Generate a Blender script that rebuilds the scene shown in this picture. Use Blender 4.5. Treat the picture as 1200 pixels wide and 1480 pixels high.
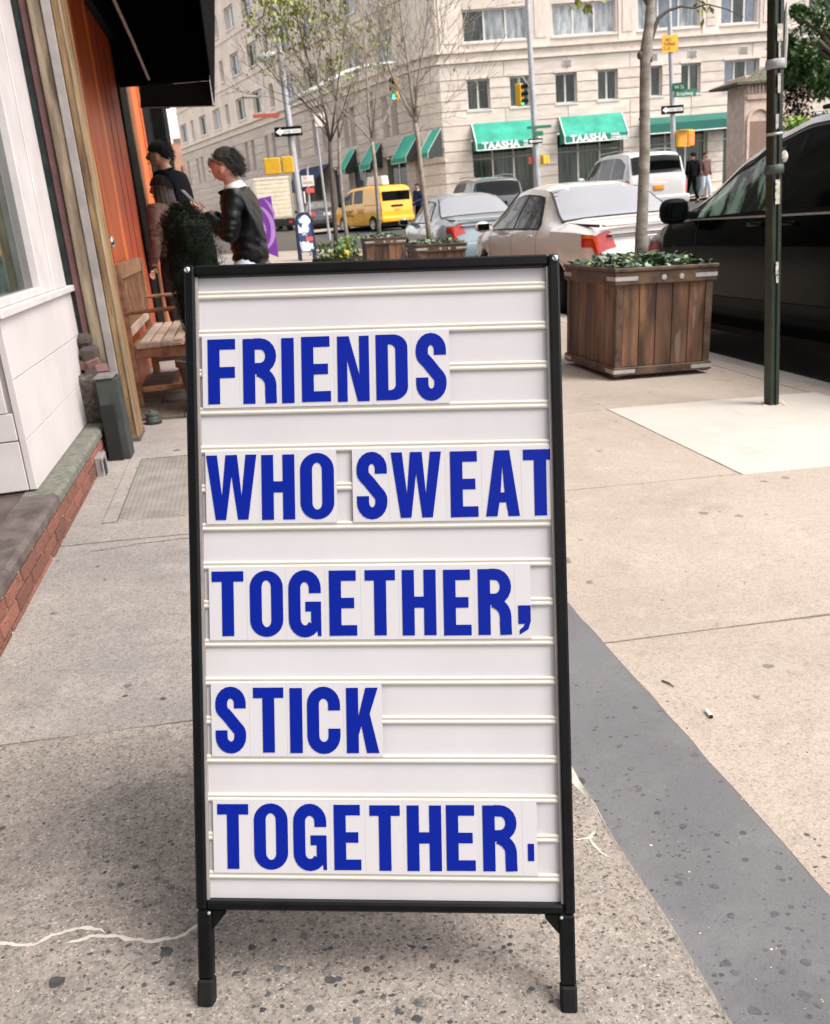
import bpy, bmesh, math, random
from mathutils import Vector, Matrix, noise
from math import radians as R_, sin, cos, pi
random.seed(7)
for o in list(bpy.data.objects): bpy.data.objects.remove(o)
SC = bpy.context.scene
COL = SC.collection

# ------------------------------------------------------------------ camera
FPX, CX, CY, CAMZ = 1320.0, 600.0, 740.0, 1.08
def _basis():
    pitch = R_(18.10367); roll = R_(5.0); yaw = R_(-9.333804)
    F = Vector((0, cos(pitch), -sin(pitch))); U = Vector((0, sin(pitch), cos(pitch))); R = Vector((1, 0, 0))
    c, s = cos(roll), sin(roll)
    R2 = c*R - s*U; U2 = s*R + c*U
    M = Matrix(((cos(yaw), -sin(yaw), 0), (sin(yaw), cos(yaw), 0), (0, 0, 1)))
    return M @ F, M @ R2, M @ U2
FW, RT, UP = _basis()
CAM = Vector((0, 0, CAMZ))
cd = bpy.data.cameras.new('camera'); cam = bpy.data.objects.new('camera', cd); COL.objects.link(cam)
cam.matrix_world = Matrix(((RT.x, UP.x, -FW.x, 0), (RT.y, UP.y, -FW.y, 0), (RT.z, UP.z, -FW.z, CAMZ), (0, 0, 0, 1)))
cd.sensor_fit = 'VERTICAL'; cd.sensor_height = 36; cd.lens = 36*FPX/1480.0
cd.clip_start = 0.05; cd.clip_end = 3000
cd.dof.use_dof = True; cd.dof.focus_distance = 1.32; cd.dof.aperture_fstop = 14.0
SC.camera = cam

# ------------------------------------------------------------------ world, sun, exposure
w = bpy.data.worlds.new('World'); SC.world = w; w.use_nodes = True
nt = w.node_tree; nt.nodes.clear()
sky = nt.nodes.new('ShaderNodeTexSky'); sky.sky_type = 'NISHITA'; sky.sun_disc = False
SUN_EL, SUN_AZ = 54.0, 124.0      # azimuth clockwise from +Y
sky.sun_elevation = R_(SUN_EL); sky.sun_rotation = R_(SUN_AZ); sky.air_density = 1.0; sky.dust_density = 1.5; sky.ozone_density = 1.0
hs = nt.nodes.new('ShaderNodeHueSaturation'); hs.inputs['Saturation'].default_value = 0.18
gm = nt.nodes.new('ShaderNodeMix'); gm.data_type = 'RGBA'; gm.blend_type = 'MULTIPLY'; gm.inputs[0].default_value = 1.0
gm.inputs[7].default_value = (1.0, 0.965, 0.94, 1)
bg = nt.nodes.new('ShaderNodeBackground'); bg.inputs['Strength'].default_value = 0.15
wo = nt.nodes.new('ShaderNodeOutputWorld')
nt.links.new(sky.outputs[0], hs.inputs['Color']); nt.links.new(hs.outputs[0], gm.inputs[6])
nt.links.new(gm.outputs[2], bg.inputs[0]); nt.links.new(bg.outputs[0], wo.inputs[0])
sd = bpy.data.lights.new('sun', 'SUN'); sd.energy = 1.5; sd.angle = R_(28); sd.color = (1.0, 0.95, 0.88)
sun = bpy.data.objects.new('sun', sd); COL.objects.link(sun)
_d = Vector((sin(R_(SUN_AZ))*cos(R_(SUN_EL)), cos(R_(SUN_AZ))*cos(R_(SUN_EL)), sin(R_(SUN_EL))))
sun.rotation_euler = _d.to_track_quat('Z', 'Y').to_euler(); sun.location = (5, -5, 20)
SC.view_settings.view_transform = 'Standard'; SC.view_settings.look = 'None'
SC.view_settings.exposure = 1.38; SC.view_settings.gamma = 1.0; SC.view_settings.use_curve_mapping = False

# ------------------------------------------------------------------ rays through the photograph, onto real planes
def ray(px, py): return FW + RT*((px-CX)/FPX) - UP*((py-CY)/FPX)
def atY(px, py, Y): d = ray(px, py); return CAM + d*(Y/d.y)
def atX(px, py, X): d = ray(px, py); return CAM + d*(X/d.x)
def atZ(px, py, Z): d = ray(px, py); return CAM + d*((Z-CAMZ)/d.z)
SLOPE = 0.042
def gnd(px, py):
    d = ray(px, py); return CAM + d*((0-CAMZ)/(d.z+SLOPE*d.x))
def grise(Y):
    t = Y-11.0
    if t <= 0: return 0.0
    return 0.0245*(t-1.5+1.5*math.exp(-t/1.5)) if t < 60 else 0.0245*58.5
KERB = 3.55
def zwalk(X, Y): return -SLOPE*min(X, KERB) + grise(Y)
def zroad(X, Y): return -0.285 + grise(Y)
def atD(px, D):
    """plan point at forward distance D on the column of the horizon pixel"""
    hy = 306.8155 - math.tan(R_(5))*(px-600)
    d = ray(px, hy); return CAM + d*(D/(d.x*FH.x+d.y*FH.y))
FH = Vector((FW.x, FW.y, 0)).normalized()

# ------------------------------------------------------------------ materials
MATS = {}
def nn(nt, t, **k):
    n = nt.nodes.new(t)
    for a, b in k.items(): setattr(n, a, b)
    return n
def mat(name, col, rough=0.6, var=0.12, scale=6.0, bump=0.0, bscale=60.0, metal=0.0, coat=0.0, stretch=(1, 1, 1), col2=None, spec=0.5, spots=None, detail=6, emit=None, trans=0, alpha=1, objrand=0.0, low=0.35, high=0.65):
    if name in MATS: return MATS[name]
    m = bpy.data.materials.new(name); m.use_nodes = True; nt = m.node_tree; L = nt.links
    b = nt.nodes['Principled BSDF']
    tc = nn(nt, 'ShaderNodeTexCoord'); mp = nn(nt, 'ShaderNodeMapping'); mp.inputs['Scale'].default_value = stretch
    oi = nn(nt, 'ShaderNodeObjectInfo')
    ad = nn(nt, 'ShaderNodeVectorMath', operation='ADD'); sc = nn(nt, 'ShaderNodeVectorMath', operation='SCALE')
    cmb = nn(nt, 'ShaderNodeCombineXYZ'); 
    for i in range(3): L.new(oi.outputs['Random'], cmb.inputs[i])
    L.new(cmb.outputs[0], sc.inputs[0]); sc.inputs['Scale'].default_value = 17.0 if objrand else 0.0
    L.new(tc.outputs['Object'], ad.inputs[0]); L.new(sc.outputs[0], ad.inputs[1]); L.new(ad.outputs[0], mp.inputs['Vector'])
    no = nn(nt, 'ShaderNodeTexNoise'); no.inputs['Scale'].default_value = scale; no.inputs['Detail'].default_value = detail; no.inputs['Roughness'].default_value = 0.62
    L.new(mp.outputs[0], no.inputs['Vector'])
    rp = nn(nt, 'ShaderNodeValToRGB'); e = rp.color_ramp.elements
    e[0].position = low; e[1].position = high
    c1 = [max(0, c*(1-var)) for c in col]; c2 = col2 if col2 else [min(1, c*(1+var)) for c in col]
    e[0].color = (*c1, 1); e[1].color = (*c2, 1)
    L.new(no.outputs['Fac'], rp.inputs[0]); out = rp.outputs[0]
    if objrand:
        hv = nn(nt, 'ShaderNodeHueSaturation'); mr = nn(nt, 'ShaderNodeMapRange')
        mr.inputs['To Min'].default_value = 1-objrand; mr.inputs['To Max'].default_value = 1+objrand
        L.new(oi.outputs['Random'], mr.inputs['Value']); L.new(mr.outputs[0], hv.inputs['Value']); L.new(out, hv.inputs['Color']); out = hv.outputs[0]
    for s in (spots or []):        # (scale, radius, colour, amount)
        vo = nn(nt, 'ShaderNodeTexVoronoi'); vo.inputs['Scale'].default_value = s[0]
        n3 = nn(nt, 'ShaderNodeTexNoise'); n3.inputs['Scale'].default_value = s[0]*3.1; n3.inputs['Detail'].default_value = 3
        L.new(mp.outputs[0], n3.inputs['Vector'])
        mx0 = nn(nt, 'ShaderNodeMixRGB'); mx0.inputs[0].default_value = 0.14/max(1, s[0]**0.5)*1.0
        L.new(mp.outputs[0], mx0.inputs[1]); L.new(n3.outputs['Color'], mx0.inputs[2]); L.new(mx0.outputs[0], vo.inputs['Vector'])
        sp = nn(nt, 'ShaderNodeSeparateColor'); L.new(vo.outputs['Color'], sp.inputs[0])
        th = nn(nt, 'ShaderNodeMath', operation='MULTIPLY'); th.inputs[1].default_value = s[1]
        pw = nn(nt, 'ShaderNodeMath', operation='POWER'); pw.inputs[1].default_value = s[4] if len(s) > 4 else 2.0
        L.new(sp.outputs[0], pw.inputs[0]); L.new(pw.outputs[0], th.inputs[0])
        lt = nn(nt, 'ShaderNodeMath', operation='SUBTRACT'); L.new(th.outputs[0], lt.inputs[0]); L.new(vo.outputs['Distance'], lt.inputs[1])
        mr = nn(nt, 'ShaderNodeMapRange'); mr.inputs['From Min'].default_value = 0; mr.inputs['From Max'].default_value = 0.05; mr.inputs['To Max'].default_value = s[3]
        L.new(lt.outputs[0], mr.inputs['Value'])
        mx = nn(nt, 'ShaderNodeMixRGB'); mx.inputs[2].default_value = (*s[2], 1)
        L.new(mr.outputs[0], mx.inputs[0]); L.new(out, mx.inputs[1]); out = mx.outputs[0]
    L.new(out, b.inputs['Base Color'])
    b.inputs['Roughness'].default_value = rough; b.inputs['Metallic'].default_value = metal
    b.inputs['Coat Weight'].default_value = coat; b.inputs['Coat Roughness'].default_value = 0.05
    b.inputs['Specular IOR Level'].default_value = spec
    if emit: b.inputs['Emission Color'].default_value = (*emit[:3], 1); b.inputs['Emission Strength'].default_value = emit[3]
    b.inputs['Alpha'].default_value = alpha; b.inputs['Transmission Weight'].default_value = trans
    if bump:
        n2 = nn(nt, 'ShaderNodeTexNoise'); n2.inputs['Scale'].default_value = bscale; n2.inputs['Detail'].default_value = 5
        L.new(mp.outputs[0], n2.inputs['Vector'])
        bu = nn(nt, 'ShaderNodeBump'); bu.inputs['Strength'].default_value = bump; bu.inputs['Distance'].default_value = 0.01
        L.new(n2.outputs['Fac'], bu.inputs['Height']); L.new(bu.outputs[0], b.inputs['Normal'])
    MATS[name] = m; return m

def concrete(name, base, dark, light, grit, gum, seed=0.0, gritscale=110, gums=5.0, big=0.9):
    """worn concrete: large stains, mid mottling, fine aggregate, dark gum spots"""
    m = bpy.data.materials.new(name); m.use_nodes = True; nt = m.node_tree; L = nt.links; b = nt.nodes['Principled BSDF']
    tc = nn(nt, 'ShaderNodeTexCoord'); mp = nn(nt, 'ShaderNodeMapping'); mp.inputs['Location'].default_value = (seed, seed*1.7, 0)
    L.new(tc.outputs['Object'], mp.inputs[0]); V = mp.outputs[0]
    def noi(s, d=5, r=.6):
        n = nn(nt, 'ShaderNodeTexNoise'); n.inputs['Scale'].default_value = s; n.inputs['Detail'].default_value = d; n.inputs['Roughness'].default_value = r
        L.new(V, n.inputs['Vector']); return n.outputs['Fac']
    def rng(v, a, c, o0=0, o1=1):
        r = nn(nt, 'ShaderNodeMapRange'); r.inputs['From Min'].default_value = a; r.inputs['From Max'].default_value = c
        r.inputs['To Min'].default_value = o0; r.inputs['To Max'].default_value = o1; L.new(v, r.inputs['Value']); return r.outputs[0]
    def mix(f, a, c):
        x = nn(nt, 'ShaderNodeMixRGB')
        if isinstance(f, float): x.inputs[0].default_value = f
        else: L.new(f, x.inputs[0])
        for i, k in ((1, a), (2, c)):
            if isinstance(k, (tuple, list)): x.inputs[i].default_value = (*k, 1)
            else: L.new(k, x.inputs[i])
        return x.outputs[0]
    c = mix(rng(noi(big, 6, .6), .38, .66), base, dark)
    c = mix(rng(noi(7, 6, .7), .5, .75, 0, .55), c, light)
    c = mix(rng(noi(2.3, 8, .75), .54, .72, 0, .6), c, tuple(x*0.72 for x in dark))
    # aggregate: warped fine cells, then grainy noise
    wn = nn(nt, 'ShaderNodeTexNoise'); wn.inputs['Scale'].default_value = gritscale*.9; wn.inputs['Detail'].default_value = 3; L.new(V, wn.inputs['Vector'])
    wx = nn(nt, 'ShaderNodeMixRGB'); wx.blend_type = 'ADD'; wx.inputs[0].default_value = 1.1/gritscale*1.6; L.new(V, wx.inputs[1]); L.new(wn.outputs['Color'], wx.inputs[2])
    for (s, thr, colr, amt, cut) in ((gritscale*1.5, .30, tuple(x*.30 for x in dark), grit, .60), (gritscale*2.3, .30, tuple(min(1, x*1.25) for x in light), grit*.75, .66), (gritscale*.75, .18, tuple(x*.30 for x in dark), grit*.75, .82)):
        vo = nn(nt, 'ShaderNodeTexVoronoi'); vo.inputs['Scale'].default_value = s; vo.inputs['Randomness'].default_value = 1
        L.new(wx.outputs[0], vo.inputs['Vector'])
        sp = nn(nt, 'ShaderNodeSeparateColor'); L.new(vo.outputs['Color'], sp.inputs[0])
        g = nn(nt, 'ShaderNodeMath', operation='GREATER_THAN'); g.inputs[1].default_value = cut; L.new(sp.outputs[1], g.inputs[0])
        f = rng(vo.outputs['Distance'], thr, thr+.16, amt, 0)
        mm = nn(nt, 'ShaderNodeMath', operation='MULTIPLY'); L.new(f, mm.inputs[0]); L.new(g.outputs[0], mm.inputs[1])
        c = mix(mm.outputs[0], c, colr)
    c = mix(rng(noi(gritscale*.55, 5, .8), .50, .66, 0, grit*.85), c, tuple(x*.42 for x in dark))
    c = mix(rng(noi(gritscale*1.6, 3, .7), .50, .64, 0, grit*.6), c, tuple(x*.45 for x in dark))
    c = mix(rng(noi(gritscale*.20, 6, .8), .55, .70, 0, grit*.55), c, tuple(x*.5 for x in dark))
    # gum spots
    for (s, rad, pwv, am) in ((gums, .16, 3.0, gum), (gums*2.6, .2, 4.0, gum*.9), (gums*.6, .09, 2.0, gum*.6)):
        nz = nn(nt, 'ShaderNodeTexNoise'); nz.inputs['Scale'].default_value = s*5; L.new(V, nz.inputs['Vector'])
        wv = nn(nt, 'ShaderNodeMixRGB'); wv.blend_type = 'ADD'; wv.inputs[0].default_value = .11/s**.5*.8
        L.new(V, wv.inputs[1]); L.new(nz.outputs['Color'], wv.inputs[2])
        vo = nn(nt, 'ShaderNodeTexVoronoi'); vo.inputs['Scale'].default_value = s; L.new(wv.outputs[0], vo.inputs['Vector'])
        sp = nn(nt, 'ShaderNodeSeparateColor'); L.new(vo.outputs['Color'], sp.inputs[0])
        pw = nn(nt, 'ShaderNodeMath', operation='POWER'); pw.inputs[1].default_value = pwv; L.new(sp.outputs[0], pw.inputs[0])
        ml = nn(nt, 'ShaderNodeMath', operation='MULTIPLY'); ml.inputs[1].default_value = rad; L.new(pw.outputs[0], ml.inputs[0])
        sb = nn(nt, 'ShaderNodeMath', operation='SUBTRACT'); L.new(ml.outputs[0], sb.inputs[0]); L.new(vo.outputs['Distance'], sb.inputs[1])
        c = mix(rng(sb.outputs[0], 0, .03, 0, am), c, (.045, .045, .048))
    L.new(c, b.inputs['Base Color']); b.inputs['Roughness'].default_value = .88; b.inputs['Specular IOR Level'].default_value = .3
    bu = nn(nt, 'ShaderNodeBump'); bu.inputs['Strength'].default_value = .35; bu.inputs['Distance'].default_value = .004
    L.new(noi(gritscale*1.1, 4, .7), bu.inputs['Height']); L.new(bu.outputs[0], b.inputs['Normal'])
    MATS[name] = m; return m

C_rough = concrete('rough_concrete', (.315, .268, .23), (.20, .18, .163), (.43, .375, .33), .74, .9, 3.1, 95, 5.5, .8)
C_left = concrete('grey_concrete', (.315, .275, .247), (.225, .207, .195), (.43, .385, .35), .55, .8, 9.2, 105, 5.0, 1.1)
C_beige = concrete('beige_concrete', (.435, .362, .305), (.35, .29, .245), (.50, .43, .365), .42, .6, 1.3, 130, 3.6, .7)
C_white = concrete('new_white_concrete', (.53, .485, .44), (.475, .435, .39), (.57, .53, .485), .12, .12, 5.5, 150, 2.0, .9)
C_grey = concrete('grey_granite_strip', (.150, .146, .150), (.122, .12, .126), (.195, .188, .192), .14, .85, 2.7, 160, 8.0, 1.4)
C_kerb = concrete('kerb_stone', (.36, .33, .30), (.28, .26, .24), (.45, .41, .38), .3, .3, 4.4)
M_joint = mat('joint_dirt', (.07, .06, .05), .95, .4, 30)
M_asph = mat('asphalt', (.05, .05, .052), .85, .35, 40, .4, 120)
M_mortar = mat('pale_mortar', (.50, .45, .395), .9, .2, 20, .4, 90)
M_brick = mat('red_brick', (.20, .065, .042), .85, .35, 14, .5, 110, objrand=.35, col2=(.33, .13, .088), spots=[(9, .45, (.05, .035, .03), .75, 2.0), (14, .3, (.34, .26, .22), .6, 2.5)])
M_black = mat('black_powder_coat', (.003, .0035, .004), .38, .3, 30, .04, 200, spec=.18)
M_panelw = mat('sign_face', (.485, .468, .482), .42, .05, 4, .0, stretch=(1, 1, .3), spec=.3)
M_track = mat('sign_track', (.57, .545, .49), .35, .03, 9, spec=.4)
M_blue = mat('letter_blue', (.0003, .0105, .225), .45, .06, 12, spec=.15)
M_screw = mat('zinc_screw', (.6, .62, .64), .35, .15, 200, metal=.9)
M_rubber = mat('rubber', (.008, .008, .0085), .7, .3, 20, spec=.2)
M_white = mat('white_painted_wood', (.54, .50, .495), .5, .08, 5, .08, 40, spots=[(30, .16, (.22, .18, .15), .5, 4.0)])
M_white2 = mat('white_siding', (.53, .485, .48), .55, .07, 2.2, .08, 30, spots=[(26, .16, (.25, .2, .17), .5, 4.0)])
M_granite = mat('brown_slab', (.065, .045, .040), .45, .3, 9, .1, 160, col2=(.10, .073, .067))
M_coping = mat('worn_green_coping', (.10, .115, .09), .8, .4, 34, .5, 70, col2=(.21, .195, .16), low=.3, high=.75)
M_dkgreen = mat('dark_green_paint', (.02, .03, .028), .5, .5, 18, .2, 70)
M_oxblood = mat('oxblood_paint', (.15, .07, .068), .6, .22, 12, .15, 60)
M_tan = mat('weathered_tan_wood', (.13, .095, .06), .8, .35, 9, .4, 60, stretch=(1.5, 1.5, .22), col2=(.33, .255, .175), spots=[(16, .3, (.06, .045, .03), .7, 2.5)])
M_ltgrey = mat('pale_grey_paint', (.25, .225, .215), .6, .18, 7, .15, 60)
M_jamb = mat('yellow_brown_wood', (.15, .075, .028), .7, .4, 12, .4, 60, stretch=(1.5, 1.5, .2), col2=(.33, .21, .10), spots=[(20, .3, (.05, .03, .015), .7, 2.5)])
M_orange = mat('orange_paint', (.52, .085, .018), .42, .18, 4, .05, 40, stretch=(1, 1, .3), col2=(.62, .12, .022))
M_orange2 = mat('bright_orange_and_lit_edge', (.74, .17, .03), .4, .12, 5)
M_dorange = mat('shaded_orange', (.42, .06, .014), .45, .2, 5)
M_blk = mat('black_frame_paint', (.005, .005, .005), .6, .4, 12, spec=.08)
M_awnblk = mat('black_awning_cloth', (.004, .004, .0045), .95, .4, 15, spec=.03)
M_glass = mat('shop_glass', (.012, .035, .03), .04, .5, 1.6, spec=.4, col2=(.07, .115, .105), low=.42, high=.70, detail=4)  # mottled pale green paints reflections into the glass
M_chrome = mat('chrome', (.7, .7, .7), .15, .05, 10, metal=1.0)
M_bench = mat('bench_teak', (.19, .085, .038), .65, .35, 14, .25, 60, stretch=(.7, .7, .7), objrand=.2, col2=(.32, .155, .08))
M_bseat = mat('weathered_bench_slat', (.36, .27, .21), .75, .25, 9, .3, 70, objrand=.12)
M_iron = mat('cast_iron_green', (.05, .065, .06), .6, .35, 40, .2, 120)
M_steel = mat('diamond_plate_steel', (.30, .275, .25), .55, .2, 8, .1, 90, metal=.35)
M_cedar = mat('planter_wood', (.058, .025, .011), .62, .55, 6, .3, 45, stretch=(1.6, 1.6, .28), objrand=.35, col2=(.185, .088, .043), spots=[(7, .40, (.22, .17, .14), .5, 2.2)])
M_cedar_d = mat('planter_dark_rim', (.052, .028, .017), .6, .4, 9, .3, 60, col2=(.13, .073, .043), objrand=.1)
M_galv = mat('galvanised_strap', (.42, .41, .39), .5, .2, 40, metal=.5)
M_soil = mat('soil', (.03, .02, .013), .95, .4, 30, .6, 60)
M_leafd = mat('ivy_leaf', (.022, .055, .020), .38, .5, 30, objrand=0, col2=(.06, .12, .045))
M_leafv = mat('variegated_leaf', (.20, .28, .19), .45, .3, 20, col2=(.36, .42, .33))
M_leafy = mat('spring_leaf', (.22, .28, .045), .6, .35, 4, col2=(.40, .42, .10))
M_leafg = mat('broad_leaf_green', (.035, .085, .022), .5, .5, 3, col2=(.10, .18, .05))
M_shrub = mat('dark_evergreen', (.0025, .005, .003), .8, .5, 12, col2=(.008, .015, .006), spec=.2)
M_lime = mat('lime_leaf', (.20, .34, .05), .6, .3, 3, col2=(.32, .46, .08))
M_bark = mat('smooth_grey_bark', (.25, .215, .18), .85, .3, 7, .5, 60, stretch=(1, 1, 2.4), col2=(.36, .32, .28), spots=[(14, .28, (.07, .055, .045), .85, 2.0)])
M_bark2 = mat('pale_bark', (.26, .225, .19), .85, .25, 9, .3, 40)
M_bark3 = mat('dark_bark', (.09, .07, .055), .85, .3, 9, .3, 40)
M_postg = mat('dark_green_post', (.010, .018, .008), .45, .45, 14, .2, 60, spots=[(22, .22, (.12, .10, .07), .8, 3.0)])
M_sticker = mat('torn_sticker_paper', (.46, .42, .34), .8, .35, 60, col2=(.6, .56, .48), spots=[(60, .45, (.03, .03, .03), .8, 1.2)])
M_stickg = mat('grey_tape', (.33, .31, .34), .6, .3, 50)
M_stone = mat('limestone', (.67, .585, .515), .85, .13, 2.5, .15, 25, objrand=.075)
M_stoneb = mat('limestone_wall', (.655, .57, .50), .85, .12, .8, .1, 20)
M_stonel = mat('limestone_painted_shade', (.50, .43, .375), .85, .13, 2.2, .1, 20, objrand=.08)  # same limestone, darkened: the side face's shade is in the colour
M_groove = mat('stone_joint', (.20, .165, .14), .9, .2, 2)
M_wframe = mat('white_window_frame', (.62, .60, .56), .5, .05, 4)
M_gdark = mat('dark_window_glass', (.010, .016, .014), .08, .6, 2.2, spec=.35, stretch=(3.5, .5, 1), objrand=.5, col2=(.075, .10, .085))
M_gblue = mat('sky_pale_curtain_glass', (.16, .19, .20), .12, .35, 2.0, spec=.4, stretch=(2.5, .6, 1), objrand=.3, col2=(.42, .44, .46))  # pale tone paints the sky's reflection; upright bands draw curtains
M_gblue2 = mat('sky_blue_pane', (.06, .085, .13), .12, .4, .9, spec=.8, col2=(.18, .22, .30))  # blue tone paints the sky reflected in the panes
M_teal = mat('green_awning_cloth', (.012, .30, .20), .7, .2, 1.4, col2=(.03, .38, .27))
M_teald = mat('green_awning_valance', (.008, .22, .15), .7, .06, 2)
M_dteal = mat('dark_green_canopy', (.012, .13, .10), .7, .06, 2)
M_piping = mat('white_awning_trim', (.7, .72, .68), .7, .05, 2)
M_letter = mat('white_print', (.85, .85, .83), .6, .02, 2)
M_inside = mat('shop_interior', (.03, .028, .024), .8, .7, .9, col2=(.13, .10, .07))
M_yellow = mat('signal_yellow', (.72, .40, .02), .45, .08, 5)
M_galvp = mat('galvanised_pole', (.42, .42, .44), .5, .12, 5, metal=.3)
M_brickor = mat('orange_brick_wall', (.50, .27, .19), .9, .12, 2)
M_offwhite = mat('off_white_wall', (.86, .84, .80), .8, .04, .4)
M_skin = mat('skin', (.56, .30, .21), .5, .1, 20, .03, 90)
M_hair = mat('dark_hair', (.006, .0045, .004), .7, .5, 60, .6, 140, stretch=(3, 3, 1))
M_hairb = mat('brown_hair', (.025, .014, .008), .6, .5, 60, .5, 140, stretch=(3, 3, 1))
M_leather = mat('black_leather', (.003, .004, .0045), .33, .4, 9, .6, 22, spec=.2)
M_denim = mat('pale_denim', (.50, .58, .66), .85, .1, 40)
M_dkcloth = mat('charcoal_cloth', (.004, .004, .0055), .9, .3, 20, .3, 30, spec=.08)
M_navy = mat('navy_cloth', (.012, .022, .07), .9, .3, 20)
M_pinkish = mat('dusty_pink_cloth', (.12, .062, .052), .9, .3, 14)
M_purple = mat('purple_print', (.17, .025, .30), .5, .1, 4)
M_lilac = mat('lilac_print', (.42, .22, .55), .5, .1, 4)
M_red = mat('red_lens', (.45, .02, .015), .15, .15, 20, coat=.6)
M_redo = mat('amber_lens', (.80, .16, .02), .15, .15, 20, coat=.6)
M_dark = mat('underbody_black', (.004, .004, .004), .7, .3, 10)
M_carglass = mat('car_glass', (.002, .003, .003), .06, .3, 4, spec=.22)
M_rim = mat('alloy_rim', (.45, .45, .46), .3, .1, 20, metal=.8)
M_plate = mat('licence_plate', (.70, .68, .64), .5, .1, 20)
M_plateo = mat('orange_licence_plate', (.85, .34, .03), .5, .1, 20)
P_champ = mat('champagne_paint', (.70, .65, .605), .3, .03, 2, coat=.8)
P_bluegrey = mat('blue_grey_paint', (.22, .28, .32), .28, .05, 2, coat=.8)
P_black = mat('black_paint', (.0015, .0019, .002), .12, .2, 2, spec=.10)
P_blacklow = mat('dark_green_grey_paint', (.005, .008, .007), .25, .2, 2, spec=.10)
P_silver = mat('silver_paint', (.62, .61, .62), .3, .03, 2, coat=.8)
P_dgrey = mat('dark_grey_paint', (.06, .06, .066), .25, .05, 2, coat=.8)
P_taxi = mat('taxi_yellow', (.85, .42, .008), .35, .04, 2, coat=.6)
P_truck = mat('truck_cream', (.70, .62, .48), .6, .1, 3)
P_darkcar = mat('dark_car_paint', (.03, .035, .045), .25, .1, 2, coat=.8)
M_gum = mat('trodden_gum', (.05, .05, .052), .8, .4, 60)

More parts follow.
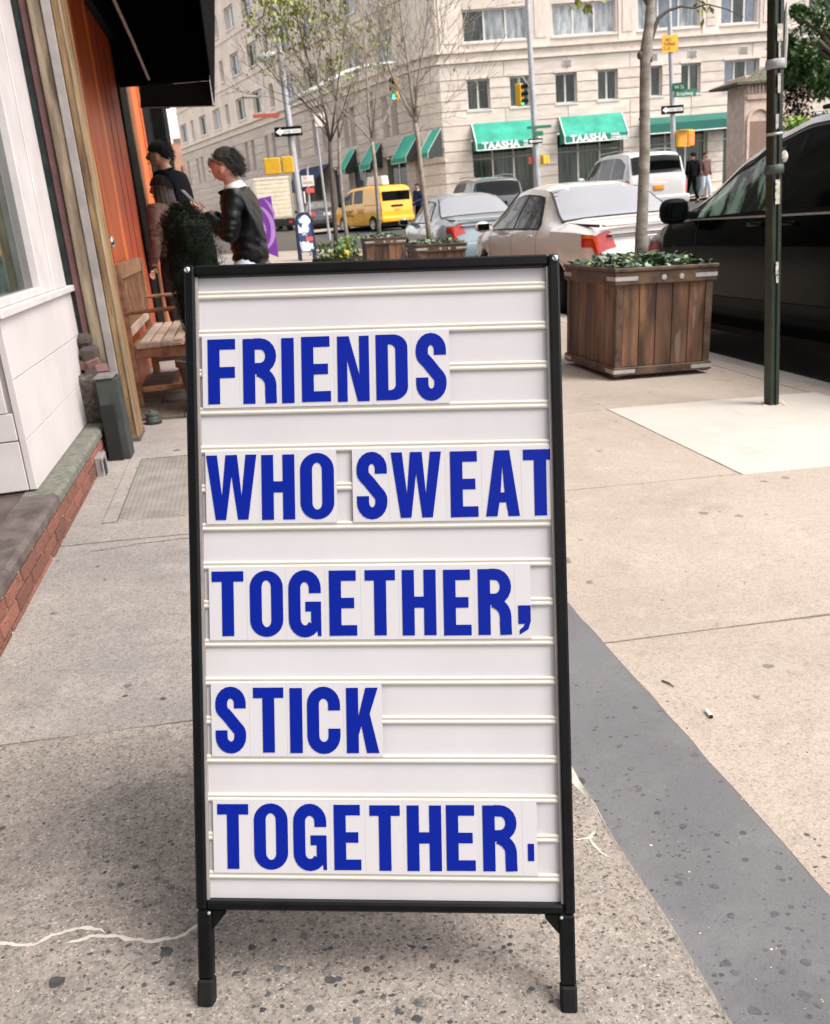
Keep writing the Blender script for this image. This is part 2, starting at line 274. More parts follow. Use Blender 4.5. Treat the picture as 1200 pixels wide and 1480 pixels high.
# ------------------------------------------------------------------ mesh helpers
WM = {}
def wm(o): return WM.get(o.name, Matrix.Identity(4))
def link(o, parent=None, m=None):
    """o's matrix m is in world space; the parent chain keeps it there"""
    COL.objects.link(o)
    if parent is not None:
        o.parent = parent; o.matrix_parent_inverse = wm(parent).inverted()
    if m is not None: o.matrix_basis = m; WM[o.name] = m.copy()
    return o
def tag(o, label, cat, group=None):
    o['label'] = label; o['category'] = cat
    if group: o['group'] = group
    return o
def empty(name, loc, label, cat, group=None, rz=0):
    o = bpy.data.objects.new(name, None); o.empty_display_size = .1
    link(o, None, Matrix.Translation(loc) @ Matrix.Rotation(rz, 4, 'Z')); return tag(o, label, cat, group)
class MB:
    def __init__(s): s.v = []; s.f = []; s.mi = []; s.m = 0
    def add(s, vs, fs, m=None):
        n = len(s.v); s.v += [tuple(x) for x in vs]; s.f += [tuple(i+n for i in f) for f in fs]; s.mi += [s.m if m is None else m]*len(fs); return s
    def box(s, a, b, M=None, m=None):
        x0, y0, z0 = a; x1, y1, z1 = b
        vs = [Vector(p) for p in ((x0,y0,z0),(x1,y0,z0),(x1,y1,z0),(x0,y1,z0),(x0,y0,z1),(x1,y0,z1),(x1,y1,z1),(x0,y1,z1))]
        if M is not None: vs = [M @ v for v in vs]
        return s.add(vs, [(0,3,2,1),(4,5,6,7),(0,1,5,4),(1,2,6,5),(2,3,7,6),(3,0,4,7)], m)
    def prism(s, poly, h0, h1, M=None, m=None, flip=False):
        """poly in xy, extruded along z"""
        n = len(poly); vs = [Vector((p[0], p[1], h0)) for p in poly]+[Vector((p[0], p[1], h1)) for p in poly]
        if M is not None: vs = [M @ v for v in vs]
        fs = [tuple(range(n-1, -1, -1)), tuple(range(n, 2*n))]+[(i, (i+1) % n, n+(i+1) % n, n+i) for i in range(n)]
        return s.add(vs, fs, m)
    def tube(s, pts, rad, n=8, cap=True, m=None):
        pts = [Vector(p) for p in pts]
        if not isinstance(rad, (list, tuple)): rad = [rad]*len(pts)
        vs = []; up = None
        for i, p in enumerate(pts):
            d = (pts[min(i+1, len(pts)-1)]-pts[max(i-1, 0)]).normalized()
            if up is None:
                up = Vector((0, 0, 1)) if abs(d.z) < .9 else Vector((1, 0, 0))
            a = d.cross(up); a = a.normalized() if a.length > 1e-6 else Vector((1, 0, 0)); b = d.cross(a).normalized(); up = -b if (-b).dot(up) > 0 else b
            b2 = d.cross(a)
            for k in range(n):
                t = 2*pi*k/n; vs.append(p+(a*cos(t)+b2*sin(t))*rad[i])
        fs = []
        for i in range(len(pts)-1):
            for k in range(n):
                fs.append((i*n+k, i*n+(k+1) % n, (i+1)*n+(k+1) % n, (i+1)*n+k))
        if cap: fs += [tuple(range(n-1, -1, -1)), tuple(range((len(pts)-1)*n, len(pts)*n))]
        return s.add(vs, fs, m)
    def grid(s, rows, m=None, closed=False):
        n = len(rows[0]); vs = [p for r in rows for p in r]; fs = []
        for i in range(len(rows)-1):
            for j in range(n-1+(1 if closed else 0)):
                k = (j+1) % n; fs.append((i*n+j, i*n+k, (i+1)*n+k, (i+1)*n+j))
        return s.add(vs, fs, m)
    def ell(s, c, r, nu=14, nv=9, M=None, fn=None, m=None):
        rows = []
        for i in range(nv+1):
            th = pi*i/nv; row = []
            for j in range(nu):
                ph = 2*pi*j/nu; d = Vector((sin(th)*cos(ph), sin(th)*sin(ph), cos(th)))
                k = fn(d) if fn else 1
                p = Vector((d.x*r[0]*k, d.y*r[1]*k, d.z*r[2]*k))
                if M is not None: p = M @ p
                row.append(Vector(c)+p)
            rows.append(row)
        return s.grid(rows, m, True)
    def build(s, name, mats, parent=None, smooth=False, bevel=0, seg=1, label=None, kind=None, autosm=None, recalc=True):
        me = bpy.data.meshes.new(name); me.from_pydata(s.v, [], s.f)
        if not isinstance(mats, (list, tuple)): mats = [mats]
        for m in mats: me.materials.append(m)
        if len(mats) > 1: me.polygons.foreach_set('material_index', s.mi)
        if bevel or recalc:
            bm = bmesh.new(); bm.from_mesh(me)
            if recalc: bmesh.ops.recalc_face_normals(bm, faces=bm.faces)
            if bevel:
                bmesh.ops.bevel(bm, geom=[e for e in bm.edges if len(e.link_faces) == 2 and e.calc_face_angle(0) > .5], offset=bevel, segments=seg, affect='EDGES', profile=.5)
            bm.to_mesh(me); bm.free()
        if smooth:
            me.polygons.foreach_set('use_smooth', [True]*len(me.polygons))
            if autosm: me.set_sharp_from_angle(angle=R_(autosm))
        o = bpy.data.objects.new(name, me)
        if label: o['label'] = label
        if kind: o['kind'] = kind
        return link(o, parent)
def struct(o): o['kind'] = 'structure'; return o
def B(name, a, b, m, parent=None, bevel=0, M=None, **k): return MB().box(a, b, M).build(name, m, parent, bevel=bevel, **k)
_text = {}
def text(body, size, m, parent, M, name='lettering', extrude=.0005, sx=1.0, align='LEFT', bold=0.0):
    cu = bpy.data.curves.new('txt', 'FONT'); cu.body = body; cu.size = size; cu.extrude = extrude; cu.align_x = align; cu.resolution_u = 3; cu.offset = bold; cu.space_character = 1+bold*1.5
    t = bpy.data.objects.new('txt', cu); COL.objects.link(t)
    bpy.context.view_layer.update()
    me = bpy.data.meshes.new_from_object(t.evaluated_get(bpy.context.evaluated_depsgraph_get()))
    bpy.data.objects.remove(t); bpy.data.curves.remove(cu)
    me.name = name; me.materials.clear(); me.materials.append(m)
    o = bpy.data.objects.new(name, me)
    return link(o, parent, M @ Matrix.Diagonal((sx, 1, 1, 1)))
def frame(o, x, y, z):
    """matrix with the given axes"""
    return Matrix(((x.x, y.x, z.x, o.x), (x.y, y.y, z.y, o.y), (x.z, y.z, z.z, o.z), (0, 0, 0, 1)))
def dup(root, M, label=None):
    r = root.copy(); COL.objects.link(r); r.matrix_basis = M
    if label: r['label'] = label
    for ch in list(root.children):
        c = ch.copy(); COL.objects.link(c); c.parent = r
        for g in ch.children:
            d = g.copy(); COL.objects.link(d); d.parent = c
    return r
UNIT = {}
def unit(m, bev=.0):
    k = (m.name, bev)
    if k not in UNIT:
        bm = bmesh.new(); bmesh.ops.create_cube(bm, size=1)
        if bev: bmesh.ops.bevel(bm, geom=list(bm.edges), offset=bev, segments=1, affect='EDGES')
        me = bpy.data.meshes.new('block'); bm.to_mesh(me); bm.free(); me.materials.append(m); UNIT[k] = me
    return UNIT[k]
def piece(name, m, parent, c, s, rot=None, bev=.0):
    """one piece sharing a cube mesh: centre c, size s, rotation matrix rot"""
    o = bpy.data.objects.new(name, unit(m, bev))
    M = Matrix.Translation(c) @ (rot.to_4x4() if rot is not None else Matrix.Identity(4)) @ Matrix.Diagonal((*s, 1))
    return link(o, parent, M)

# ================================================================== GROUND
def polyplate(name, pts, ztop, thick, m, parent, kind=None, flat=False, inset=0.0, zf=zwalk):
    """slab with top on the pavement surface; pts xy"""
    n = len(pts)
    top = [Vector((p[0], p[1], zf(p[0], p[1])+ztop)) for p in pts]; bot = [v-Vector((0, 0, thick)) for v in top]
    b = MB().add(top+bot, [tuple(range(n)), tuple(range(2*n-1, n-1, -1))]+[(i, n+i, n+(i+1) % n, (i+1) % n) for i in range(n)])
    return b.build(name, m, parent, bevel=inset, kind=kind)
def sheet(name, x0, x1, ys, zf, m, dz=0, parent=None):
    b = MB(); rows = [[Vector((x, y, zf(x, y)+dz)) for x in (x0, x1)] for y in ys]
    return b.grid(rows).build(name, m, parent, recalc=False)
ground = MB()
ys = [-60, -10, 0, 3]+[4+i for i in range(20)]+[24+4*i for i in range(20)]+[140, 300, 900]
rows = [[Vector((x, y, -.34+grise(y))) for x in (-900, -60, 0, 60, 900)] for y in ys]
struct(ground.grid(rows).build('ground', mat('far_ground', (.12, .115, .11), .9, .2, .5), None, recalc=False))
struct(sheet('road', KERB+.15, 60, [-30, 0, 3]+[4+i for i in range(20)]+[24+4*i for i in range(20)], zroad, M_asph))
sw = empty('sidewalk', (0, 4, 0), 'x', 'x'); del sw['label'], sw['category']; struct(sw)
# dark bed under every slab
rows = [[Vector((x, y, zwalk(x, y)-.022)) for x in (-6, KERB-.15)] for y in ys if y < 90 and y > -20]
MB().grid(rows).build('slab_bed', M_joint, sw, recalc=False)
def jit(y, a=.004): return y+random.uniform(-a, a)
def slabq(x0, x1, y0, y1, m, name='slab', g=.005, top=0.0, wob=0.0):
    """one slab with a slightly uneven edge"""
    pts = []
    def edge(a, b, n):
        for i in range(n):
            t = i/n; pts.append((a[0]+(b[0]-a[0])*t+(random.uniform(-wob, wob) if i else 0), a[1]+(b[1]-a[1])*t+(random.uniform(-wob, wob) if i else 0)))
    n = 8 if wob else 1
    edge((x0+g, y0+g), (x1-g, y0+g), n); edge((x1-g, y0+g), (x1-g, y1-g), n*2 if wob else 1); edge((x1-g, y1-g), (x0+g, y1-g), n); edge((x0+g, y1-g), (x0+g, y0+g), n*2 if wob else 1)
    return polyplate(name, pts, top, .02, m, sw, inset=.0015)
# left band, shopfront side
XL, XS0, XS1 = -.775, .53, .80
slabq(-2.5, XS0-.002, -1.6, .30, C_rough, wob=.002)
slabq(XL, XS0-.002, .30, 1.94, C_rough, g=.003, wob=.0025)
slabq(XL, XS0-.002, 1.94, 3.33, C_left, g=.003, wob=.003)
slabq(XL, XS0-.002, 3.34, 3.57, C_left, g=.003, wob=.004)
slabq(XL, -.655, 3.57, 4.70, C_left, g=.002); slabq(-.655, -.60, 3.57, 4.62, C_left, g=.002, top=.004)
slabq(.34, XS0-.002, 3.57, 4.70, C_left, g=.002)
slabq(-.655, .34, 4.62, 4.70, C_left, g=.002, top=.003)
slabq(XL, XS0-.002, 4.70, 5.0, C_left, g=.004, wob=.004); slabq(XL, XS0-.002, 5.0, 5.58, C_left, g=.004, wob=.003)
for i in range(14):
    slabq(-.9, XS0-.002, 5.58+i*1.6, 5.58+(i+1)*1.6, C_left)
# grey granite strip with a pale mortar bead on its left edge
for y0, y1 in ((-1.5, 5.6), (5.6, 13), (13, 30)):
    pts = []
    n = 90 if y1 < 6 else 10
    L_ = [(XS0+.012*noise.noise(Vector((0, y0+(y1-y0)*i/n*2.2, 3)))+.003*random.uniform(-1, 1), y0+(y1-y0)*i/n) for i in range(n+1)]
    Rr = [(XS1+.026+.006*noise.noise(Vector((5, y0+(y1-y0)*i/n*1.3, 1)))+.002*random.uniform(-1, 1)-(0.02 if y0+(y1-y0)*i/n < 1 else 0), y0+(y1-y0)*i/n) for i in range(n+1)]
    bb = MB(); rows = [[Vector((a[0], a[1], zwalk(*a)-.0014)), Vector((c[0], c[1], zwalk(*c)-.0010))] for a, c in zip(L_, Rr)]
    o = bb.grid(rows).build('granite_strip', C_grey, sw, recalc=False)
    if y1 < 6:
        bb = MB(); n2 = len(L_)
        rows = []
        for i, a in enumerate(L_):
            wd = .0022+.004*abs(noise.noise(Vector((a[1]*4, 2, 0))))
            e = max(0, 1-abs(a[1]-1.50)/.10); wd2 = wd+e*.035*(.6+.4*noise.noise(Vector((a[1]*30, 0, 0))))
            rows.append([Vector((a[0]-wd2-.004, a[1], zwalk(*a)-.001)), Vector((a[0]-wd*.5, a[1], zwalk(*a)+.004)), Vector((a[0]+.002, a[1], zwalk(*a)-.003))])
        bb.grid(rows).build('mortar_bead', M_mortar, sw, recalc=False)
# right band of large beige slabs, kerb side
XR0, XR1 = XS1+.004, KERB-.30
def rowline(x, y): return y+ (x-2)*-.03
for (y0, y1) in ((-1.4, .55), (.55, 2.06), (2.06, 3.42), (6.42, 8.0), (8.0, 9.6), (9.6, 11.2), (11.2, 12.8), (12.8, 14.4), (14.4, 16), (16, 17.6), (17.6, 19.2), (19.2, 21), (21, 23), (23, 25), (25, 28)):
    for (x0, x1) in ((XR0, 2.0+.0), (2.0, XR1)) if y0 > 6 else ((XR0, XR1),):
        slabq(x0, x1, y0, y1, C_beige, g=.005, wob=.003 if y0 < 4 else 0)
slabq(XR0, 1.97, 3.42, 4.87, C_beige, g=.004, wob=.003)
slabq(1.97, XR1+.02, 3.40, 4.87, C_white, g=-.004, top=.004, wob=.002)
slabq(XR0, XR1, 4.87, 6.42, C_beige, g=.004, wob=.002)
# kerb stones and the strip behind them
for i in range(22):
    y = -2+i*1.5
    slabq(XR1, KERB-.15, y, y+1.5, C_beige, name='kerb_strip', g=.004)
    b = MB(); n = 4
    z0, z1 = zwalk(KERB, y), zwalk(KERB, y+1.5)
    vs = [Vector((KERB-.15, y+.005, z0)), Vector((KERB, y+.005, z0)), Vector((KERB, y+1.495, z1)), Vector((KERB-.15, y+1.495, z1))]
    vs += [v-Vector((0, 0, .2)) for v in vs]
    b.add(vs, [(0, 1, 2, 3), (4, 5, 1, 0), (5, 6, 2, 1), (6, 7, 3, 2), (7, 4, 0, 3)]).build('kerb_stone', C_kerb, sw, bevel=.012, seg=2)
struct(sheet('gutter', KERB, KERB+.16, [-3, 0, 4]+[5+i*2 for i in range(30)], lambda x, y: -.283+grise(y), M_asph))
# far pavement of the cross street (in front of the limestone building), far road
# small surface marks -------------------------------------------------
def ribbon(name, pts, w0, m, h=.004, seed=0, parent=sw, pixel=True):
    P = [gnd(*p) for p in pts] if pixel else [Vector((p[0], p[1], 0)) for p in pts]
    Q = []
    for a, b in zip(P[:-1], P[1:]):
        k = max(2, int((b-a).length/.006)); Q += [a.lerp(b, i/k) for i in range(k)]
    Q.append(P[-1]); rows = []
    for i, q in enumerate(Q):
        d = (Q[min(i+1, len(Q)-1)]-Q[max(0, i-1)]).normalized(); s = Vector((-d.y, d.x, 0))
        ww = w0*(.45+.7*abs(noise.noise(Vector((i*.23+seed, seed, .3))))+.45*random.random())*min(1, .15+min(i, len(Q)-1-i)/5)
        q = q+s*(.006*noise.noise(Vector((i*.21, seed, 7)))+.0012*random.uniform(-1, 1))
        def P3(o, z): r = q+s*o; return Vector((r.x, r.y, zwalk(r.x, r.y)+z))
        rows.append([P3(-ww, .0006), P3(-ww*.4, h), P3(ww*.4, h), P3(ww, .0006)])
    return MB().grid(rows).build(name, m, parent, recalc=False, smooth=True)
ribbon('crack_filler', [(-30, 1364), (48, 1366), (75, 1352), (108, 1343), (148, 1342), (153, 1349)], .0042, M_mortar, .0009, 1)
ribbon('crack_filler', [(92, 1364), (130, 1355), (165, 1353), (190, 1357), (220, 1361), (248, 1358), (280, 1342), (330, 1322)], .0040, M_mortar, .0009, 2)
ribbon('crack_filler', [(826, 1213), (850, 1212), (862, 1200), (852, 1213), (868, 1232), (886, 1240)], .0030, M_mortar, .0009, 3)
ribbon('crack', [(130, 797), (150, 795), (200, 786), (270, 778), (300, 775)], .004, M_joint, .0012, 5)
def blob(name, px, py, r, m, h=.0009, sx=1.0, seed=0, dz=0.0):
    c = gnd(px, py); n = 11; rim = []; 
    for k in range(n):
        t = 2*pi*k/n; rr = r*(.75+.5*random.random()); rim.append((c.x+rr*cos(t)*sx, c.y+rr*sin(t)))
    vs = [Vector((x, y, zwalk(x, y)+.0004+dz)) for x, y in rim]+[Vector((c.x+(x-c.x)*.6, c.y+(y-c.y)*.6, zwalk(x, y)+h+dz)) for x, y in rim]
    f = [(i, (i+1) % n, n+(i+1) % n, n+i) for i in range(n)]+[tuple(range(n, 2*n))]
    return MB().add(vs, f).build(name, m, sw, smooth=True)
M_gum2 = mat('green_grey_gum', (.085, .10, .095), .8, .3, 60)
M_gum4 = mat('dark_grey_gum', (.075, .075, .078), .85, .3, 60)
def strip_at(px, py):
    c = gnd(px, py); return XS0 < c.x < XS1+.012
M_gum3 = mat('old_grey_gum', (.105, .10, .10), .85, .3, 60)
for (x, y, r) in [(478, 1416, .0085), (448, 1458, .006), (530, 1401, .0055), (605, 1450, .007), (603, 1472, .007), (516, 1475, .006), (402, 1400, .007), (365, 1370, .0065), (440, 1352, .006), (388, 1437, .005), (552, 1385, .004), (487, 1354, .005), (340, 1408, .005), (555, 1440, .005), (380, 1460, .005), (660, 1390, .004), (765, 1434, .004), (82, 1420, .013), (174, 1279, .006), (152, 1261, .004), (185, 991, .010), (181, 1006, .007), (236, 1010, .008), (241, 1376, .011), (228, 1270, .006), (205, 1218, .004), (64, 1190, .004), (42, 1188, .004), (152, 838, .006), (196, 1253, .006), (248, 1283, .005), (250, 1220, .004)]:
    blob('gum_spot', x, y, r, random.choice([M_gum, M_gum, M_gum2]), .0009)
for (x, y, r) in [(1005, 1090, .014), (921, 1139, .018), (912, 1110, .009), (1078, 1242, .009), (988, 1194, .012), (950, 1174, .008), (984, 1265, .011), (982, 1276, .008), (1032, 1280, .010), (1057, 1323, .010), (1126, 1254, .009), (1120, 1320, .009), (1140, 1341, .007), (1050, 1391, .011), (1165, 1390, .012), (1163, 1437, .013), (1184, 1452, .010), (1092, 1460, .013), (1064, 1405, .010), (895, 1078, .007), (930, 1148, .006), (887, 1152, .006), (953, 1236, .007), (967, 1195, .006), (1037, 1206, .008), (1074, 1203, .009), (1090, 1198, .006), (1144, 1310, .007), (862, 1050, .006), (832, 1065, .005), (887, 1036, .006), (920, 1062, .005), (1134, 1377, .006), (1013, 1194, .004), (1042, 1129, .006), (1160, 1344, .005), (850, 985, .006), (870, 1010, .005), (872, 1135, .005)]:
    blob('gum_spot', x, y, r*.62, random.choice([M_gum3, M_gum4, M_gum4]), .0006, 1.1, dz=(-.0012 if strip_at(x, y) else 0))
# small trodden specks: too many to name
def specks(name, regions, m, seed):
    rg = random.Random(seed); b = MB()
    for (x0, x1, y0, y1, n, r0, r1) in regions:
        for _ in range(n):
            px, py = rg.uniform(x0, x1), rg.uniform(y0, y1); c = gnd(px, py)
            r = r0+(r1-r0)*rg.random()**2.5; st = XS0 < c.x < XS1+.02; dz = -.0007 if st else .0004
            a0 = rg.uniform(0, 6.28); k = 7; el = rg.uniform(.5, 1)
            pts = [(c.x+r*(.7+.6*rg.random())*cos(a0+2*pi*i/k), c.y+r*el*(.7+.6*rg.random())*sin(a0+2*pi*i/k)) for i in range(k)]
            b.add([Vector((x, y, zwalk(x, y)+dz)) for x, y in pts], [tuple(range(k))])
    return b.build(name, m, sw, kind='stuff', recalc=False)
specks('dark_specks', [(300, 800, 1330, 1478, 150, .0012, .0052), (120, 290, 1160, 1330, 70, .0012, .005), (0, 290, 1330, 1478, 60, .0012, .005), (0, 280, 800, 1150, 60, .001, .004), (840, 1000, 1230, 1478, 60, .001, .0035)], M_gum, 1)
specks('strip_specks', [(825, 1000, 960, 1240, 130, .0012, .0042), (930, 1200, 1200, 1478, 170, .0012, .0050)], M_gum4, 2)
specks('pale_specks', [(900, 1200, 1150, 1478, 26, .001, .003), (0, 280, 800, 1100, 40, .001, .003)], M_mortar, 3)
specks('slab_specks', [(900, 1200, 940, 1150, 60, .001, .0034), (830, 1200, 620, 900, 60, .0015, .006)], mat('brown_speck', (.14, .10, .08), .9, .3, 60), 4)
# cigarette end and a twig
c = gnd(1024, 1033); d = (gnd(1018, 1026)-gnd(1029, 1040)).normalized()
t = empty('cigarette_butt', (c.x, c.y, zwalk(c.x, c.y)), 'short white cigarette end on the beige slab right of the grey strip', 'cigarette end')
z = Vector((0, 0, zwalk(c.x, c.y)+.0045))
MB().tube([Vector((c.x, c.y, 0))+z-d*.014, Vector((c.x, c.y, 0))+z+d*.012], .0042, 10).build('paper', mat('cigarette_paper', (.8, .78, .76), .8, .05), t)
MB().tube([Vector((c.x, c.y, 0))+z-d*.018, Vector((c.x, c.y, 0))+z-d*.0141], .0040, 10).build('burnt_end', M_dark, t)
a, b = gnd(957, 985), gnd(974, 994); a.z = zwalk(a.x, a.y)+.003; b.z = zwalk(b.x, b.y)+.003
o = MB().tube([a, a.lerp(b, .5)+Vector((.002, 0, .001)), b], [.002, .0023, .0012], 6).build('twig', M_bark3); tag(o, 'thin dark twig lying on the beige slab near the strip', 'twig')
# diamond-plate cellar cover
t = empty('pavement_hatch', (-.14, 4.1, 0), 'flat steel diamond plate let into the concrete beside the brick plinth', 'hatch')
polyplate('plate', [(-.597, 3.575), (.335, 3.575), (.335, 4.615), (-.597, 4.615)], -.003, .01, M_steel, t, inset=.001)
b = MB()
for i in range(46):
    for j in range(52):
        x = -.585+i*.02; y = 3.588+j*.02; s = .0065
        sg = 1 if (i+j) % 2 else -1
        d1 = Vector((s*.9*sg, s, 0)); d2 = Vector((-s*.25, s*.25*sg, 0)); z = zwalk(x, y)-.003
        c = Vector((x, y, z))
        b.add([c-d1, c+d2+Vector((0, 0, .0016)), c+d1, c-d2+Vector((0, 0, .0016))], [(0, 1, 2, 3)])
b.build('raised_pattern', M_steel, t, kind='stuff', recalc=False)
# dark boards laid flat beyond the jamb
t = empty('dark_boards', (-.1, 6.4, 0), 'dark boards lying flat on the pavement under the bench', 'cellar doors')
for k in range(7):
    x0 = -.77+k*.17
    for (ya, yb) in ((5.60, 6.1), (6.11, 7.5)):
        polyplate('board', [(x0, ya), (x0+.164, ya), (x0+.164, yb), (x0, yb)], .018+.003*random.random(), .03, mat('dark_board', (.035, .036, .03), .6, .45, 9, .3, 60, col2=(.10, .085, .06), objrand=.25), t, inset=.003)
# capped pipe stub on the pavement
c = gnd(222, 612)
t = empty('pipe_cap', (c.x, c.y, c.z), 'small dark iron pipe cap standing on the pavement beside the bench', 'pipe cap')
Mx = Matrix.Translation((c.x, c.y, zwalk(c.x, c.y)))
MB().ell((0, 0, .006), (.055, .055, .008), 16, 5, None).build('dark_disc', M_dark, t).matrix_basis = Mx  # flat dark disc round the foot of the cap
def lathe(name, prof, m, parent, M, n=20, smooth=True, autosm=40):
    rows = [[M @ Vector((r*cos(2*pi*k/n), r*sin(2*pi*k/n), z)) for k in range(n)] for r, z in prof]
    return MB().grid(rows, closed=True).build(name, m, parent, smooth=smooth, autosm=autosm)
lathe('body', [(0.001, 0), (.040, 0), (.040, .04), (.034, .045), (.034, .052), (.001, .052)], M_iron, t, Mx)
lathe('cap', [(.001, .052), (.041, .053), (.041, .066), (.018, .070), (.016, .082), (.001, .083)], M_iron, t, Mx)

# ================================================================== A-FRAME SIGN
def spt(px, py):
    p = gnd(px, py); return p
SL, SR = gnd(292, 1456), gnd(820, 1462)
SU = (SR-SL).normalized(); SN0 = Vector((SLOPE, 0, 1)).normalized(); SFW = SN0.cross(SU).normalized()
th = R_(18.5); SV = (SN0*cos(th)+SFW*sin(th)).normalized(); SN = SU.cross(SV).normalized()   # SN towards the camera
if SN.dot(CAM-SL) < 0: SN = -SN
def suv(px, py):
    d = ray(px, py); t = (SL-CAM).dot(SN)/d.dot(SN); p = CAM+d*t-SL; return p.dot(SU), p.dot(SV)
SM = frame(SL, (SU-SV*.0085).normalized(), SV, SN)    # local x along the board, y up the board, z towards the viewer
mid = (SL+SR)/2+SFW*.3
sign = empty('sidewalk_sign', (mid.x, mid.y, zwalk(mid.x, mid.y)), 'black framed white letter board on legs standing on the pavement', 'sign board')
W0, W1, V0, V1 = -.006, .543, .141, 1.0855
def sb(name, a, b, m, bevel=.0015, p=None, **k): return MB().box(a, b, SM).build(name, m, p or sign, bevel=bevel, **k)
RW = .0155
sb('frame_rail', (W0, V0, -.018), (W0+RW, V1, .002), M_black, .003); sb('frame_rail', (W1-RW, V0, -.018), (W1, V1, .002), M_black, .003)
sb('frame_rail', (W0+RW, V1-.0165, -.018), (W1-RW, V1, .0015), M_black, .003); sb('frame_rail', (W0+RW, V0, -.018), (W1-RW, V0+.0135, .0015), M_black, .003)
sb('panel', (W0+RW, V0+.0135, -.016), (W1-RW, V1-.0165, -.012), M_panelw, 0)
# inner grey lip
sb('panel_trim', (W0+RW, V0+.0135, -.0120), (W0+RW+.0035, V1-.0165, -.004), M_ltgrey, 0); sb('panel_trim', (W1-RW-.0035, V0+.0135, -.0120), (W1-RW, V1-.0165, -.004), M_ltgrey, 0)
# sixteen tracks
TV = []
for i in range(16):
    yl = 422.0+i*(1271.0-422.0)/15.0; yr = 412.5+i*(1268.5-412.5)/15.0
    TV.append((suv(300, yl)[1]+suv(790, yr)[1])/2+.0024)
for v in TV:
    b = MB(); x0, x1 = W0+RW+.0035, W1-RW-.0035
    prof = [(-.0063, -.012), (-.0063, -.0092), (-.0046, -.0078), (-.0030, -.0074), (-.0016, -.0079), (-.0006, -.0086), (.0006, -.0086), (.0016, -.0079), (.0030, -.0074), (.0046, -.0078), (.0060, -.0092), (.0060, -.012)]
    # lower groove lip wider, as on a changeable letter board
    rows = [[SM @ Vector((x, v+p[0], p[1])) for p in prof] for x in (x0, x1)]
    b.grid(rows).build('letter_track', M_track, sign)
# corner joints, screws
for (x, v) in ((W0+.006, V1-.007), (W1-.006, V1-.007)):
    lathe('screw', [(.0001, .0048), (.0024, .0046), (.0042, .0034), (.0046, .0016)], M_screw, sign, SM @ Matrix.Translation((x, v, .0005)), 14)
    o = MB().box((-.0006, -.0030, .0044), (.0006, .0030, .0050), SM @ Matrix.Translation((x, v, .0005)) @ Matrix.Rotation(.6, 4, 'Z')).build('screw_slot', M_dark, sign)
for (x, v) in ((W1-.020, V0-.003), (W0+.02, V0-.003)):
    lathe('screw', [(.0001, .0028), (.0016, .0026), (.0026, .0014), (.0027, 0)], M_screw, sign, SM @ Matrix.Translation((x, v, .002)), 12)
# legs with gussets and feet
for s, x0, x1 in ((1, W0+.001, W0+.0225), (-1, W1-.0225, W1-.001)):
    sb('leg', (x0, .040, -.018), (x1, V0-.0005, .001), M_black, .003)
    xi = x1 if s == 1 else x0
    b = MB().prism([(xi, V0-.001), (xi+s*.020, V0-.001), (xi+s*.020, V0-.007), (xi+s*.0085, V0-.021), (xi, V0-.030)][::s], -.012, -.004, SM)
    b.build('corner_bracket', M_black, sign, bevel=.001)
    sb('foot', (x0-.001, .001, -.020), (x1+.001, .0398, .003), M_rubber, .003)
# the rear board, hinged at the top
th2 = R_(15); SV2 = (SN0*cos(th2)-SFW*sin(th2)).normalized(); SN2 = SU.cross(SV2).normalized()
top = SM @ Vector((0, V1-.01, -.024)); Lr = 1.03
SM2 = frame(top-SV2*Lr, SU, SV2, SN2)
for a, b_ in (((W0, .08, -.01), (W0+RW, Lr, .010)), ((W1-RW, .08, -.01), (W1, Lr, .010)), ((W0+RW, .08, -.01), (W1-RW, .096, .010)), ((W0+RW, Lr-.016, -.01), (W1-RW, Lr, .010))):
    MB().box(a, b_, SM2).build('rear_rail', M_black, sign, bevel=.002)
MB().box((W0+RW, .096, -.002), (W1-RW, Lr-.016, .002), SM2).build('rear_panel', M_panelw, sign)
for x0 in (W0+.001, W1-.0225):
    MB().box((x0, 0.0, -.01), (x0+.021, .08, .010), SM2).build('rear_leg', M_black, sign, bevel=.002)
for x in (W0+.03, W1-.03): MB().tube([SM @ Vector((x, V1-.004, -.020)), SM @ Vector((x+.03*(1 if x < .2 else -1), V1-.004, -.020))], .005, 8).build('hinge', M_screw, sign)

# ---- letters drawn as outlines in a 100-unit high box
def arc(cx, cy, rx, ry, a0, a1, n=9): return [(cx+rx*cos(R_(a0+(a1-a0)*i/n)), cy+ry*sin(R_(a0+(a1-a0)*i/n))) for i in range(n+1)]
def rrect(x0, y0, x1, y1, rx, ry, corners=(1, 1, 1, 1)):   # BL BR TR TL
    p = []
    for (cx, cy, a, on, kx, ky) in ((x0+rx, y0+ry, 180, corners[0], x0, y0), (x1-rx, y0+ry, 270, corners[1], x1, y0), (x1-rx, y1-ry, 0, corners[2], x1, y1), (x0+rx, y1-ry, 90, corners[3], x0, y1)):
        p += arc(cx, cy, rx, ry, a, a+90) if on else [(kx, ky)]
    return p
def stroke(path, t):
    L_, Rr = [], []; n = len(path)
    tt = t if isinstance(t, (list, tuple)) else [t]*n
    for i, p in enumerate(path):
        a = path[max(0, i-1)]; b = path[min(n-1, i+1)]; dx, dy = b[0]-a[0], b[1]-a[1]; l = math.hypot(dx, dy) or 1
        L_.append((p[0]-dy/l*tt[i]/2, p[1]+dx/l*tt[i]/2)); Rr.append((p[0]+dy/l*tt[i]/2, p[1]-dx/l*tt[i]/2))
    return L_+Rr[::-1]
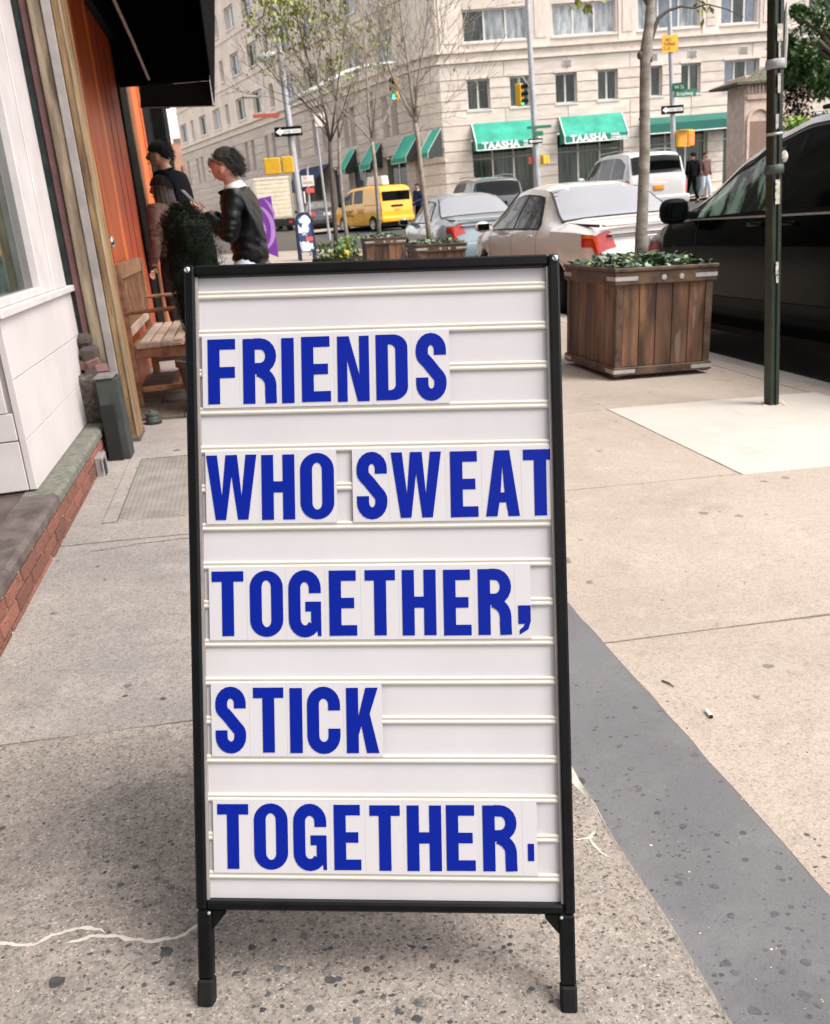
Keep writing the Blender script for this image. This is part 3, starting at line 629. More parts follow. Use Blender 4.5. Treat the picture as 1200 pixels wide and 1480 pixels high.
def resample(ctrl, n=5):
    out = []
    P = [ctrl[0]]+ctrl+[ctrl[-1]]
    for i in range(1, len(P)-2):
        p0, p1, p2, p3 = P[i-1], P[i], P[i+1], P[i+2]
        for k in range(n):
            t = k/n; out.append(tuple(.5*((2*p1[j])+(-p0[j]+p2[j])*t+(2*p0[j]-5*p1[j]+4*p2[j]-p3[j])*t*t+(-p0[j]+3*p1[j]-3*p2[j]+p3[j])*t**3) for j in (0, 1)))
    out.append(ctrl[-1]); return out
def glyph(ch, w):
    """list of shapes; a shape is [outer, hole...]"""
    t, b = 18.5, 16; h = 100; ov = 1.0
    if ch == 'I': return [[[(0, 0), (w, 0), (w, h), (0, h)]]]
    if ch == 'T': c = w/2; return [[[(c-t/2, 0), (c+t/2, 0), (c+t/2, h-b), (w, h-b), (w, h), (0, h), (0, h-b), (c-t/2, h-b)]]]
    if ch == 'E': return [[[(0, 0), (w, 0), (w, b), (t, b), (t, 42), (w-4, 42), (w-4, 58), (t, 58), (t, h-b), (w-1, h-b), (w-1, h), (0, h)]]]
    if ch == 'F': return [[[(0, 0), (t, 0), (t, 40), (w-1, 40), (w-1, 57), (t, 57), (t, h-b), (w, h-b), (w, h), (0, h)]]]
    if ch == 'H': return [[[(0, 0), (t, 0), (t, 42), (w-t, 42), (w-t, 0), (w, 0), (w, h), (w-t, h), (w-t, 59), (t, 59), (t, h), (0, h)]]]
    if ch == 'N': return [[[(0, 0), (15, 0), (15, 64), (w-18, 0), (w, 0), (w, h), (w-15, h), (w-15, 40), (18, h), (0, h)]]]
    if ch == 'K': return [[[(0, 0), (t, 0), (t, 27), (23, 42), (w-19, 0), (w, 0), (36, 60), (w-1, h), (w-20, h), (t, 56), (t, h), (0, h)]]]
    if ch == 'W': c = w/2; return [[[(14, 0), (30, 0), (c, 68), (w-30, 0), (w-14, 0), (w, h), (w-17, h), (w-24, 36), (c+9, h), (c-9, h), (24, 36), (17, h), (0, h)]]]
    if ch == 'A': c = w/2; return [[[(0, 0), (17, 0), (20.5, 21), (w-20.5, 21), (w-17, 0), (w, 0), (c+11, h), (c-11, h)], [(22.5, 36), (c, 78), (w-22.5, 36)]]]
    if ch == 'O': return [[rrect(0, -1, w, h+1, w*.5, 26), rrect(t, 14, w-t, h-14, (w-2*t)*.5, 11)]]
    if ch == 'D': return [[rrect(0, 0, w, h, w*.46, 20, (0, 1, 1, 0)), rrect(t, 15, w-t, h-15, (w-2*t)*.8, 9, (0, 1, 1, 0))]]
    if ch == 'C':
        a = t/2; r = (w-t)/2
        path = [(w-a, 65), (w-a, 74)]+arc(w/2, 74, r, 18.5, 0, 180, 12)+arc(w/2, 26, r, 18.5, 180, 360, 12)+[(w-a, 26), (w-a, 37)]
        return [[stroke(path, t)]]
    if ch == 'G':
        a = t/2; r = (w-t)/2
        path = [(w-a, 66), (w-a, 74)]+arc(w/2, 74, r, 18.5, 0, 180, 12)+arc(w/2, 26, r, 18.5, 180, 330, 10)
        return [[stroke(path, t)], [[(w/2+1, 38), (w-t+3, 38), (w-t+3, 20), (w-6, 8), (w-5, 0), (w, 0), (w, 53), (w/2+1, 53)]]]
    if ch == 'S':
        a = t/2; r = (w-t)/2
        path = [(w-a, 68), (w-a, 76)]+arc(w/2, 76, r, 16.5, 0, 180, 10)+resample([(a, 76), (a+1, 66), (w*.40, 56), (w*.60, 44), (w-a-1, 33), (w-a, 25)], 4)[1:-1]+arc(w/2, 24, r, 16.5, 0, -180, 10)+[(a, 24), (a, 34)]
        return [[stroke(path, t)]]
    if ch == 'R':
        bowl = [(t-1, h-b/2)]+[(w*.5, h-b/2)]+arc(w*.5, 73, w*.5-t/2, 19, 90, -90, 10)+[(w*.5, 54-.0), (t-1, 54)]
        return [[[(0, 0), (t, 0), (t, h), (0, h)]], [stroke([p for i, p in enumerate(bowl)], b+1)], [stroke(resample([(w*.42, 49), (w*.62, 46), (w-t/2-1.5, 34), (w-t/2-.5, 14), (w-t/2, 0)], 5), [15]*3+[17.5]*18)]]
    if ch == ',': return [[[(0, 16), (0, 44), (w, 44), (w, 20), (w*.8, 8), (w*.1, 0), (w*.1, 7), (w*.42, 12), (w*.5, 16)]]]
    if ch == '.': return [[[(0, 16), (w, 16), (w, 42), (0, 42)]]]
def shape_mesh(name, shape, M, depth):
    cu = bpy.data.curves.new('g', 'CURVE'); cu.dimensions = '2D'; cu.fill_mode = 'BOTH'; cu.extrude = depth
    for pl in shape:
        sp = cu.splines.new('POLY'); sp.points.add(len(pl)-1); sp.use_cyclic_u = True
        for i, p in enumerate(pl): sp.points[i].co = (p[0], p[1], 0, 1)
    o = bpy.data.objects.new('g', cu); COL.objects.link(o); bpy.context.view_layer.update()
    me = bpy.data.meshes.new_from_object(o.evaluated_get(bpy.context.evaluated_depsgraph_get()))
    bpy.data.objects.remove(o); bpy.data.curves.remove(cu)
    return me
M_card = bpy.data.materials.new('clear_letter_card'); M_card.use_nodes = True; _n = M_card.node_tree.nodes['Principled BSDF']
_n.inputs['Base Color'].default_value = (.535, .52, .54, 1); _n.inputs['Roughness'].default_value = .25; _n.inputs['Alpha'].default_value = .94; _n.inputs['Specular IOR Level'].default_value = .3
LINES = [
 ((484, 584), (479, 578), 2, [('F', 299, 339), ('R', 350, 399), ('I', 406, 424), ('E', 435, 477), ('N', 487, 533), ('D', 543, 589), ('S', 601, 645)], 291, 650),
 ((653, 755), (645, 747), 5, [('W', 297, 370), ('H', 377, 425), ('O', 433, 482), ('S', 515, 559), ('W', 565, 638), ('E', 651, 691), ('A', 702, 751), ('T', 757, 806)], 296, 797),
 ((824, 922), (816, 915), 8, [('T', 305, 351), ('O', 360, 408), ('G', 416, 463), ('E', 475, 515), ('T', 527, 571), ('H', 581, 630), ('E', 641, 681), ('R', 691, 740), (',', 749, 767)], 301, 768),
 ((991, 1090), (988, 1087), 11, [('S', 310, 354), ('T', 365, 409), ('I', 418, 436), ('C', 443, 491), ('K', 500, 547)], 304, 552),
 ((1162, 1262), (1158, 1259), 14, [('T', 313, 358), ('O', 366, 415), ('G', 423, 471), ('E', 482, 521), ('T', 534, 578), ('H', 588, 638), ('E', 645, 687), ('R', 698, 748), ('.', 763, 772)], 307, 777)]
for (lt, lb), (rt, rb), k, chars, cx0, cx1 in LINES:
    vtop = TV[k-1]-.0075; vbot = TV[k+1]+.0078
    gap = vtop-vbot
    for i, (ch, xa, xb) in enumerate(chars):
        ym = (lt+lb)/2+(rt+rb-lt-lb)/2*((xa-300)/500.0)
        ua, _v = suv(xa, ym); ub, _v = suv(xb, ym)
        # card edges half way to the neighbours
        ca = suv(cx0, ym)[0] if i == 0 else (suv((chars[i-1][2]+xa)/2, ym)[0]+.00008)
        cb = suv(cx1, ym)[0] if i == len(chars)-1 else (suv((xb+chars[i+1][1])/2, ym)[0]-.00008)
        if chars[i][0] == 'O' and k == 5: cb = suv(486, ym)[0]
        if chars[i][0] == 'S' and k == 5: ca = suv(509, ym)[0]
        lean = random.uniform(-.0005, .0005)
        wj = random.uniform(-.0006, .0006)
        if ch == 'T' and k == 5: cb = W1-RW-.001
        card = MB().box((ca, vbot-.004, -.0068), (cb, vtop+.004, -.0060), SM).build('letter_card', M_card, sign)
        cut = None
        hh = gap-.0035; wu = (ub-ua)
        sc = hh/100.0; wunit = wu/sc
        for q, shp in enumerate(glyph(ch, wunit)):
            me = shape_mesh('letter', shp, None, .03)
            if ch == 'T' and k == 5:
                lim = (W1-RW-.0006-ua)/sc
                for v in me.vertices: v.co.x = min(v.co.x, lim)
            me.materials.clear(); me.materials.append(M_blue); me.name = 'letter'
            o = bpy.data.objects.new('letter', me)
            Ml = SM @ Matrix.Translation((ua, vbot+.0016+wj, -.00545+q*.00008)) @ Matrix.Rotation(lean*2, 4, 'Z') @ Matrix.Diagonal((sc, sc, .01, 1))
            link(o, card, Ml)

# ================================================================== SHOPFRONT ON THE LEFT
shop = empty('shopfront_building', (-3, 5, 0), 'shopfront with white boarded bay, brick base, orange doors and black canopy', 'shopfront')
def sbx(name, a, b, m, bevel=0, p=None, **k): return MB().box(a, b).build(name, m, p or shop, bevel=bevel, **k)
# brick base with coping
plinth = sbx('brick_base', (-2.5, -1.5, -.05), (-.7812, 5.02, .148), M_mortar)
for c in range(3):
    z0 = .002+c*.0495; off = (c % 2)*.105
    y = -1.4-off
    while y < 4.98:
        l = .198
        y1 = min(y+l, 5.0)
        if y1 > -.2:
            cx = -.789+random.uniform(-.0015, .0015)+.006
            piece('brick', M_brick, plinth, (cx, (y+y1)/2, z0+.0205+.033*(0)), (.022, y1-y, .0415), Matrix.Rotation(random.uniform(-.01, .01), 3, 'Z'), .06)
        y += l+.012
sbx('mortar_haunch', (-.80, -1.5, -.04), (-.772, 4.99, .03), M_mortar, .003)
def cop(y0, y1, m, nm='coping_stone'):
    prof = [(-.90, .150), (-.776, .150), (-.768, .157), (-.768, .185), (-.782, .199), (-.90, .200)]
    rows = [[Vector((x, y, z)) for x, z in prof] for y in (y0, y1)]
    b = MB().grid(rows); b.add(rows[0], [tuple(range(6))]); b.add(rows[1], [tuple(range(5, -1, -1))])
    return b.build(nm, m, shop)
M_copg = mat('brown_stone_coping', (.075, .055, .05), .5, .35, 12, .3, 90, col2=(.135, .105, .097))
for i, (a, b) in enumerate([(-1.4, .4), (.405, 1.7), (1.705, 2.66), (2.665, 3.46), (3.465, 4.10), (4.105, 5.0)]):
    cop(a, b, M_copg if i < 4 else M_coping)
sbx('threshold_slab', (-2.4, -1.4, .150), (-.901, 3.62, .197), M_granite, .004)
# white bay: panels on the side facing the street and the return facing the camera
bx = -.855
sbx('bay_core', (-2.4, 3.56, .2), (bx-.012, 5.04, .86), M_white2)
for i, (z0, z1) in enumerate([(.203, .3955), (.3985, .6195), (.6225, .838)]):
    MB().add([(bx-.0115, 3.545, z0), (bx, 3.545, z0), (bx, 5.058, z0), (bx-.0115, 5.058, z0), (bx-.0115, 3.545, z1), (bx, 3.545, z1), (bx, 5.058, z1), (bx-.0115, 5.058, z1)],
             [(0, 3, 2, 1), (4, 5, 6, 7), (0, 1, 5, 4), (1, 2, 6, 5), (2, 3, 7, 6), (3, 0, 4, 7)]).build('siding_board', M_white2, shop, bevel=.0012)
for i, (z0, z1, x1) in enumerate([(.207, .394, -.872), (.399, .5, -.872), (.503, .838, -.888)]):
    sbx('return_panel', (-2.4, 3.536, z0), (x1-.012, 3.559, z1), M_white, .002)
sbx('corner_post', (-.880, 3.538, .207), (-.8562, 3.5445, .838), M_white2, .001)
sbx('return_base_shadow_gap', (-.8835, 3.548, .2), (-.8808, 3.556, .838), M_dark)
sbx('window_sill', (-1.0, 3.50, .842), (-.836, 5.10, .872), M_white, .003)
# the window of the bay
win = sbx('window', (-.93, 4.40, .873), (-.862, 4.665, 3.2), M_white, .003)
sbx('window_frame', (-.93, 4.675, .873), (-.856, 4.985, 3.2), M_white, .003, p=win)
sbx('window_bead', (-.925, 4.655, .874), (-.868, 4.675, 3.2), M_dark, 0, p=win)
sbx('bottom_rail', (-.93, 2.0, .873), (-.862, 4.399, .905), M_white, .003, p=win)
sbx('glass_pane', (-.902, 2.0, .906), (-.896, 4.40, 3.2), M_glass, 0, p=win)
sbx('top_rail', (-.93, 2.0, 3.2), (-.862, 4.985, 3.4), M_white, .003, p=win)
sbx('near_frame', (-.93, 1.8, .873), (-.862, 2.0, 3.2), M_white, .003, p=win)
# what the shop window shows behind the glass
sbx('interior_wall', (-2.0, 1.8, .88), (-1.95, 5, 3.2), M_inside)
sbx('bay_floor', (-2.4, 1.8, .80), (-1.0, 3.50, .84), M_white2)
sbx('bay_floor_inner', (-2.0, 3.55, .861), (-1.001, 4.95, .871), M_inside)
# strips beside the bay
sbx('green_board', (-.90, 4.990, .20), (-.868, 5.075, 3.3), M_dkgreen, .003)
px0 = 5.06
sbx('oxblood_pipe_cover', (-.842, 5.085, .46), (-.803, 5.16, 3.3), M_oxblood, .006)
sbx('pilaster_core', (-.95, 5.10, .02), (-.70, 5.30, 3.3), M_dkgreen)
sbx('tan_board', (-.800, 5.062, .30), (-.738, 5.10, 3.3), M_tan, .005)
sbx('pale_board', (-.7365, 5.050, .02), (-.693, 5.10, 3.3), M_ltgrey, .004)
sbx('door_jamb', (-.6925, 5.056, .028), (-.645, 5.30, 3.3), M_jamb, .006)
sbx('jamb_bead', (-.657, 5.050, .035), (-.6465, 5.0555, 3.3), M_tan, .002)
sbx('jamb_foot', (-.700, 5.040, -.005), (-.640, 5.31, .055), M_bark3, .005)
# broken masonry on the end of the brick base and the low green post
b = MB()
rb = random.Random(3)
sbx('broken_masonry_core', (-.95, 4.80, .150), (-.775, 5.05, .44), mat('dark_rubble', (.045, .035, .03), .95, .6, 40, .8, 60, col2=(.12, .095, .08)), .02)
rub = mat('broken_plaster', (.10, .05, .045), .9, .35, 45, .5, 90, col2=(.24, .13, .115))
for k, (x, y, z, s) in enumerate([(-.80, 4.93, .565, .05), (-.775, 4.90, .515, .055), (-.745, 4.89, .475, .055), (-.715, 4.85, .435, .05), (-.82, 4.98, .62, .045), (-.76, 4.95, .50, .05), (-.735, 4.84, .40, .04), (-.79, 4.86, .46, .05), (-.80, 4.92, .50, .06)]):
    piece('broken_brick', rub if k not in (5, 6, 7) else MATS['dark_rubble'], shop, (x-.012, y+.02, z-.03), (s*1.25, s*1.5, s*.85), Matrix.Rotation(rb.uniform(-.5, .5), 3, 'X') @ Matrix.Rotation(rb.uniform(-.5, .5), 3, 'Z') @ Matrix.Rotation(rb.uniform(-.3, .3), 3, 'Y'), .10)
M_gpost = mat('grey_green_post', (.028, .032, .028), .7, .3, 12, .2, 60)
sbx('low_post', (-.752, 4.64, .0), (-.648, 4.80, .435), M_gpost, .005)
sbx('post_dark_face', (-.750, 4.625, .02), (-.684, 4.6395, .31), M_dark)
sbx('post_cap', (-.760, 4.63, .4355), (-.665, 4.81, .447), mat('dirty_grey_cap', (.14, .13, .125), .8, .4, 30), .005)
for q_, (xq, yq, zq, sq) in enumerate([(-.80, 4.96, .52, .075), (-.775, 4.93, .44, .07), (-.76, 4.88, .36, .07), (-.82, 5.0, .58, .06), (-.79, 4.88, .30, .08), (-.78, 4.84, .22, .07)]): piece('masonry_lump', MATS['dark_rubble'], shop, (xq, yq, zq), (sq*1.1, sq*1.6, sq*1.3), Matrix.Rotation(q_*.7, 3, 'X'), .18)
# vent box on the brick
v = sbx('meter_box', (-.772, 4.32, .02), (-.735, 4.45, .125), M_ltgrey, .004)
sbx('box_opening', (-.7348, 4.335, .03), (-.733, 4.40, .105), M_dark, p=v); sbx('box_flap', (-.738, 4.31, .06), (-.7355, 4.3185, .12), M_steel, p=v)
# door wall: plane at x = -0.78
dx = -.78
sbx('near_wall', (-2.5, -9, 0), (-.80, -1.5, 13), MATS.get('dark_brick_wall') or mat('dark_brick_wall', (.045, .04, .038), .9, .2, 3))  # unseen stretch behind the camera, added to shade the sign
sbx('upper_wall', (-2.5, -1.5, 3.4), (-.80, 14, 13), mat('dark_brick_wall', (.045, .04, .038), .9, .2, 3), 0)  # unseen upper storeys, built tall to block sky light on the left
sbx('lintel', (-1.1, 5.3, 2.66), (-.74, 12.3, 3.4), M_blk, .004)
sbx('wall_behind_doors', (-2.4, 5.3, -.1), (-1.02, 14, 3.4), M_blk)
def door(y0, y1, z0, z1, lab, hy):
    d = sbx('orange_door', (dx-.06, y0, z0), (dx-.004, y1, z1), M_orange, .003, label=lab)
    return d
d1 = door(5.42, 7.20, .06, 2.655, 'wide orange door leaf beside the wooden jamb', 5.6)
sbx('door_rail', (dx-.0035, 5.45, .1), (dx+.012, 7.18, .32), M_orange, .003, p=d1)
for (y0, y1) in ((5.44, 5.56), (6.42, 6.50)): sbx('door_stile', (dx-.0035, y0, .33), (dx+.008, y1, 2.6), M_orange, .003, p=d1)
sbx('door_edge', (dx-.05, 7.205, .06), (dx-.001, 7.34, 2.655), M_orange2, .003)  # brighter orange paints the highlight on the door's edge
d1b = sbx('recessed_panel', (dx-.06, 7.345, .06), (dx-.012, 8.80, 2.655), M_dorange, .003)  # darker orange paints the shade of the reveal
for y in (7.8, 8.2): sbx('panel_groove', (dx-.0118, y, .3), (dx-.009, y+.012, 2.5), M_dark, p=d1b)
sbx('black_post', (dx-.10, 8.82, .0), (dx+.004, 9.40, 2.655), M_blk, .004)
sbx('post_edge', (dx-.01, 9.41, .0), (dx+.02, 9.62, 2.655), M_jamb, .004)
d2 = sbx('orange_door', (dx-.06, 9.70, .06), (dx+.004, 11.0, 2.655), M_orange2, .003, label='narrow bright orange door between two black frames')
sbx('door_stile', (dx+.0045, 9.75, .1), (dx+.016, 9.95, 2.6), M_orange, .003, p=d2); sbx('door_stile', (dx+.0045, 10.7, .1), (dx+.016, 10.95, 2.6), M_orange, .003, p=d2)
sbx('black_post', (dx-.10, 11.05, .0), (dx+.02, 12.3, 2.655), M_blk, .004)
def knob(p, y, z, x, s=1.0):
    M = Matrix.Translation((x, y, z)) @ Matrix.Rotation(pi/2, 4, 'Y')
    o = lathe('door_handle', [(.001, 0), (.032*s, 0), (.032*s, .006), (.014*s, .010), (.013*s, .035), (.030*s, .042), (.034*s, .055), (.024*s, .066), (.001, .07)], M_chrome, p, M)
    MB().box((x, y-.02*s, z-.12*s), (x+.006, y+.02*s, z+.10*s)).build('lock_plate', M_chrome, p, bevel=.002)
knob(d1, 5.98, 1.06, dx+.009, 1.15); knob(d2, 9.85, 1.07, dx+.017, 1.3)
# dark shop pier beyond the doors with a small cornice
sbx('dark_pier', (-2.0, 12.3, 0), (-.62, 13.2, 3.0), M_blk, .01)
for k, (x, z0, z1) in enumerate([(-.57, 2.62, 2.70), (-.53, 2.70, 2.80), (-.48, 2.80, 2.92)]): sbx('pier_cornice', (-1.2, 12.25, z0), (x, 13.3, z1-.003), M_blk, .01)
nb = empty('unseen_building', (-8, 26, .3), 'added unseen building set back beyond the shopfront, darkening the car reflections', 'building')  # out-of-view building added to darken reflections in the cars
MB().box((-12, 13.4, -.5), (-4.2, 38, 15)).build('wall', MATS['dark_brick_wall'], nb)
for y_ in range(15, 37, 3):
    for z_ in (1.5, 4.8, 8.1, 11.4): MB().box((-4.21, y_, z_), (-4.15, y_+1.3, z_+1.9)).build('window', M_gdark, nb)
# black canopy: far end panel, front valance, sloping cloth and an arm
can = empty('shop_canopy', (-.4, 7, 2.1), 'black cloth canopy hanging over the orange doors', 'canopy')
def q(px, py, Y=9.0): return atY(px, py, Y)
e0, e1, e2 = q(203, 156), q(308, 153), q(308, -60)
f0 = q(203, 125); f1 = q(303, 117)
MB().add([e0, e1, f1, f0]+[p+Vector((0, .012, 0)) for p in (e0, e1, f1, f0)], [(0, 1, 2, 3), (7, 6, 5, 4), (0, 4, 5, 1), (1, 5, 6, 2), (2, 6, 7, 3), (3, 7, 4, 0)]).build('end_valance', mat('black_valance_cloth', (.007, .007, .008), .85, .3, 9), can)
xo = e1.x; xt = e2.x
pw = Vector((-.79, 9, f0.z+.02)); pt = Vector((-.79, 9, 4.2)); 
MB().prism([(f0.x, f0.z+.004), (f1.x, f1.z+.004), (e1.x+.0, f1.z+.006), (xt, e2.z), (-.79, e2.z+.5), (-.79, f0.z+.004)], -.0, .02, Matrix(((1, 0, 0, 0), (0, 0, 1, 9.0), (0, 1, 0, 0), (0, 0, 0, 1)))).build('end_panel', M_awnblk, can)
def cloth(a, b, y0, y1, nm):
    r = []
    for i in range(9):
        y = y0+(y1-y0)*i/8; r.append([Vector((a[0], y, a[1])), Vector(((a[0]+b[0])/2, y, (a[1]+b[1])/2-.012*sin(i*1.7))), Vector((b[0], y, b[1]))])
    b_ = MB().grid(r); r2 = [[p+Vector((.006, 0, .006)) for p in x] for x in r]; b_.grid(r2)
    return b_.build(nm, M_awnblk, can, recalc=False)
cloth((xo+.01, e1.z), (xt+.01, e2.z), 5.0, 9.02, 'front_valance')
cloth((xt+.012, e2.z), (-.80, e2.z+.5), 5.0, 9.02, 'canopy_cloth')
a0, a1 = atX(163, 0, -.72), atX(214, 114, -.60)
MB().tube([atY(163, -4, 6.3), atY(190, 55, 7.2), atY(215, 114, 8.4)], .012, 8).build('folding_arm', M_steel, can)
MB().tube([Vector((f0.x+.01, 8.96, f0.z+.015)), Vector((f1.x, 8.96, f1.z+.015))], .014, 8).build('front_bar', M_dkcloth, can)
MB().tube([Vector((f0.x+.01, 8.97, e0.z-.004)), Vector((f1.x+.02, 8.97, e1.z-.004))], .006, 6).build('hem_bar', M_steel, can)
# far neighbours on our side of the street
o = empty('pale_far_building', (-9, 88, 1.5), 'very pale distant building with a round tank, seen under the canopy', 'building')
def farq(name, x0, y0, x1, y1, D, m, p, th=6.0):
    A, Bp = atD(x0, D), atD(x1, D); dr = (Bp-A).normalized(); n = Vector((-dr.y, dr.x, 0))
    def hit(px, py): d = ray(px, py); t = (A-CAM).dot(n)/d.dot(n); return CAM+d*t
    a = hit(x0, y0); c = hit(x1, y1); zt, zb = max(a.z, c.z), min(a.z, c.z); s1 = (c-a).dot(dr)
    M = frame(Vector((a.x, a.y, 0)), dr, n, Vector((0, 0, 1)))
    return MB().box((0, 0, zb), (s1, th, zt), M).build(name, m, p)
farq('wall', 236, 160, 305, 212, 92, M_offwhite, o); farq('cornice', 250, 201, 296, 207, 91, M_groove, o, .8)
farq('parapet', 236, 120, 305, 160, 92.2, M_offwhite, o)
c = atD(291, 89); cz = (atD(291, 89), ) 
p0 = CAM+ray(291, 193)*((c-CAM).length/Vector((ray(291, 193).x, ray(291, 193).y, 0)).length)
MB().tube([p0+Vector((0, 0, -1.5)), p0+Vector((0, 0, 1.4))], [.9, .9], 16).build('tank', mat('grey_blue_tank', (.22, .25, .30), .6, .2, 2), o)
MB().tube([p0+Vector((-.93, -.02, -.3)), p0+Vector((-.93, -.02, 1.0))], [.35, .35], 8).build('vent', M_groove, o)
for (x0, x1) in ((262, 268), (276, 281)): farq('window', x0, 165, x1, 172, 91.9, M_gblue, o, .3)
o = empty('orange_brick_building', (-8, 80, 1.5), 'distant orange brick building below the pale one', 'building')
farq('wall', 236, 209, 296, 335, 86, M_brickor, o)
for x0 in (262, 272): farq('window', x0, 240, x0+4, 256, 85.9, M_gdark, o, .3)

# ---- bench
be = empty('slatted_bench', (-.5, 6.8, .03), 'weathered wooden slatted bench with arms against the orange door', 'bench')
def bb_(name, a, b, m=M_bench, bev=.004): return MB().box(a, b).build(name, m, be, bevel=bev)
y0, y1 = 6.02, 7.52
bxk, bxf = -.735, -.27
for y in (y0, y1-.05):
    bb_('leg', (bxk-.025, y, .018), (bxk+.03, y+.05, .93)); bb_('leg', (bxf-.05, y, .018), (bxf, y+.05, .64))
    MB().box((0, 0, 0), (.50, .055, .024), Matrix.Translation((bxk, y-.003, .622))).build('armrest', M_bench, be, bevel=.008)
    bb_('side_rail', (bxk+.031, y+.008, .345), (bxf-.051, y+.042, .405)); bb_('stretcher', (bxk+.031, y+.01, .13), (bxf-.051, y+.04, .165))
bb_('top_rail', (bxk-.022, y0+.052, .83), (bxk+.018, y1-.052, .93)); bb_('lower_rail', (bxk-.018, y0+.052, .47), (bxk+.016, y1-.052, .53), M_bseat)
n = 15
for i in range(n):
    y = y0+.075+(y1-y0-.19)*i/(n-1); bb_('back_slat', (bxk-.010, y, .531), (bxk+.008, y+.040, .829), M_bench, .002)
for i in range(6):
    x = bxk+.045+i*.0735; bb_('seat_slat', (x, y0-.012, .407), (x+.060, y1+.012, .428), M_bseat, .004)
bb_('front_rail', (bxf-.04, y0+.052, .345), (bxf-.012, y1-.052, .403)); bb_('back_rail', (bxk-.012, y0+.052, .345), (bxk+.018, y1-.052, .403))
bb_('long_stretcher', (-.51, y0+.045, .13), (-.47, y1-.045, .165))

# ================================================================== PLANTERS
def planter(name, cx, cy, wx, wy, h, label, group, trunk=None, ivy=520, rz=0, scalez=1):
    """box of upright planks with rim, straps and reflectors; built about its own base"""
    t = empty(name, (0, 0, 0), label, 'planter', group)
    hx, hy = wx/2, wy/2
    def bx_(nm, a, b, m, bev=.004): return MB().box(a, b).build(nm, m, t, bevel=bev)
    bx_('liner', (-hx+.03, -hy+.03, .03), (hx-.03, hy-.03, h-.07), M_dark, 0)
    bx_('soil', (-hx+.03, -hy+.03, h-.069), (hx-.03, hy-.03, h-.05), M_soil, 0)
    np_ = 5
    for s in (-1, 1):
        for i in range(np_):
            w_ = (wx-.10)/np_; x = -hx+.05+i*w_
            y = s*(hy-.018)
            bx_('plank', (x+.0025, y-.010, .085), (x+w_-.0025, y+.010+random.uniform(-.001, .001), h-.072), M_cedar, .0025)
            w_ = (wy-.10)/np_; yy = -hy+.05+i*w_; x = s*(hx-.018)
            bx_('plank', (x-.010, yy+.0025, .085), (x+.010+random.uniform(-.001, .001), yy+w_-.0025, h-.072), M_cedar, .0025)
        for u in (-1, 1): bx_('corner_post', (s*hx-.05 if s > 0 else -hx, u*hy-.05 if u > 0 else -hy, .02), (hx if s > 0 else -hx+.05, hy if u > 0 else -hy+.05, h-.071), M_cedar_d, .004)
        for (z0, z1, ex) in ((.030, .084, .012), (h-.115, h-.033, .016)):
            bx_('rail', (-hx-ex, s*hy-(.012 if s > 0 else ex), z0), (hx+ex, s*hy+(ex if s > 0 else .012), z1), M_cedar_d, .004)
            bx_('rail', (s*hx-(.012 if s > 0 else ex), -hy+.0125, z0), (s*hx+(ex if s > 0 else .012), hy-.0125, z1), M_cedar_d, .004)
        bx_('rim_board', (-hx-.025, s*hy-(.06 if s > 0 else .025), h-.032), (hx+.025, s*hy+(.025 if s > 0 else .06), h-.008), M_cedar_d, .004)
        bx_('rim_board', (s*hx-(.06 if s > 0 else .025), -hy+.061, h-.032), (s*hx+(.025 if s > 0 else .06), hy-.061, h-.008), M_cedar_d, .004)
    for s in (-1, 1):
        for (z0, z1, ex) in ((.045, .070, .013), (h-.088, h-.062, .017)):
            for u in (-1, 1):
                a, b = sorted((s*(hx+ex), s*(hx-.14)))
                bx_('metal_strap', (a, u*(hy+ex)-.0015+(0), z0), (b, u*(hy+ex)+.0015, z1), M_galv, 0)
                a, b = sorted((u*(hy+ex-.002), u*(hy-.12)))
                bx_('metal_strap', (s*(hx+ex)-.0015, a, z0), (s*(hx+ex)+.0015, b, z1), M_galv, 0)
    for x in (-.02, .105):
        lathe('reflector', [(.001, .006), (.016, .005), (.019, 0)], M_galv, t, Matrix.Translation((x, -hy-.0165, h-.078)) @ Matrix.Rotation(pi/2, 4, 'X'), 14)
    # ivy
    for (nm, m, cnt) in (('ivy', M_leafd, ivy), ('pale_ivy', M_leafv, int(ivy*.32)), ('yellow_green_leaves', M_lime, int(ivy*.08))):
        b = MB()
        for k in range(cnt):
            x = random.uniform(-hx+.0, hx-.0); y = random.uniform(-hy+.0, hy-.0)
            e = min(hx-abs(x), hy-abs(y)); z = h-.045+.10*min(1, e/.12)*(.35+.65*random.random())+.015*noise.noise(Vector((x*9, y*9, cx)))
            if abs(x) > hx-.04 or abs(y) > hy-.04: z = h-.002+.01*random.random()
            s = random.uniform(.018, .036)*(1.0); a = random.uniform(0, 6.28); tl = random.uniform(-.7, .7); M = Matrix.Translation((x, y, z)) @ Matrix.Rotation(a, 4, 'Z') @ Matrix.Rotation(tl, 4, 'X') @ Matrix.Rotation(random.uniform(-.5, .5), 4, 'Y')
            P = [(0, -s, 0), (s*.55, -s*.75, .1*s), (s*.9, -s*.05, .25*s), (s*.35, s*.25, .05*s), (0, s, -.2*s), (-s*.35, s*.25, .05*s), (-s*.9, -s*.05, .25*s), (-s*.55, -s*.75, .1*s)]
            b.add([M @ Vector(p) for p in P]+[M @ Vector((0, 0, .12*s))], [(i, (i+1) % 8, 8) for i in range(8)])
        o = b.build(nm, m, t, kind='stuff', recalc=False)
    return t
fL, fR, bL = gnd(878, 550), gnd(1028, 541), gnd(815, 522)
hN = .735
p1 = planter('tree_planter', 2.7, 6.2, .69, .86, hN, 'large brown plank planter full of ivy, nearest, beside the green post', 'wooden tree planters along the kerb')
pc = Vector((2.695, 6.19, 0)); 
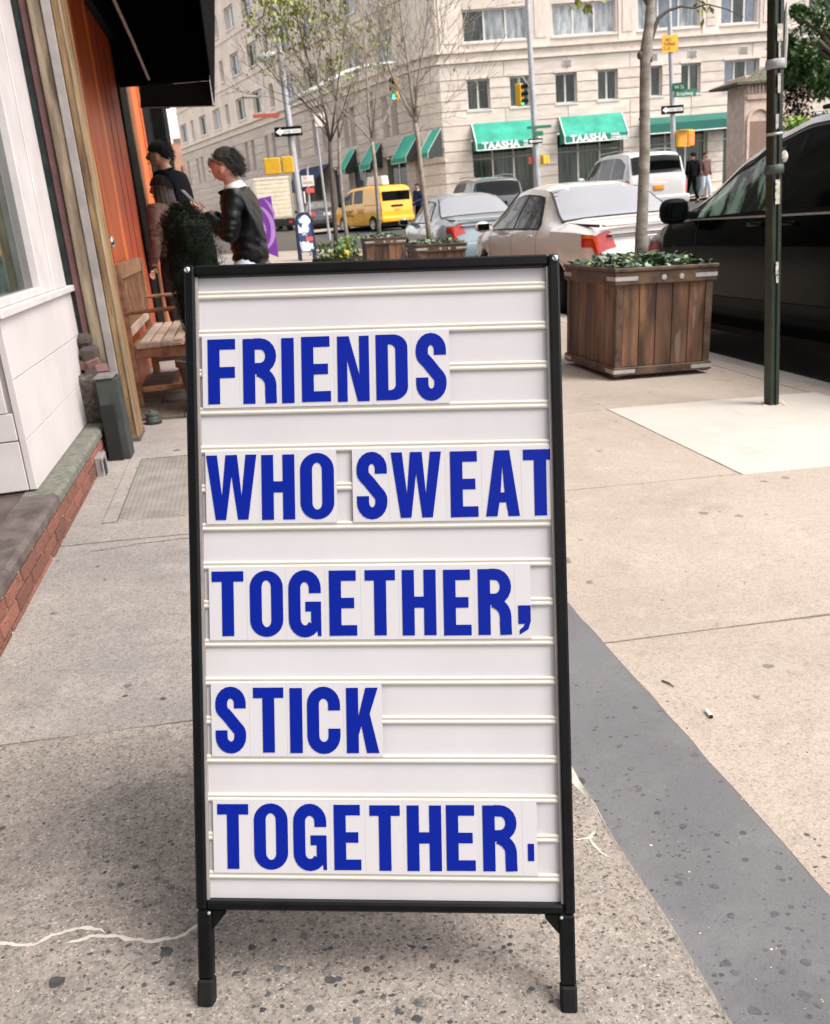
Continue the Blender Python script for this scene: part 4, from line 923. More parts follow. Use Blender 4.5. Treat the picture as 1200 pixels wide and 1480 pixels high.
tilt = Matrix.Rotation(math.atan(SLOPE), 4, 'Y')
p1.matrix_basis = Matrix.Translation((2.70, 6.18, zwalk(2.70, 6.18)-.0)) @ Matrix.Rotation(.03, 4, 'Z') @ tilt; WM[p1.name] = p1.matrix_basis.copy()
p2 = planter('tree_planter', 1, 1, .69, .72, .735, 'far wooden planter with three metal straps in front of the blue-grey sedan', 'wooden tree planters along the kerb', ivy=260)
def putat(root, x, y, rz=0, M2=tilt):
    root.matrix_basis = Matrix.Translation((x, y, zwalk(x, y))) @ Matrix.Rotation(rz, 4, 'Z') @ M2; WM[root.name] = root.matrix_basis.copy()
putat(p2, 2.46+.345, 13.0+.36, .02)
p3 = planter('tree_planter', 1, 1, .66, .72, .735, 'farthest wooden planter, left of the one before the blue-grey sedan', 'wooden tree planters along the kerb', ivy=200)
putat(p3, 2.18+.33, 16.0+.36, -.03)

# ================================================================== TREES
def grow(b, leafpts, p, d, r, L, depth, rng, spread=.55, upb=.25, kids=(2, 3), shrink=.68, minr=.0022, n=6):
    pts = [p]; rad = [r]; seg = max(3, int(5)); q = p.copy(); dd = d.copy()
    for i in range(seg):
        dd = (dd+Vector((rng.uniform(-.12, .12), rng.uniform(-.12, .12), rng.uniform(-.05, .12)+upb*.12))).normalized()
        q = q+dd*(L/seg); pts.append(q.copy()); rad.append(r*(1-.45*(i+1)/seg))
        if depth > 0 and i >= 1 and rng.random() < .55:
            a = rng.uniform(0, 2*pi); side = dd.orthogonal().normalized(); side = Matrix.Rotation(a, 3, dd) @ side
            nd = (dd*(1-spread)+side*spread+Vector((0, 0, upb))).normalized()
            grow(b, leafpts, q.copy(), nd, rad[-1]*.62, L*shrink*rng.uniform(.7, 1.1), depth-1, rng, spread, upb, kids, shrink, minr, max(4, n-1))
    b.tube(pts, [max(minr, x) for x in rad], n)
    if depth <= 1: leafpts += pts[1:]
    if depth > 0:
        for _ in range(rng.randint(*kids)):
            a = rng.uniform(0, 2*pi); side = Matrix.Rotation(a, 3, dd) @ dd.orthogonal().normalized()
            nd = (dd*(1-spread*.8)+side*spread*.8+Vector((0, 0, upb))).normalized()
            grow(b, leafpts, q.copy(), nd, rad[-1]*.8, L*shrink*rng.uniform(.8, 1.15), depth-1, rng, spread, upb, kids, shrink, minr, max(4, n-1))
def leaves(pts, cnt, size, rng, spread, m, parent, name='foliage', kind='stuff'):
    b = MB()
    for k in range(cnt):
        c = rng.choice(pts)+Vector((rng.gauss(0, spread), rng.gauss(0, spread), rng.gauss(0, spread)))
        s = size*rng.uniform(.6, 1.3); M = Matrix.Translation(c) @ Matrix.Rotation(rng.uniform(0, 6.28), 4, 'Z') @ Matrix.Rotation(rng.uniform(-1.2, 1.2), 4, 'X')
        b.add([M @ Vector(p) for p in ((0, -s, 0), (s*.5, 0, s*.12), (0, s, 0), (-s*.5, 0, s*.12))], [(0, 1, 2, 3)])
    return b.build(name, m, parent, kind=kind, recalc=False)
def trunkpath(pxs, Y, wob=0): return [atY(px, py, Y) for px, py in pxs]
# the near planter's tree
t = empty('street_tree', (2.71, 6.25, .45), 'slim grey trunk with knots rising from the nearest planter', 'tree', 'young trees in the planters')
Yt = 6.28
P = trunkpath([(927, 380), (927, 340), (929, 300), (931, 250), (932, 215), (932, 170), (932, 130), (933, 92), (934, 78), (935, 64), (938, 40), (940, 10), (942, -40), (944, -160), (940, -420)], Yt)
b = MB(); b.tube(P, [.050, .043, .039, .038, .037, .036, .035, .036, .044, .038, .032, .030, .028, .022, .012], 14)
o = b.build('trunk', M_bark, t, smooth=True)
for (px, py, s) in ((925, 80, .020), (940, 86, .017), (936, 268, .008), (925, 172, .009)):
    c = atY(px, py, Yt-.02); MB().ell(c, (s, s, s*1.3), 10, 7).build('knot', M_bark3, t, smooth=True)
b = MB(); lp = []
P = trunkpath([(936, 72), (944, 48), (952, 26), (966, 15), (985, 9), (1003, 12), (1022, 6), (1050, 13), (1075, 25)], Yt); b.tube(P, [.020, .017, .014, .010, .008, .006, .005, .004, .002], 8); lp += P[4:]
P = trunkpath([(933, 60), (938, 20), (936, -20), (926, -80), (910, -180)], Yt); b.tube(P, [.020, .018, .016, .012, .006], 8)
P = trunkpath([(938, 10), (915, -30), (880, -60), (850, -70)], Yt); b.tube(P, [.012, .010, .007, .003], 7); lp2 = P[2:]
rg = random.Random(5)
for s_, d_ in (((920, -110), (-.5, .2, .5)), ((942, -100), (.5, .1, .5)), ((940, -200), (.3, -.3, .8)), ((926, -60), (-.6, -.1, .2))):
    grow(b, lp2, atY(*s_, Yt), Vector(d_).normalized(), .012, .7, 2, rg, .5, .1)
b.build('branches', M_bark3, t, smooth=True)
leaves([atY(845, 8, Yt), atY(858, 2, Yt), atY(830, 2, Yt)], 26, .035, rg, .05, M_leafy, t)
leaves([atY(1012, 16, Yt), atY(1022, 22, Yt)], 14, .030, rg, .035, M_leafy, t)
leaves(lp2, 260, .035, rg, .08, M_leafy, t)
# three bare saplings farther on
def sapling(Y, trunk, rad, boughs, label, seed, m, leafn, leafpos=None, depth=3, group='young trees in the planters'):
    rg = random.Random(seed); P = trunkpath(trunk, Y); base = P[0]
    t = empty('street_tree', (base.x, base.y, base.z), label, 'tree', group)
    b = MB(); b.tube(P, rad, 10); lp = []
    o = b.build('trunk', m, t, smooth=True)
    b = MB()
    for (pts, r0, dY) in boughs:
        Q = [atY(px, py, Y+dY*i/(len(pts)-1)) for i, (px, py) in enumerate(pts)]
        b.tube(Q, [r0*(1-.7*i/(len(Q)-1)) for i in range(len(Q))], 7)
        for i in range(1, len(Q)):
            for _ in range(2):
                d = (Q[i]-Q[i-1]).normalized(); s = Matrix.Rotation(rg.uniform(0, 6.28), 3, d) @ d.orthogonal().normalized()
                grow(b, lp, Q[i].lerp(Q[i-1], rg.random()), (d*.6+s*.55+Vector((0, 0, .2))).normalized(), r0*.42*(1-.5*i/len(Q)), rg.uniform(.35, .75)*Y/14, depth-1, rg, .5, .12, (1, 2), .66, .0028, 4)
    b.build('branches', m, t, smooth=True)
    if leafn: 
        if leafpos:
            pp = [atY(x+rg.uniform(-w_, w_), y+rg.uniform(-h_, h_), Y+rg.uniform(-.8, .8)) for (x, y, w_, h_, n_) in leafpos for _ in range(n_)]
            leaves(pp, leafn, .052, rg, .075, M_leafy, t)
            leaves(lp, leafn//3, .04, rg, .05, M_leafy, t)
        else: leaves(lp, leafn, .035, rg, .05, M_leafy, t)
    return t
sapling(13.35, [(622, 358), (618, 320), (613, 280), (608, 240), (604, 200), (601, 178)], [.040, .036, .034, .032, .030, .030],
        [([(601, 180), (596, 140), (590, 95), (583, 50), (577, 0), (570, -80)], .024, .3), ([(601, 175), (586, 150), (570, 118), (556, 80), (549, 40), (545, -20)], .016, -.5), ([(602, 178), (611, 150), (628, 110), (650, 80), (668, 40), (682, -10)], .013, .5), ([(600, 170), (603, 120), (612, 70), (618, 20), (622, -60)], .017, -.2), ([(603, 195), (618, 170), (640, 155), (668, 120)], .008, .4)],
        'bare young tree standing in the planter before the blue-grey sedan', 11, M_bark2, 110)
sapling(16.35, [(548, 345), (547, 300), (544, 260), (541, 230), (538, 205)], [.040, .036, .034, .032, .030],
        [([(538, 207), (533, 160), (530, 110), (527, 60), (524, -10)], .024, .4), ([(538, 205), (520, 185), (500, 165), (478, 140), (455, 118)], .015, -.6), ([(539, 207), (552, 180), (566, 150), (580, 120)], .013, .6), ([(538, 200), (543, 150), (548, 100), (553, 40), (560, -30)], .017, -.3)],
        'bare young tree in the farthest planter, in front of the yellow taxi', 12, M_bark2, 60)
sapling(18.5, [(487, 372), (485, 330), (481, 280), (478, 240), (477, 205)], [.048, .044, .042, .040, .038],
        [([(477, 207), (470, 180), (452, 160), (432, 140), (405, 120), (380, 90)], .022, .4), ([(477, 205), (472, 170), (462, 130), (445, 85), (430, 30), (420, -40)], .024, -.5), ([(478, 205), (484, 160), (490, 110), (497, 60), (503, -20)], .024, .5), ([(478, 205), (492, 170), (505, 130), (517, 100)], .016, -.5), ([(465, 130), (440, 100), (415, 50), (400, 0)], .014, .6)],
        'forked young tree with fresh yellow green leaves above a flower bed', 13, M_bark3, 1500, [(400, 20, 45, 28, 60), (440, 45, 55, 30, 70), (430, 5, 70, 15, 60), (500, 70, 45, 35, 40), (415, 90, 35, 25, 22), (540, 50, 45, 45, 30), (480, 110, 60, 25, 24)])
sapling(18.9, [(505, 372), (500, 330), (494, 280), (491, 240), (490, 200)], [.040, .038, .036, .034, .030],
        [([(490, 202), (486, 150), (480, 90), (474, 30), (470, -40)], .020, .4), ([(490, 200), (500, 160), (512, 120), (528, 80)], .015, -.4)],
        'paler slender tree close beside the leafy forked tree', 14, M_bark2, 60)
# flower bed at the foot of that tree
t = empty('flower_bed', atY(488, 372, 18.2)-Vector((0, 0, .2)), 'low green plants with yellow flowers round the foot of two thin trees', 'flower bed')
rg = random.Random(21); c = atY(488, 368, 18.3)
b = [c+Vector((rg.uniform(-.38, .38), rg.uniform(-.4, .4), rg.uniform(-.35, .22))) for _ in range(160)]
leaves(b, 900, .05, rg, .03, M_leafg, t)
c = atY(505, 358, 18.3); leaves([c+Vector((rg.uniform(-.2, .2), rg.uniform(-.3, .3), rg.uniform(-.3, .2))) for _ in range(60)], 380, .05, rg, .03, M_lime, t, 'pale_foliage')
c = atY(489, 370, 18.0); leaves([c+Vector((rg.uniform(-.22, .22), rg.uniform(-.1, .1), rg.uniform(-.15, .06))) for _ in range(30)], 60, .045, rg, .02, mat('yellow_flower', (.75, .55, .08), .7, .1, 5), t, 'flowers')
MB().tube([atY(488, 378, 18.4)-Vector((0, 0, .35)), atY(488, 372, 18.4)], [.5, .5], 14).build('soil_mound', M_soil, t)
# big leafy tree beyond, upper right; lime hedge; ivy-dark mass
def crown(name, label, cat, cl, n, size, m, trunk=None, group=None, m2=None):
    c0 = cl[0][0]; t = empty(name, (c0.x, c0.y, grise(c0.y)), label, cat, group); rg = random.Random(len(label))
    b = MB(); b2 = MB()
    for k in range(n):
        c, r = rg.choice(cl)
        d = Vector((rg.gauss(0, 1), rg.gauss(0, 1), rg.gauss(0, 1))).normalized()*(rg.random()**.45)
        p = c+Vector((d.x*r[0], d.y*r[1], d.z*r[2]))
        if noise.noise(p*1.1) < -.22: continue
        s = size*rg.uniform(.6, 1.3); M = Matrix.Translation(p) @ Matrix.Rotation(rg.uniform(0, 6.28), 4, 'Z') @ Matrix.Rotation(rg.uniform(-1.1, 1.1), 4, 'X')
        (b if (not m2 or rg.random() < .7) else b2).add([M @ Vector(q) for q in ((0, -s, 0), (s*.5, 0, s*.12), (0, s, 0), (-s*.5, 0, s*.12))], [(0, 1, 2, 3)])
    b.build('crown', m, t, kind='stuff', recalc=False)
    if m2: b2.build('crown_mid_green', m2, t, kind='stuff', recalc=False)  # share of the leaves in a second green
    if trunk:
        tb = MB(); lp = []
        tb.tube(trunk[0], trunk[1], 9)
        for c, r in cl: tb.tube([trunk[0][-1], trunk[0][-1].lerp(c, .5)+Vector((0, 0, .2)), c], [trunk[1][-1]*.7, .05, .02], 5)
        tb.build('trunk', M_bark3, t, smooth=True)
    return t
Yc = 19.0
cl = [(atY(x, y, Yc+dy), (r, r*.9, r*.8)) for x, y, r, dy in ((1180, 40, .75, 0), (1150, 60, .55, -.3), (1200, 90, .7, .4), (1165, 100, .5, 0), (1215, 20, .9, .3), (1140, 85, .35, 0), (1195, 120, .45, 0), (1235, 60, 1.0, 0), (1130, 66, .28, .2), (1150, 25, .3, 0))]
fp = atY(1235, 250, Yc); crown('leafy_tree', 'dense green leafy tree hanging over the stone gate pier', 'tree', cl, 4200, .09, M_leafg, ([Vector((fp.x, fp.y, grise(Yc)-.3)), atY(1230, 150, Yc), atY(1215, 90, Yc)], [.16, .12, .09]), m2=mat('mid_green_leaf', (.10, .20, .06), .5, .3, 3, col2=(.17, .28, .10)))
Yh = 17.5
cl = [(atY(x, y, Yh), (.5, .5, .26)) for x, y in ((1165, 178), (1185, 170), (1205, 163), (1225, 160), (1175, 185), (1200, 180), (1245, 155))]
crown('lime_hedge', 'bright lime green bush showing over the roof of the black van', 'bush', cl, 2600, .06, M_lime)

# ================================================================== VEHICLES
def lerp(a, b, t): return a+(b-a)*t
def pw(keys, y):
    if y <= keys[0][0]: return keys[0][1]
    for (a, va), (b, vb) in zip(keys[:-1], keys[1:]):
        if y <= b:
            t = (y-a)/(b-a); t = t*t*(3-2*t)*.5+t*.5; return va+(vb-va)*t
    return keys[-1][1]
class Car:
    """body lofted along its length from a top line, a waist line and a plan line"""
    def __init__(s, top, belt, half, roof, sill, wheels, wr, L, tumble=.05):
        s.top, s.belt, s.half, s.roof, s.sill, s.wheels, s.wr, s.L = top, belt, half, roof, sill, wheels, wr, L; s.tb = tumble
    def sec(s, y):
        W = pw(s.half, y); zt = pw(s.top, y); zb = min(pw(s.belt, y), zt-.012); wr = pw(s.roof, y); zs = pw(s.sill, y)
        za = zs
        for wy in s.wheels:
            d = abs(y-wy); r = s.wr+.055
            if d < r: za = max(za, s.wr+math.sqrt(r*r-d*d)*.98)
        za = min(za, zb-.08)
        h = zt-zb; d = min(.10, h*.4)
        p = [(W*.93, max(zs, za)), (W*.985, max(lerp(zs, zb, .25), za+.01)), (W, max(lerp(zs, zb, .6), za+.02)), (W*.99, lerp(zs, zb, .88) if za < lerp(zs, zb, .85) else max(za+.03, lerp(zs, zb, .88))), (W*.955, zb)]
        x4, x6 = W*.955, min(wr, W*.955)
        p.append(((x4+x6)/2+.015*min(1, h*3), lerp(zb, zt-d, .5))); p.append((x6, zt-d)); p.append((x6-.055, zt-d*.32)); p.append((x6*.62, zt-.004+.012)); p.append((0, zt+.012))
        return p
    def pt(s, y, k):
        """surface point, k along the section"""
        P = s.sec(y); i = min(8, int(k)); t = k-i
        return Vector((-lerp(P[i][0], P[i+1][0], t), y, lerp(P[i][1], P[i+1][1], t)))
    def nrm(s, y, k):
        a = s.pt(y+.01, k)-s.pt(y-.01, k); b = s.pt(y, min(8.99, k+.02))-s.pt(y, max(0, k-.02)); n = a.cross(b).normalized()
        c = s.pt(y, k)-Vector((0, y, .6)); return n if n.dot(c) > 0 else -n
    def body(s, m, parent, m_low=None, split=None):
        ys = sorted(set([round(i*.045, 4) for i in range(int(s.L/.045)+1)]+[s.L]+[k[0] for k in s.top]))
        rows = []
        for y in ys:
            P = s.sec(y); full = [(-x, z) for x, z in P]+[(x, z) for x, z in P[-2::-1]]
            rows.append([Vector((x, y, z)) for x, z in full])
        b = MB(); b.grid(rows)
        b.add(rows[0], [tuple(range(len(rows[0])))]); b.add(rows[-1], [tuple(range(len(rows[-1])-1, -1, -1))])
        o = b.build('body', m, parent, smooth=True, autosm=32, recalc=True)
        ui = MB(); x = s.sec(s.L*.5)[0][0]-.06
        ui.box((-x, .25, .2), (x, s.L-.25, .55)).build('underbody', M_dark, parent)
        return o
    def patch(s, name, y0, y1, k0, k1, m, parent, off=.005, side=0, ny=10, nk=5, shape=None, thick=False):
        """thin piece following the surface; side 0 left, 1 right"""
        rows = []
        for i in range(ny+1):
            r = []
            for j in range(nk+1):
                u, v = i/ny, j/nk
                y = lerp(y0, y1, u); k = lerp(k0, k1, v)
                if shape: y, k = shape(u, v)
                p = s.pt(y, k)+s.nrm(y, k)*off
                if side: p.x = -p.x
                r.append(p)
            rows.append(r)
        return MB().grid(rows).build(name, m, parent, smooth=True, recalc=False)
    def screen(s, name, y0, y1, m, parent, off=.006, wk=.93, inset=.04):
        """windscreen or rear window on the sloping top between y0 and y1"""
        rows = []
        for i in range(9):
            y = lerp(y0, y1, i/8); P = s.sec(y); xs = P[6][0]*wk; zt = P[9][1]
            r = []
            for j in range(13):
                u = -1+2*j/12; z = zt-(zt-(P[7][1]+.005))*abs(u)**3.0
                r.append(Vector((xs*u, y, z)))
            rows.append(r)
        # offset along the mean normal
        a = rows[-1][6]-rows[0][6]; n = Vector((1, 0, 0)).cross(a).normalized(); n = n if n.z > 0 else -n
        rows = [[p+n*off for p in r] for r in rows]
        return MB().grid(rows).build(name, m, parent, smooth=True, recalc=False)
    def wheel(s, y, side, parent, w=.21, rimm=None):
        x = s.sec(y)[2][0]-w+.015; sg = -1 if side == 0 else 1
        M = Matrix.Translation((sg*x, y, s.wr)) @ Matrix.Rotation(sg*pi/2, 4, 'Y')
        t = lathe('wheel', [(s.wr*.62, w*.96), (s.wr*.66, w), (s.wr*.93, w), (s.wr, w*.88), (s.wr, 0), (s.wr*.6, 0)], M_rubber, parent, M, 28)
        lathe('rim', [(.001, w*.88), (s.wr*.18, w*.90), (s.wr*.22, w*.80), (s.wr*.55, w*.86), (s.wr*.62, w*.96)], rimm or M_rim, t, M, 28)
        for k in range(5):
            a = 2*pi*k/5; R_m = M @ Matrix.Rotation(a, 4, 'Z')
            MB().box((s.wr*.26, -s.wr*.10, w*.835), (s.wr*.52, s.wr*.10, w*.875), R_m).build('rim_opening', M_dark, t)
        return t
def carroot(label, cat='car', name='parked_car', group=None): return empty(name, (0, 0, 0), label, cat, group)
def place(root, xleft, yrear, half, rz=0, z=None, tiltY=True):
    x = xleft+half; zz = zroad(x, yrear) if z is None else z
    sl = math.atan(.024) if (tiltY and yrear > 7) else 0
    root.matrix_basis = Matrix.Translation((x, yrear, zz)) @ Matrix.Rotation(rz, 4, 'Z') @ Matrix.Rotation(sl, 4, 'X'); WM[root.name] = root.matrix_basis.copy()
def rbox(name, a, b, m, p, bev=.01, seg=2): return MB().box(a, b).build(name, m, p, bevel=bev, seg=seg, smooth=True, autosm=40)
M_glassw = mat('sky_glare_rear_glass', (.56, .55, .56), .10, .03, 2, metal=.85)  # pale and metallic to put the sky's glare on the rear glass
def sedan(label, paint, plate_m=M_plate, hs=1.0, details=True, platetxt=None, tint=None):
    t = carroot(label)
    c = Car(top=[(0, .66*hs), (.05, .80*hs), (.12, .97*hs), (.30, 1.015*hs), (.98, 1.035*hs), (1.12, 1.06*hs), (1.85, 1.375*hs), (2.15, 1.415*hs), (2.7, 1.43*hs), (3.05, 1.39*hs), (3.70, 1.05*hs), (4.55, .84*hs), (4.80, .70*hs), (4.88, .56*hs)],
            belt=[(0, .64*hs), (.12, .93*hs), (.5, .95*hs), (1.2, .95*hs), (3.6, .90*hs), (4.5, .80*hs), (4.88, .50*hs)],
            half=[(0, .66), (.06, .76), (.25, .85), (.9, .895), (2.4, .905), (3.9, .89), (4.5, .80), (4.80, .66), (4.88, .56)],
            roof=[(0, .60), (.12, .70), (.9, .78), (1.05, .76), (1.9, .60), (2.7, .60), (3.1, .62), (3.7, .76), (4.6, .66), (4.88, .45)],
            sill=[(0, .36), (.3, .27), (1.6, .20), (3.4, .20), (4.6, .26), (4.88, .36)], wheels=(.98, 3.86), wr=.315, L=4.88)
    c.body(paint, t)
    for y in (.98, 3.86):
        for s_ in (0, 1): c.wheel(y, s_, t)
    for s_ in (0, 1):
        c.patch('window_seal', 0, 0, 0, 0, M_dark, t, .003, s_, shape=lambda u, v: (lerp(1.58, 3.58, u), lerp(4.05, lerp(4.6, 6.05, min(1, u/.18)) if u < .18 else 6.05, v)))
        c.patch('rear_side_glass', 0, 0, 0, 0, M_carglass, t, .0065, s_, shape=lambda u, v: (lerp(1.66, 2.50, u), lerp(4.14, lerp(4.6, 5.92, min(1, u/.42)), v)))
        c.patch('front_side_glass', 0, 0, 0, 0, M_carglass, t, .0065, s_, shape=lambda u, v: (lerp(2.56, 3.50, u), lerp(4.14, 5.92, v)))
        for y in (1.60, 2.53, 3.52): c.patch('door_gap', y, y+.009, .4, 3.98, M_dark, t, .0025, s_, ny=1, nk=14)
        for y in (1.78, 2.70):
            p = c.pt(y, 3.35)+c.nrm(y, 3.35)*.002; sg = 1 if s_ else -1; p.x = abs(p.x)*sg
            rbox('door_handle', (min(p.x, p.x+sg*.03), y-.08, p.z-.015), (max(p.x, p.x+sg*.03), y+.06, p.z+.015), paint, t, .01)
        c.patch('side_moulding', .5, 4.4, 1.55, 1.75, paint, t, .014, s_, ny=40, nk=2)
        # mirror
        sg = 1 if s_ else -1; p = c.pt(3.42, 4.1); x = abs(p.x)*sg
        b = MB(); b.box((min(x, x+sg*.06), 3.46, p.z-.01), (max(x, x+sg*.06), 3.52, p.z+.04)); b.build('mirror_arm', paint, t, bevel=.008)
        o = MB().ell((x+sg*.15, 3.48, p.z+.055), (.115, .055, .075), 14, 9).build('mirror', paint, t, smooth=True)
        MB().box((x+sg*.15-.085, 3.415, p.z+.01), (x+sg*.15+.085, 3.432, p.z+.10)).build('mirror_glass', M_carglass, o, bevel=.01)
        # tail light wraps the corner
        tl = c.patch('tail_light', 0, 0, 0, 0, M_red, t, .010, s_, ny=12, nk=8, shape=lambda u, v: (lerp(.012, .30-.06*(1-v), u), lerp(2.75, 3.95, v)))
        c.patch('indicator', 0, 0, 0, 0, M_redo, tl, .014, s_, ny=10, nk=4, shape=lambda u, v: (lerp(.05, .25, u), lerp(3.5, 3.85, v)))
        c.patch('rear_lens', 0, 0, 0, 0, M_red, tl, .010, s_, ny=6, nk=8, shape=lambda u, v: (lerp(.05, .112, u), lerp(3.95, 7.3, v)))
        x0, x1 = sorted((sg*.38, sg*.66)); o = rbox('headlight', (x0, 4.70, .58), (x1, 4.84, .70), M_plate, t, .03)
    c.screen('rear_window_seal', 1.06, 1.90, M_dark, t, .004, .985); c.screen('rear_window', 1.10, 1.86, tint or M_glassw, t, .008, .945)
    c.screen('windscreen', 3.08, 3.68, M_carglass, t, .007)
    # boot lid seams, bumper, plate
    for x in (-.70, .70): MB().box((x-.004, .10, 1.0*hs), (x+.004, .98, 1.028*hs)).build('boot_gap', M_dark, t)
    rbox('bumper', (-.80, -.06, .40), (.80, .12, .655*hs), paint, t, .05, 3)
    rbox('boot_lip', (-.66, .055, 1.0*hs), (.66, .15, 1.025*hs), paint, t, .01)
    pl = rbox('licence_plate', (-.155, .008, .74*hs), (.155, .028, .86*hs), plate_m, t, .004)
    MB().box((-.20, .022, .71*hs), (.20, .055, .89*hs)).build('plate_recess', M_dark if plate_m is not M_plate else M_galv, t, bevel=.006)
    rbox('boot_trim', (-.62, .040, .915*hs), (.62, .078, .935*hs), M_chrome, t, .006)
    return t, c
s1, _c = sedan('champagne coloured sedan seen from behind, parked past the nearest planter', P_champ, hs=1.045)
place(s1, 3.64, 9.60, .905, R_(1.6))
s2, _c = sedan('blue-grey sedan with pale rear window parked behind the farther planters', P_bluegrey, hs=1.04)
place(s2, 3.72, 16.6, .905, .01)
text('DZB 4186', .085, mat('plate_print', (.12, .10, .22), .6, .1, 5), s2, s2.matrix_basis @ frame(Vector((-.135, .0055, .80)), Vector((1, 0, 0)), Vector((0, 0, 1)), Vector((0, -1, 0))) @ Matrix.Translation((0, -.028, 0)), 'plate_lettering', sx=.62)
def suv(label, paint, L=4.8, H=1.80, W=.93, plate_m=M_plateo, box=False, glass=M_carglass, cat='car', name='parked_car', low=None):
    t = carroot(label, cat, name); k = H/1.8
    c = Car(top=[(0, .70), (.03, .95*k), (.09, 1.20*k), (.30, 1.68*k), (.45, 1.75*k), (1.4, 1.80*k), (2.5, 1.78*k), (3.0, 1.68*k), (3.62, 1.18*k), (4.45, 1.02*k), (4.72, .88*k), (L, .60)],
            belt=[(0, .66), (.09, 1.10*k), (3.6, 1.06*k), (4.5, .94*k), (L, .55)],
            half=[(0, W*.86), (.08, W*.92), (.5, W), (3.9, W), (4.5, W*.90), (L, W*.70)],
            roof=[(0, W*.78), (.1, W*.84), (.5, W*.78), (3.0, W*.74), (3.7, W*.86), (4.6, W*.78), (L, W*.6)],
            sill=[(0, .42), (.4, .33), (3.9, .30), (L, .40)], wheels=(.92, L-.95), wr=.36, L=L)
    c.body(paint, t)
    for y in (.92, L-.95):
        for s_ in (0, 1): c.wheel(y, s_, t)
    for s_ in (0, 1):
        c.patch('side_glass', 0, 0, 0, 0, glass, t, .006, s_, ny=14, shape=lambda u, v: (lerp(.42, 1.30, u), lerp(4.15, lerp(5.4, 5.92, min(1, u*2)), v)))
        c.patch('side_glass', 0, 0, 0, 0, glass, t, .006, s_, ny=14, shape=lambda u, v: (lerp(1.36, 2.30, u), lerp(4.15, 5.92, v)))
        c.patch('front_glass', 0, 0, 0, 0, glass, t, .006, s_, ny=14, shape=lambda u, v: (lerp(2.36, 3.40, u), lerp(4.15, 5.92, v)))
        for y in (1.33, 2.33, 3.45): c.patch('door_gap', y, y+.01, .4, 3.98, M_dark, t, .0025, s_, ny=1, nk=12)
        sg = 1 if s_ else -1; x = abs(c.pt(3.3, 4.1).x)*sg
        o = MB().ell((x+sg*.13, 3.32, 1.16*k), (.12, .06, .085), 12, 8).build('mirror', M_blk if paint is not P_silver else paint, t, smooth=True)
        c.patch('tail_light', 0, 0, 0, 0, M_red, t, .008, s_, ny=8, nk=8, shape=lambda u, v: (lerp(.02, .26, u), lerp(2.6, 3.95, v)))
        MB().tube([Vector((sg*W*.66, .6, 1.82*k)), Vector((sg*W*.66, 1.5, 1.86*k)), Vector((sg*W*.66, 2.7, 1.83*k))], .018, 6).build('roof_rail', M_galv, t)
        x0, x1 = sorted((sg*.45, sg*.78)); rbox('headlight', (x0, L-.32, .74), (x1, L-.1, .88), M_plate, t, .03)
    # rear window, plate, bumper
    c.screen('rear_window_seal', .10, .292, M_dark, t, .006, .93); c.screen('rear_window', .107, .285, glass, t, .012, .89)
    rbox('bumper', (-W*.95, -.07, .46), (W*.95, .14, .70), low or paint, t, .05, 3)
    rbox('licence_plate', (-.155, -.012, .86), (.155, .02, .99), plate_m, t, .004)
    rbox('plate_surround', (-.24, .0205, .82), (.24, .06, 1.06), low or paint, t, .01)
    rbox('wiper', (-.3, .09, 1.16*k), (.05, .10, 1.175*k), M_blk, t, .003)
    c.screen('windscreen', 3.03, 3.58, glass, t, .007)
    return t, c
u1, _c = suv('silver sport utility car with an orange rear plate, beyond the trunk of the nearest tree', P_silver, H=1.92, W=.97)
place(u1, 11.75, 27.2, .97, z=zroad(12, 27.6)+.12); u1.matrix_basis = u1.matrix_basis @ Matrix.Scale(1.06, 4)
u2, c_ = suv('dark grey sport utility car behind the blue-grey sedan, brake light lit', P_dgrey, plate_m=M_plate, low=M_blk)
place(u2, 7.45, 29.3, .93)
rbox('brake_light', (-.16, .20, 1.70), (.16, .27, 1.745), mat('lit_brake_light', (.7, .1, .03), .4, .1, 5, emit=(1, .22, .06, 1.6)), u2, .008)
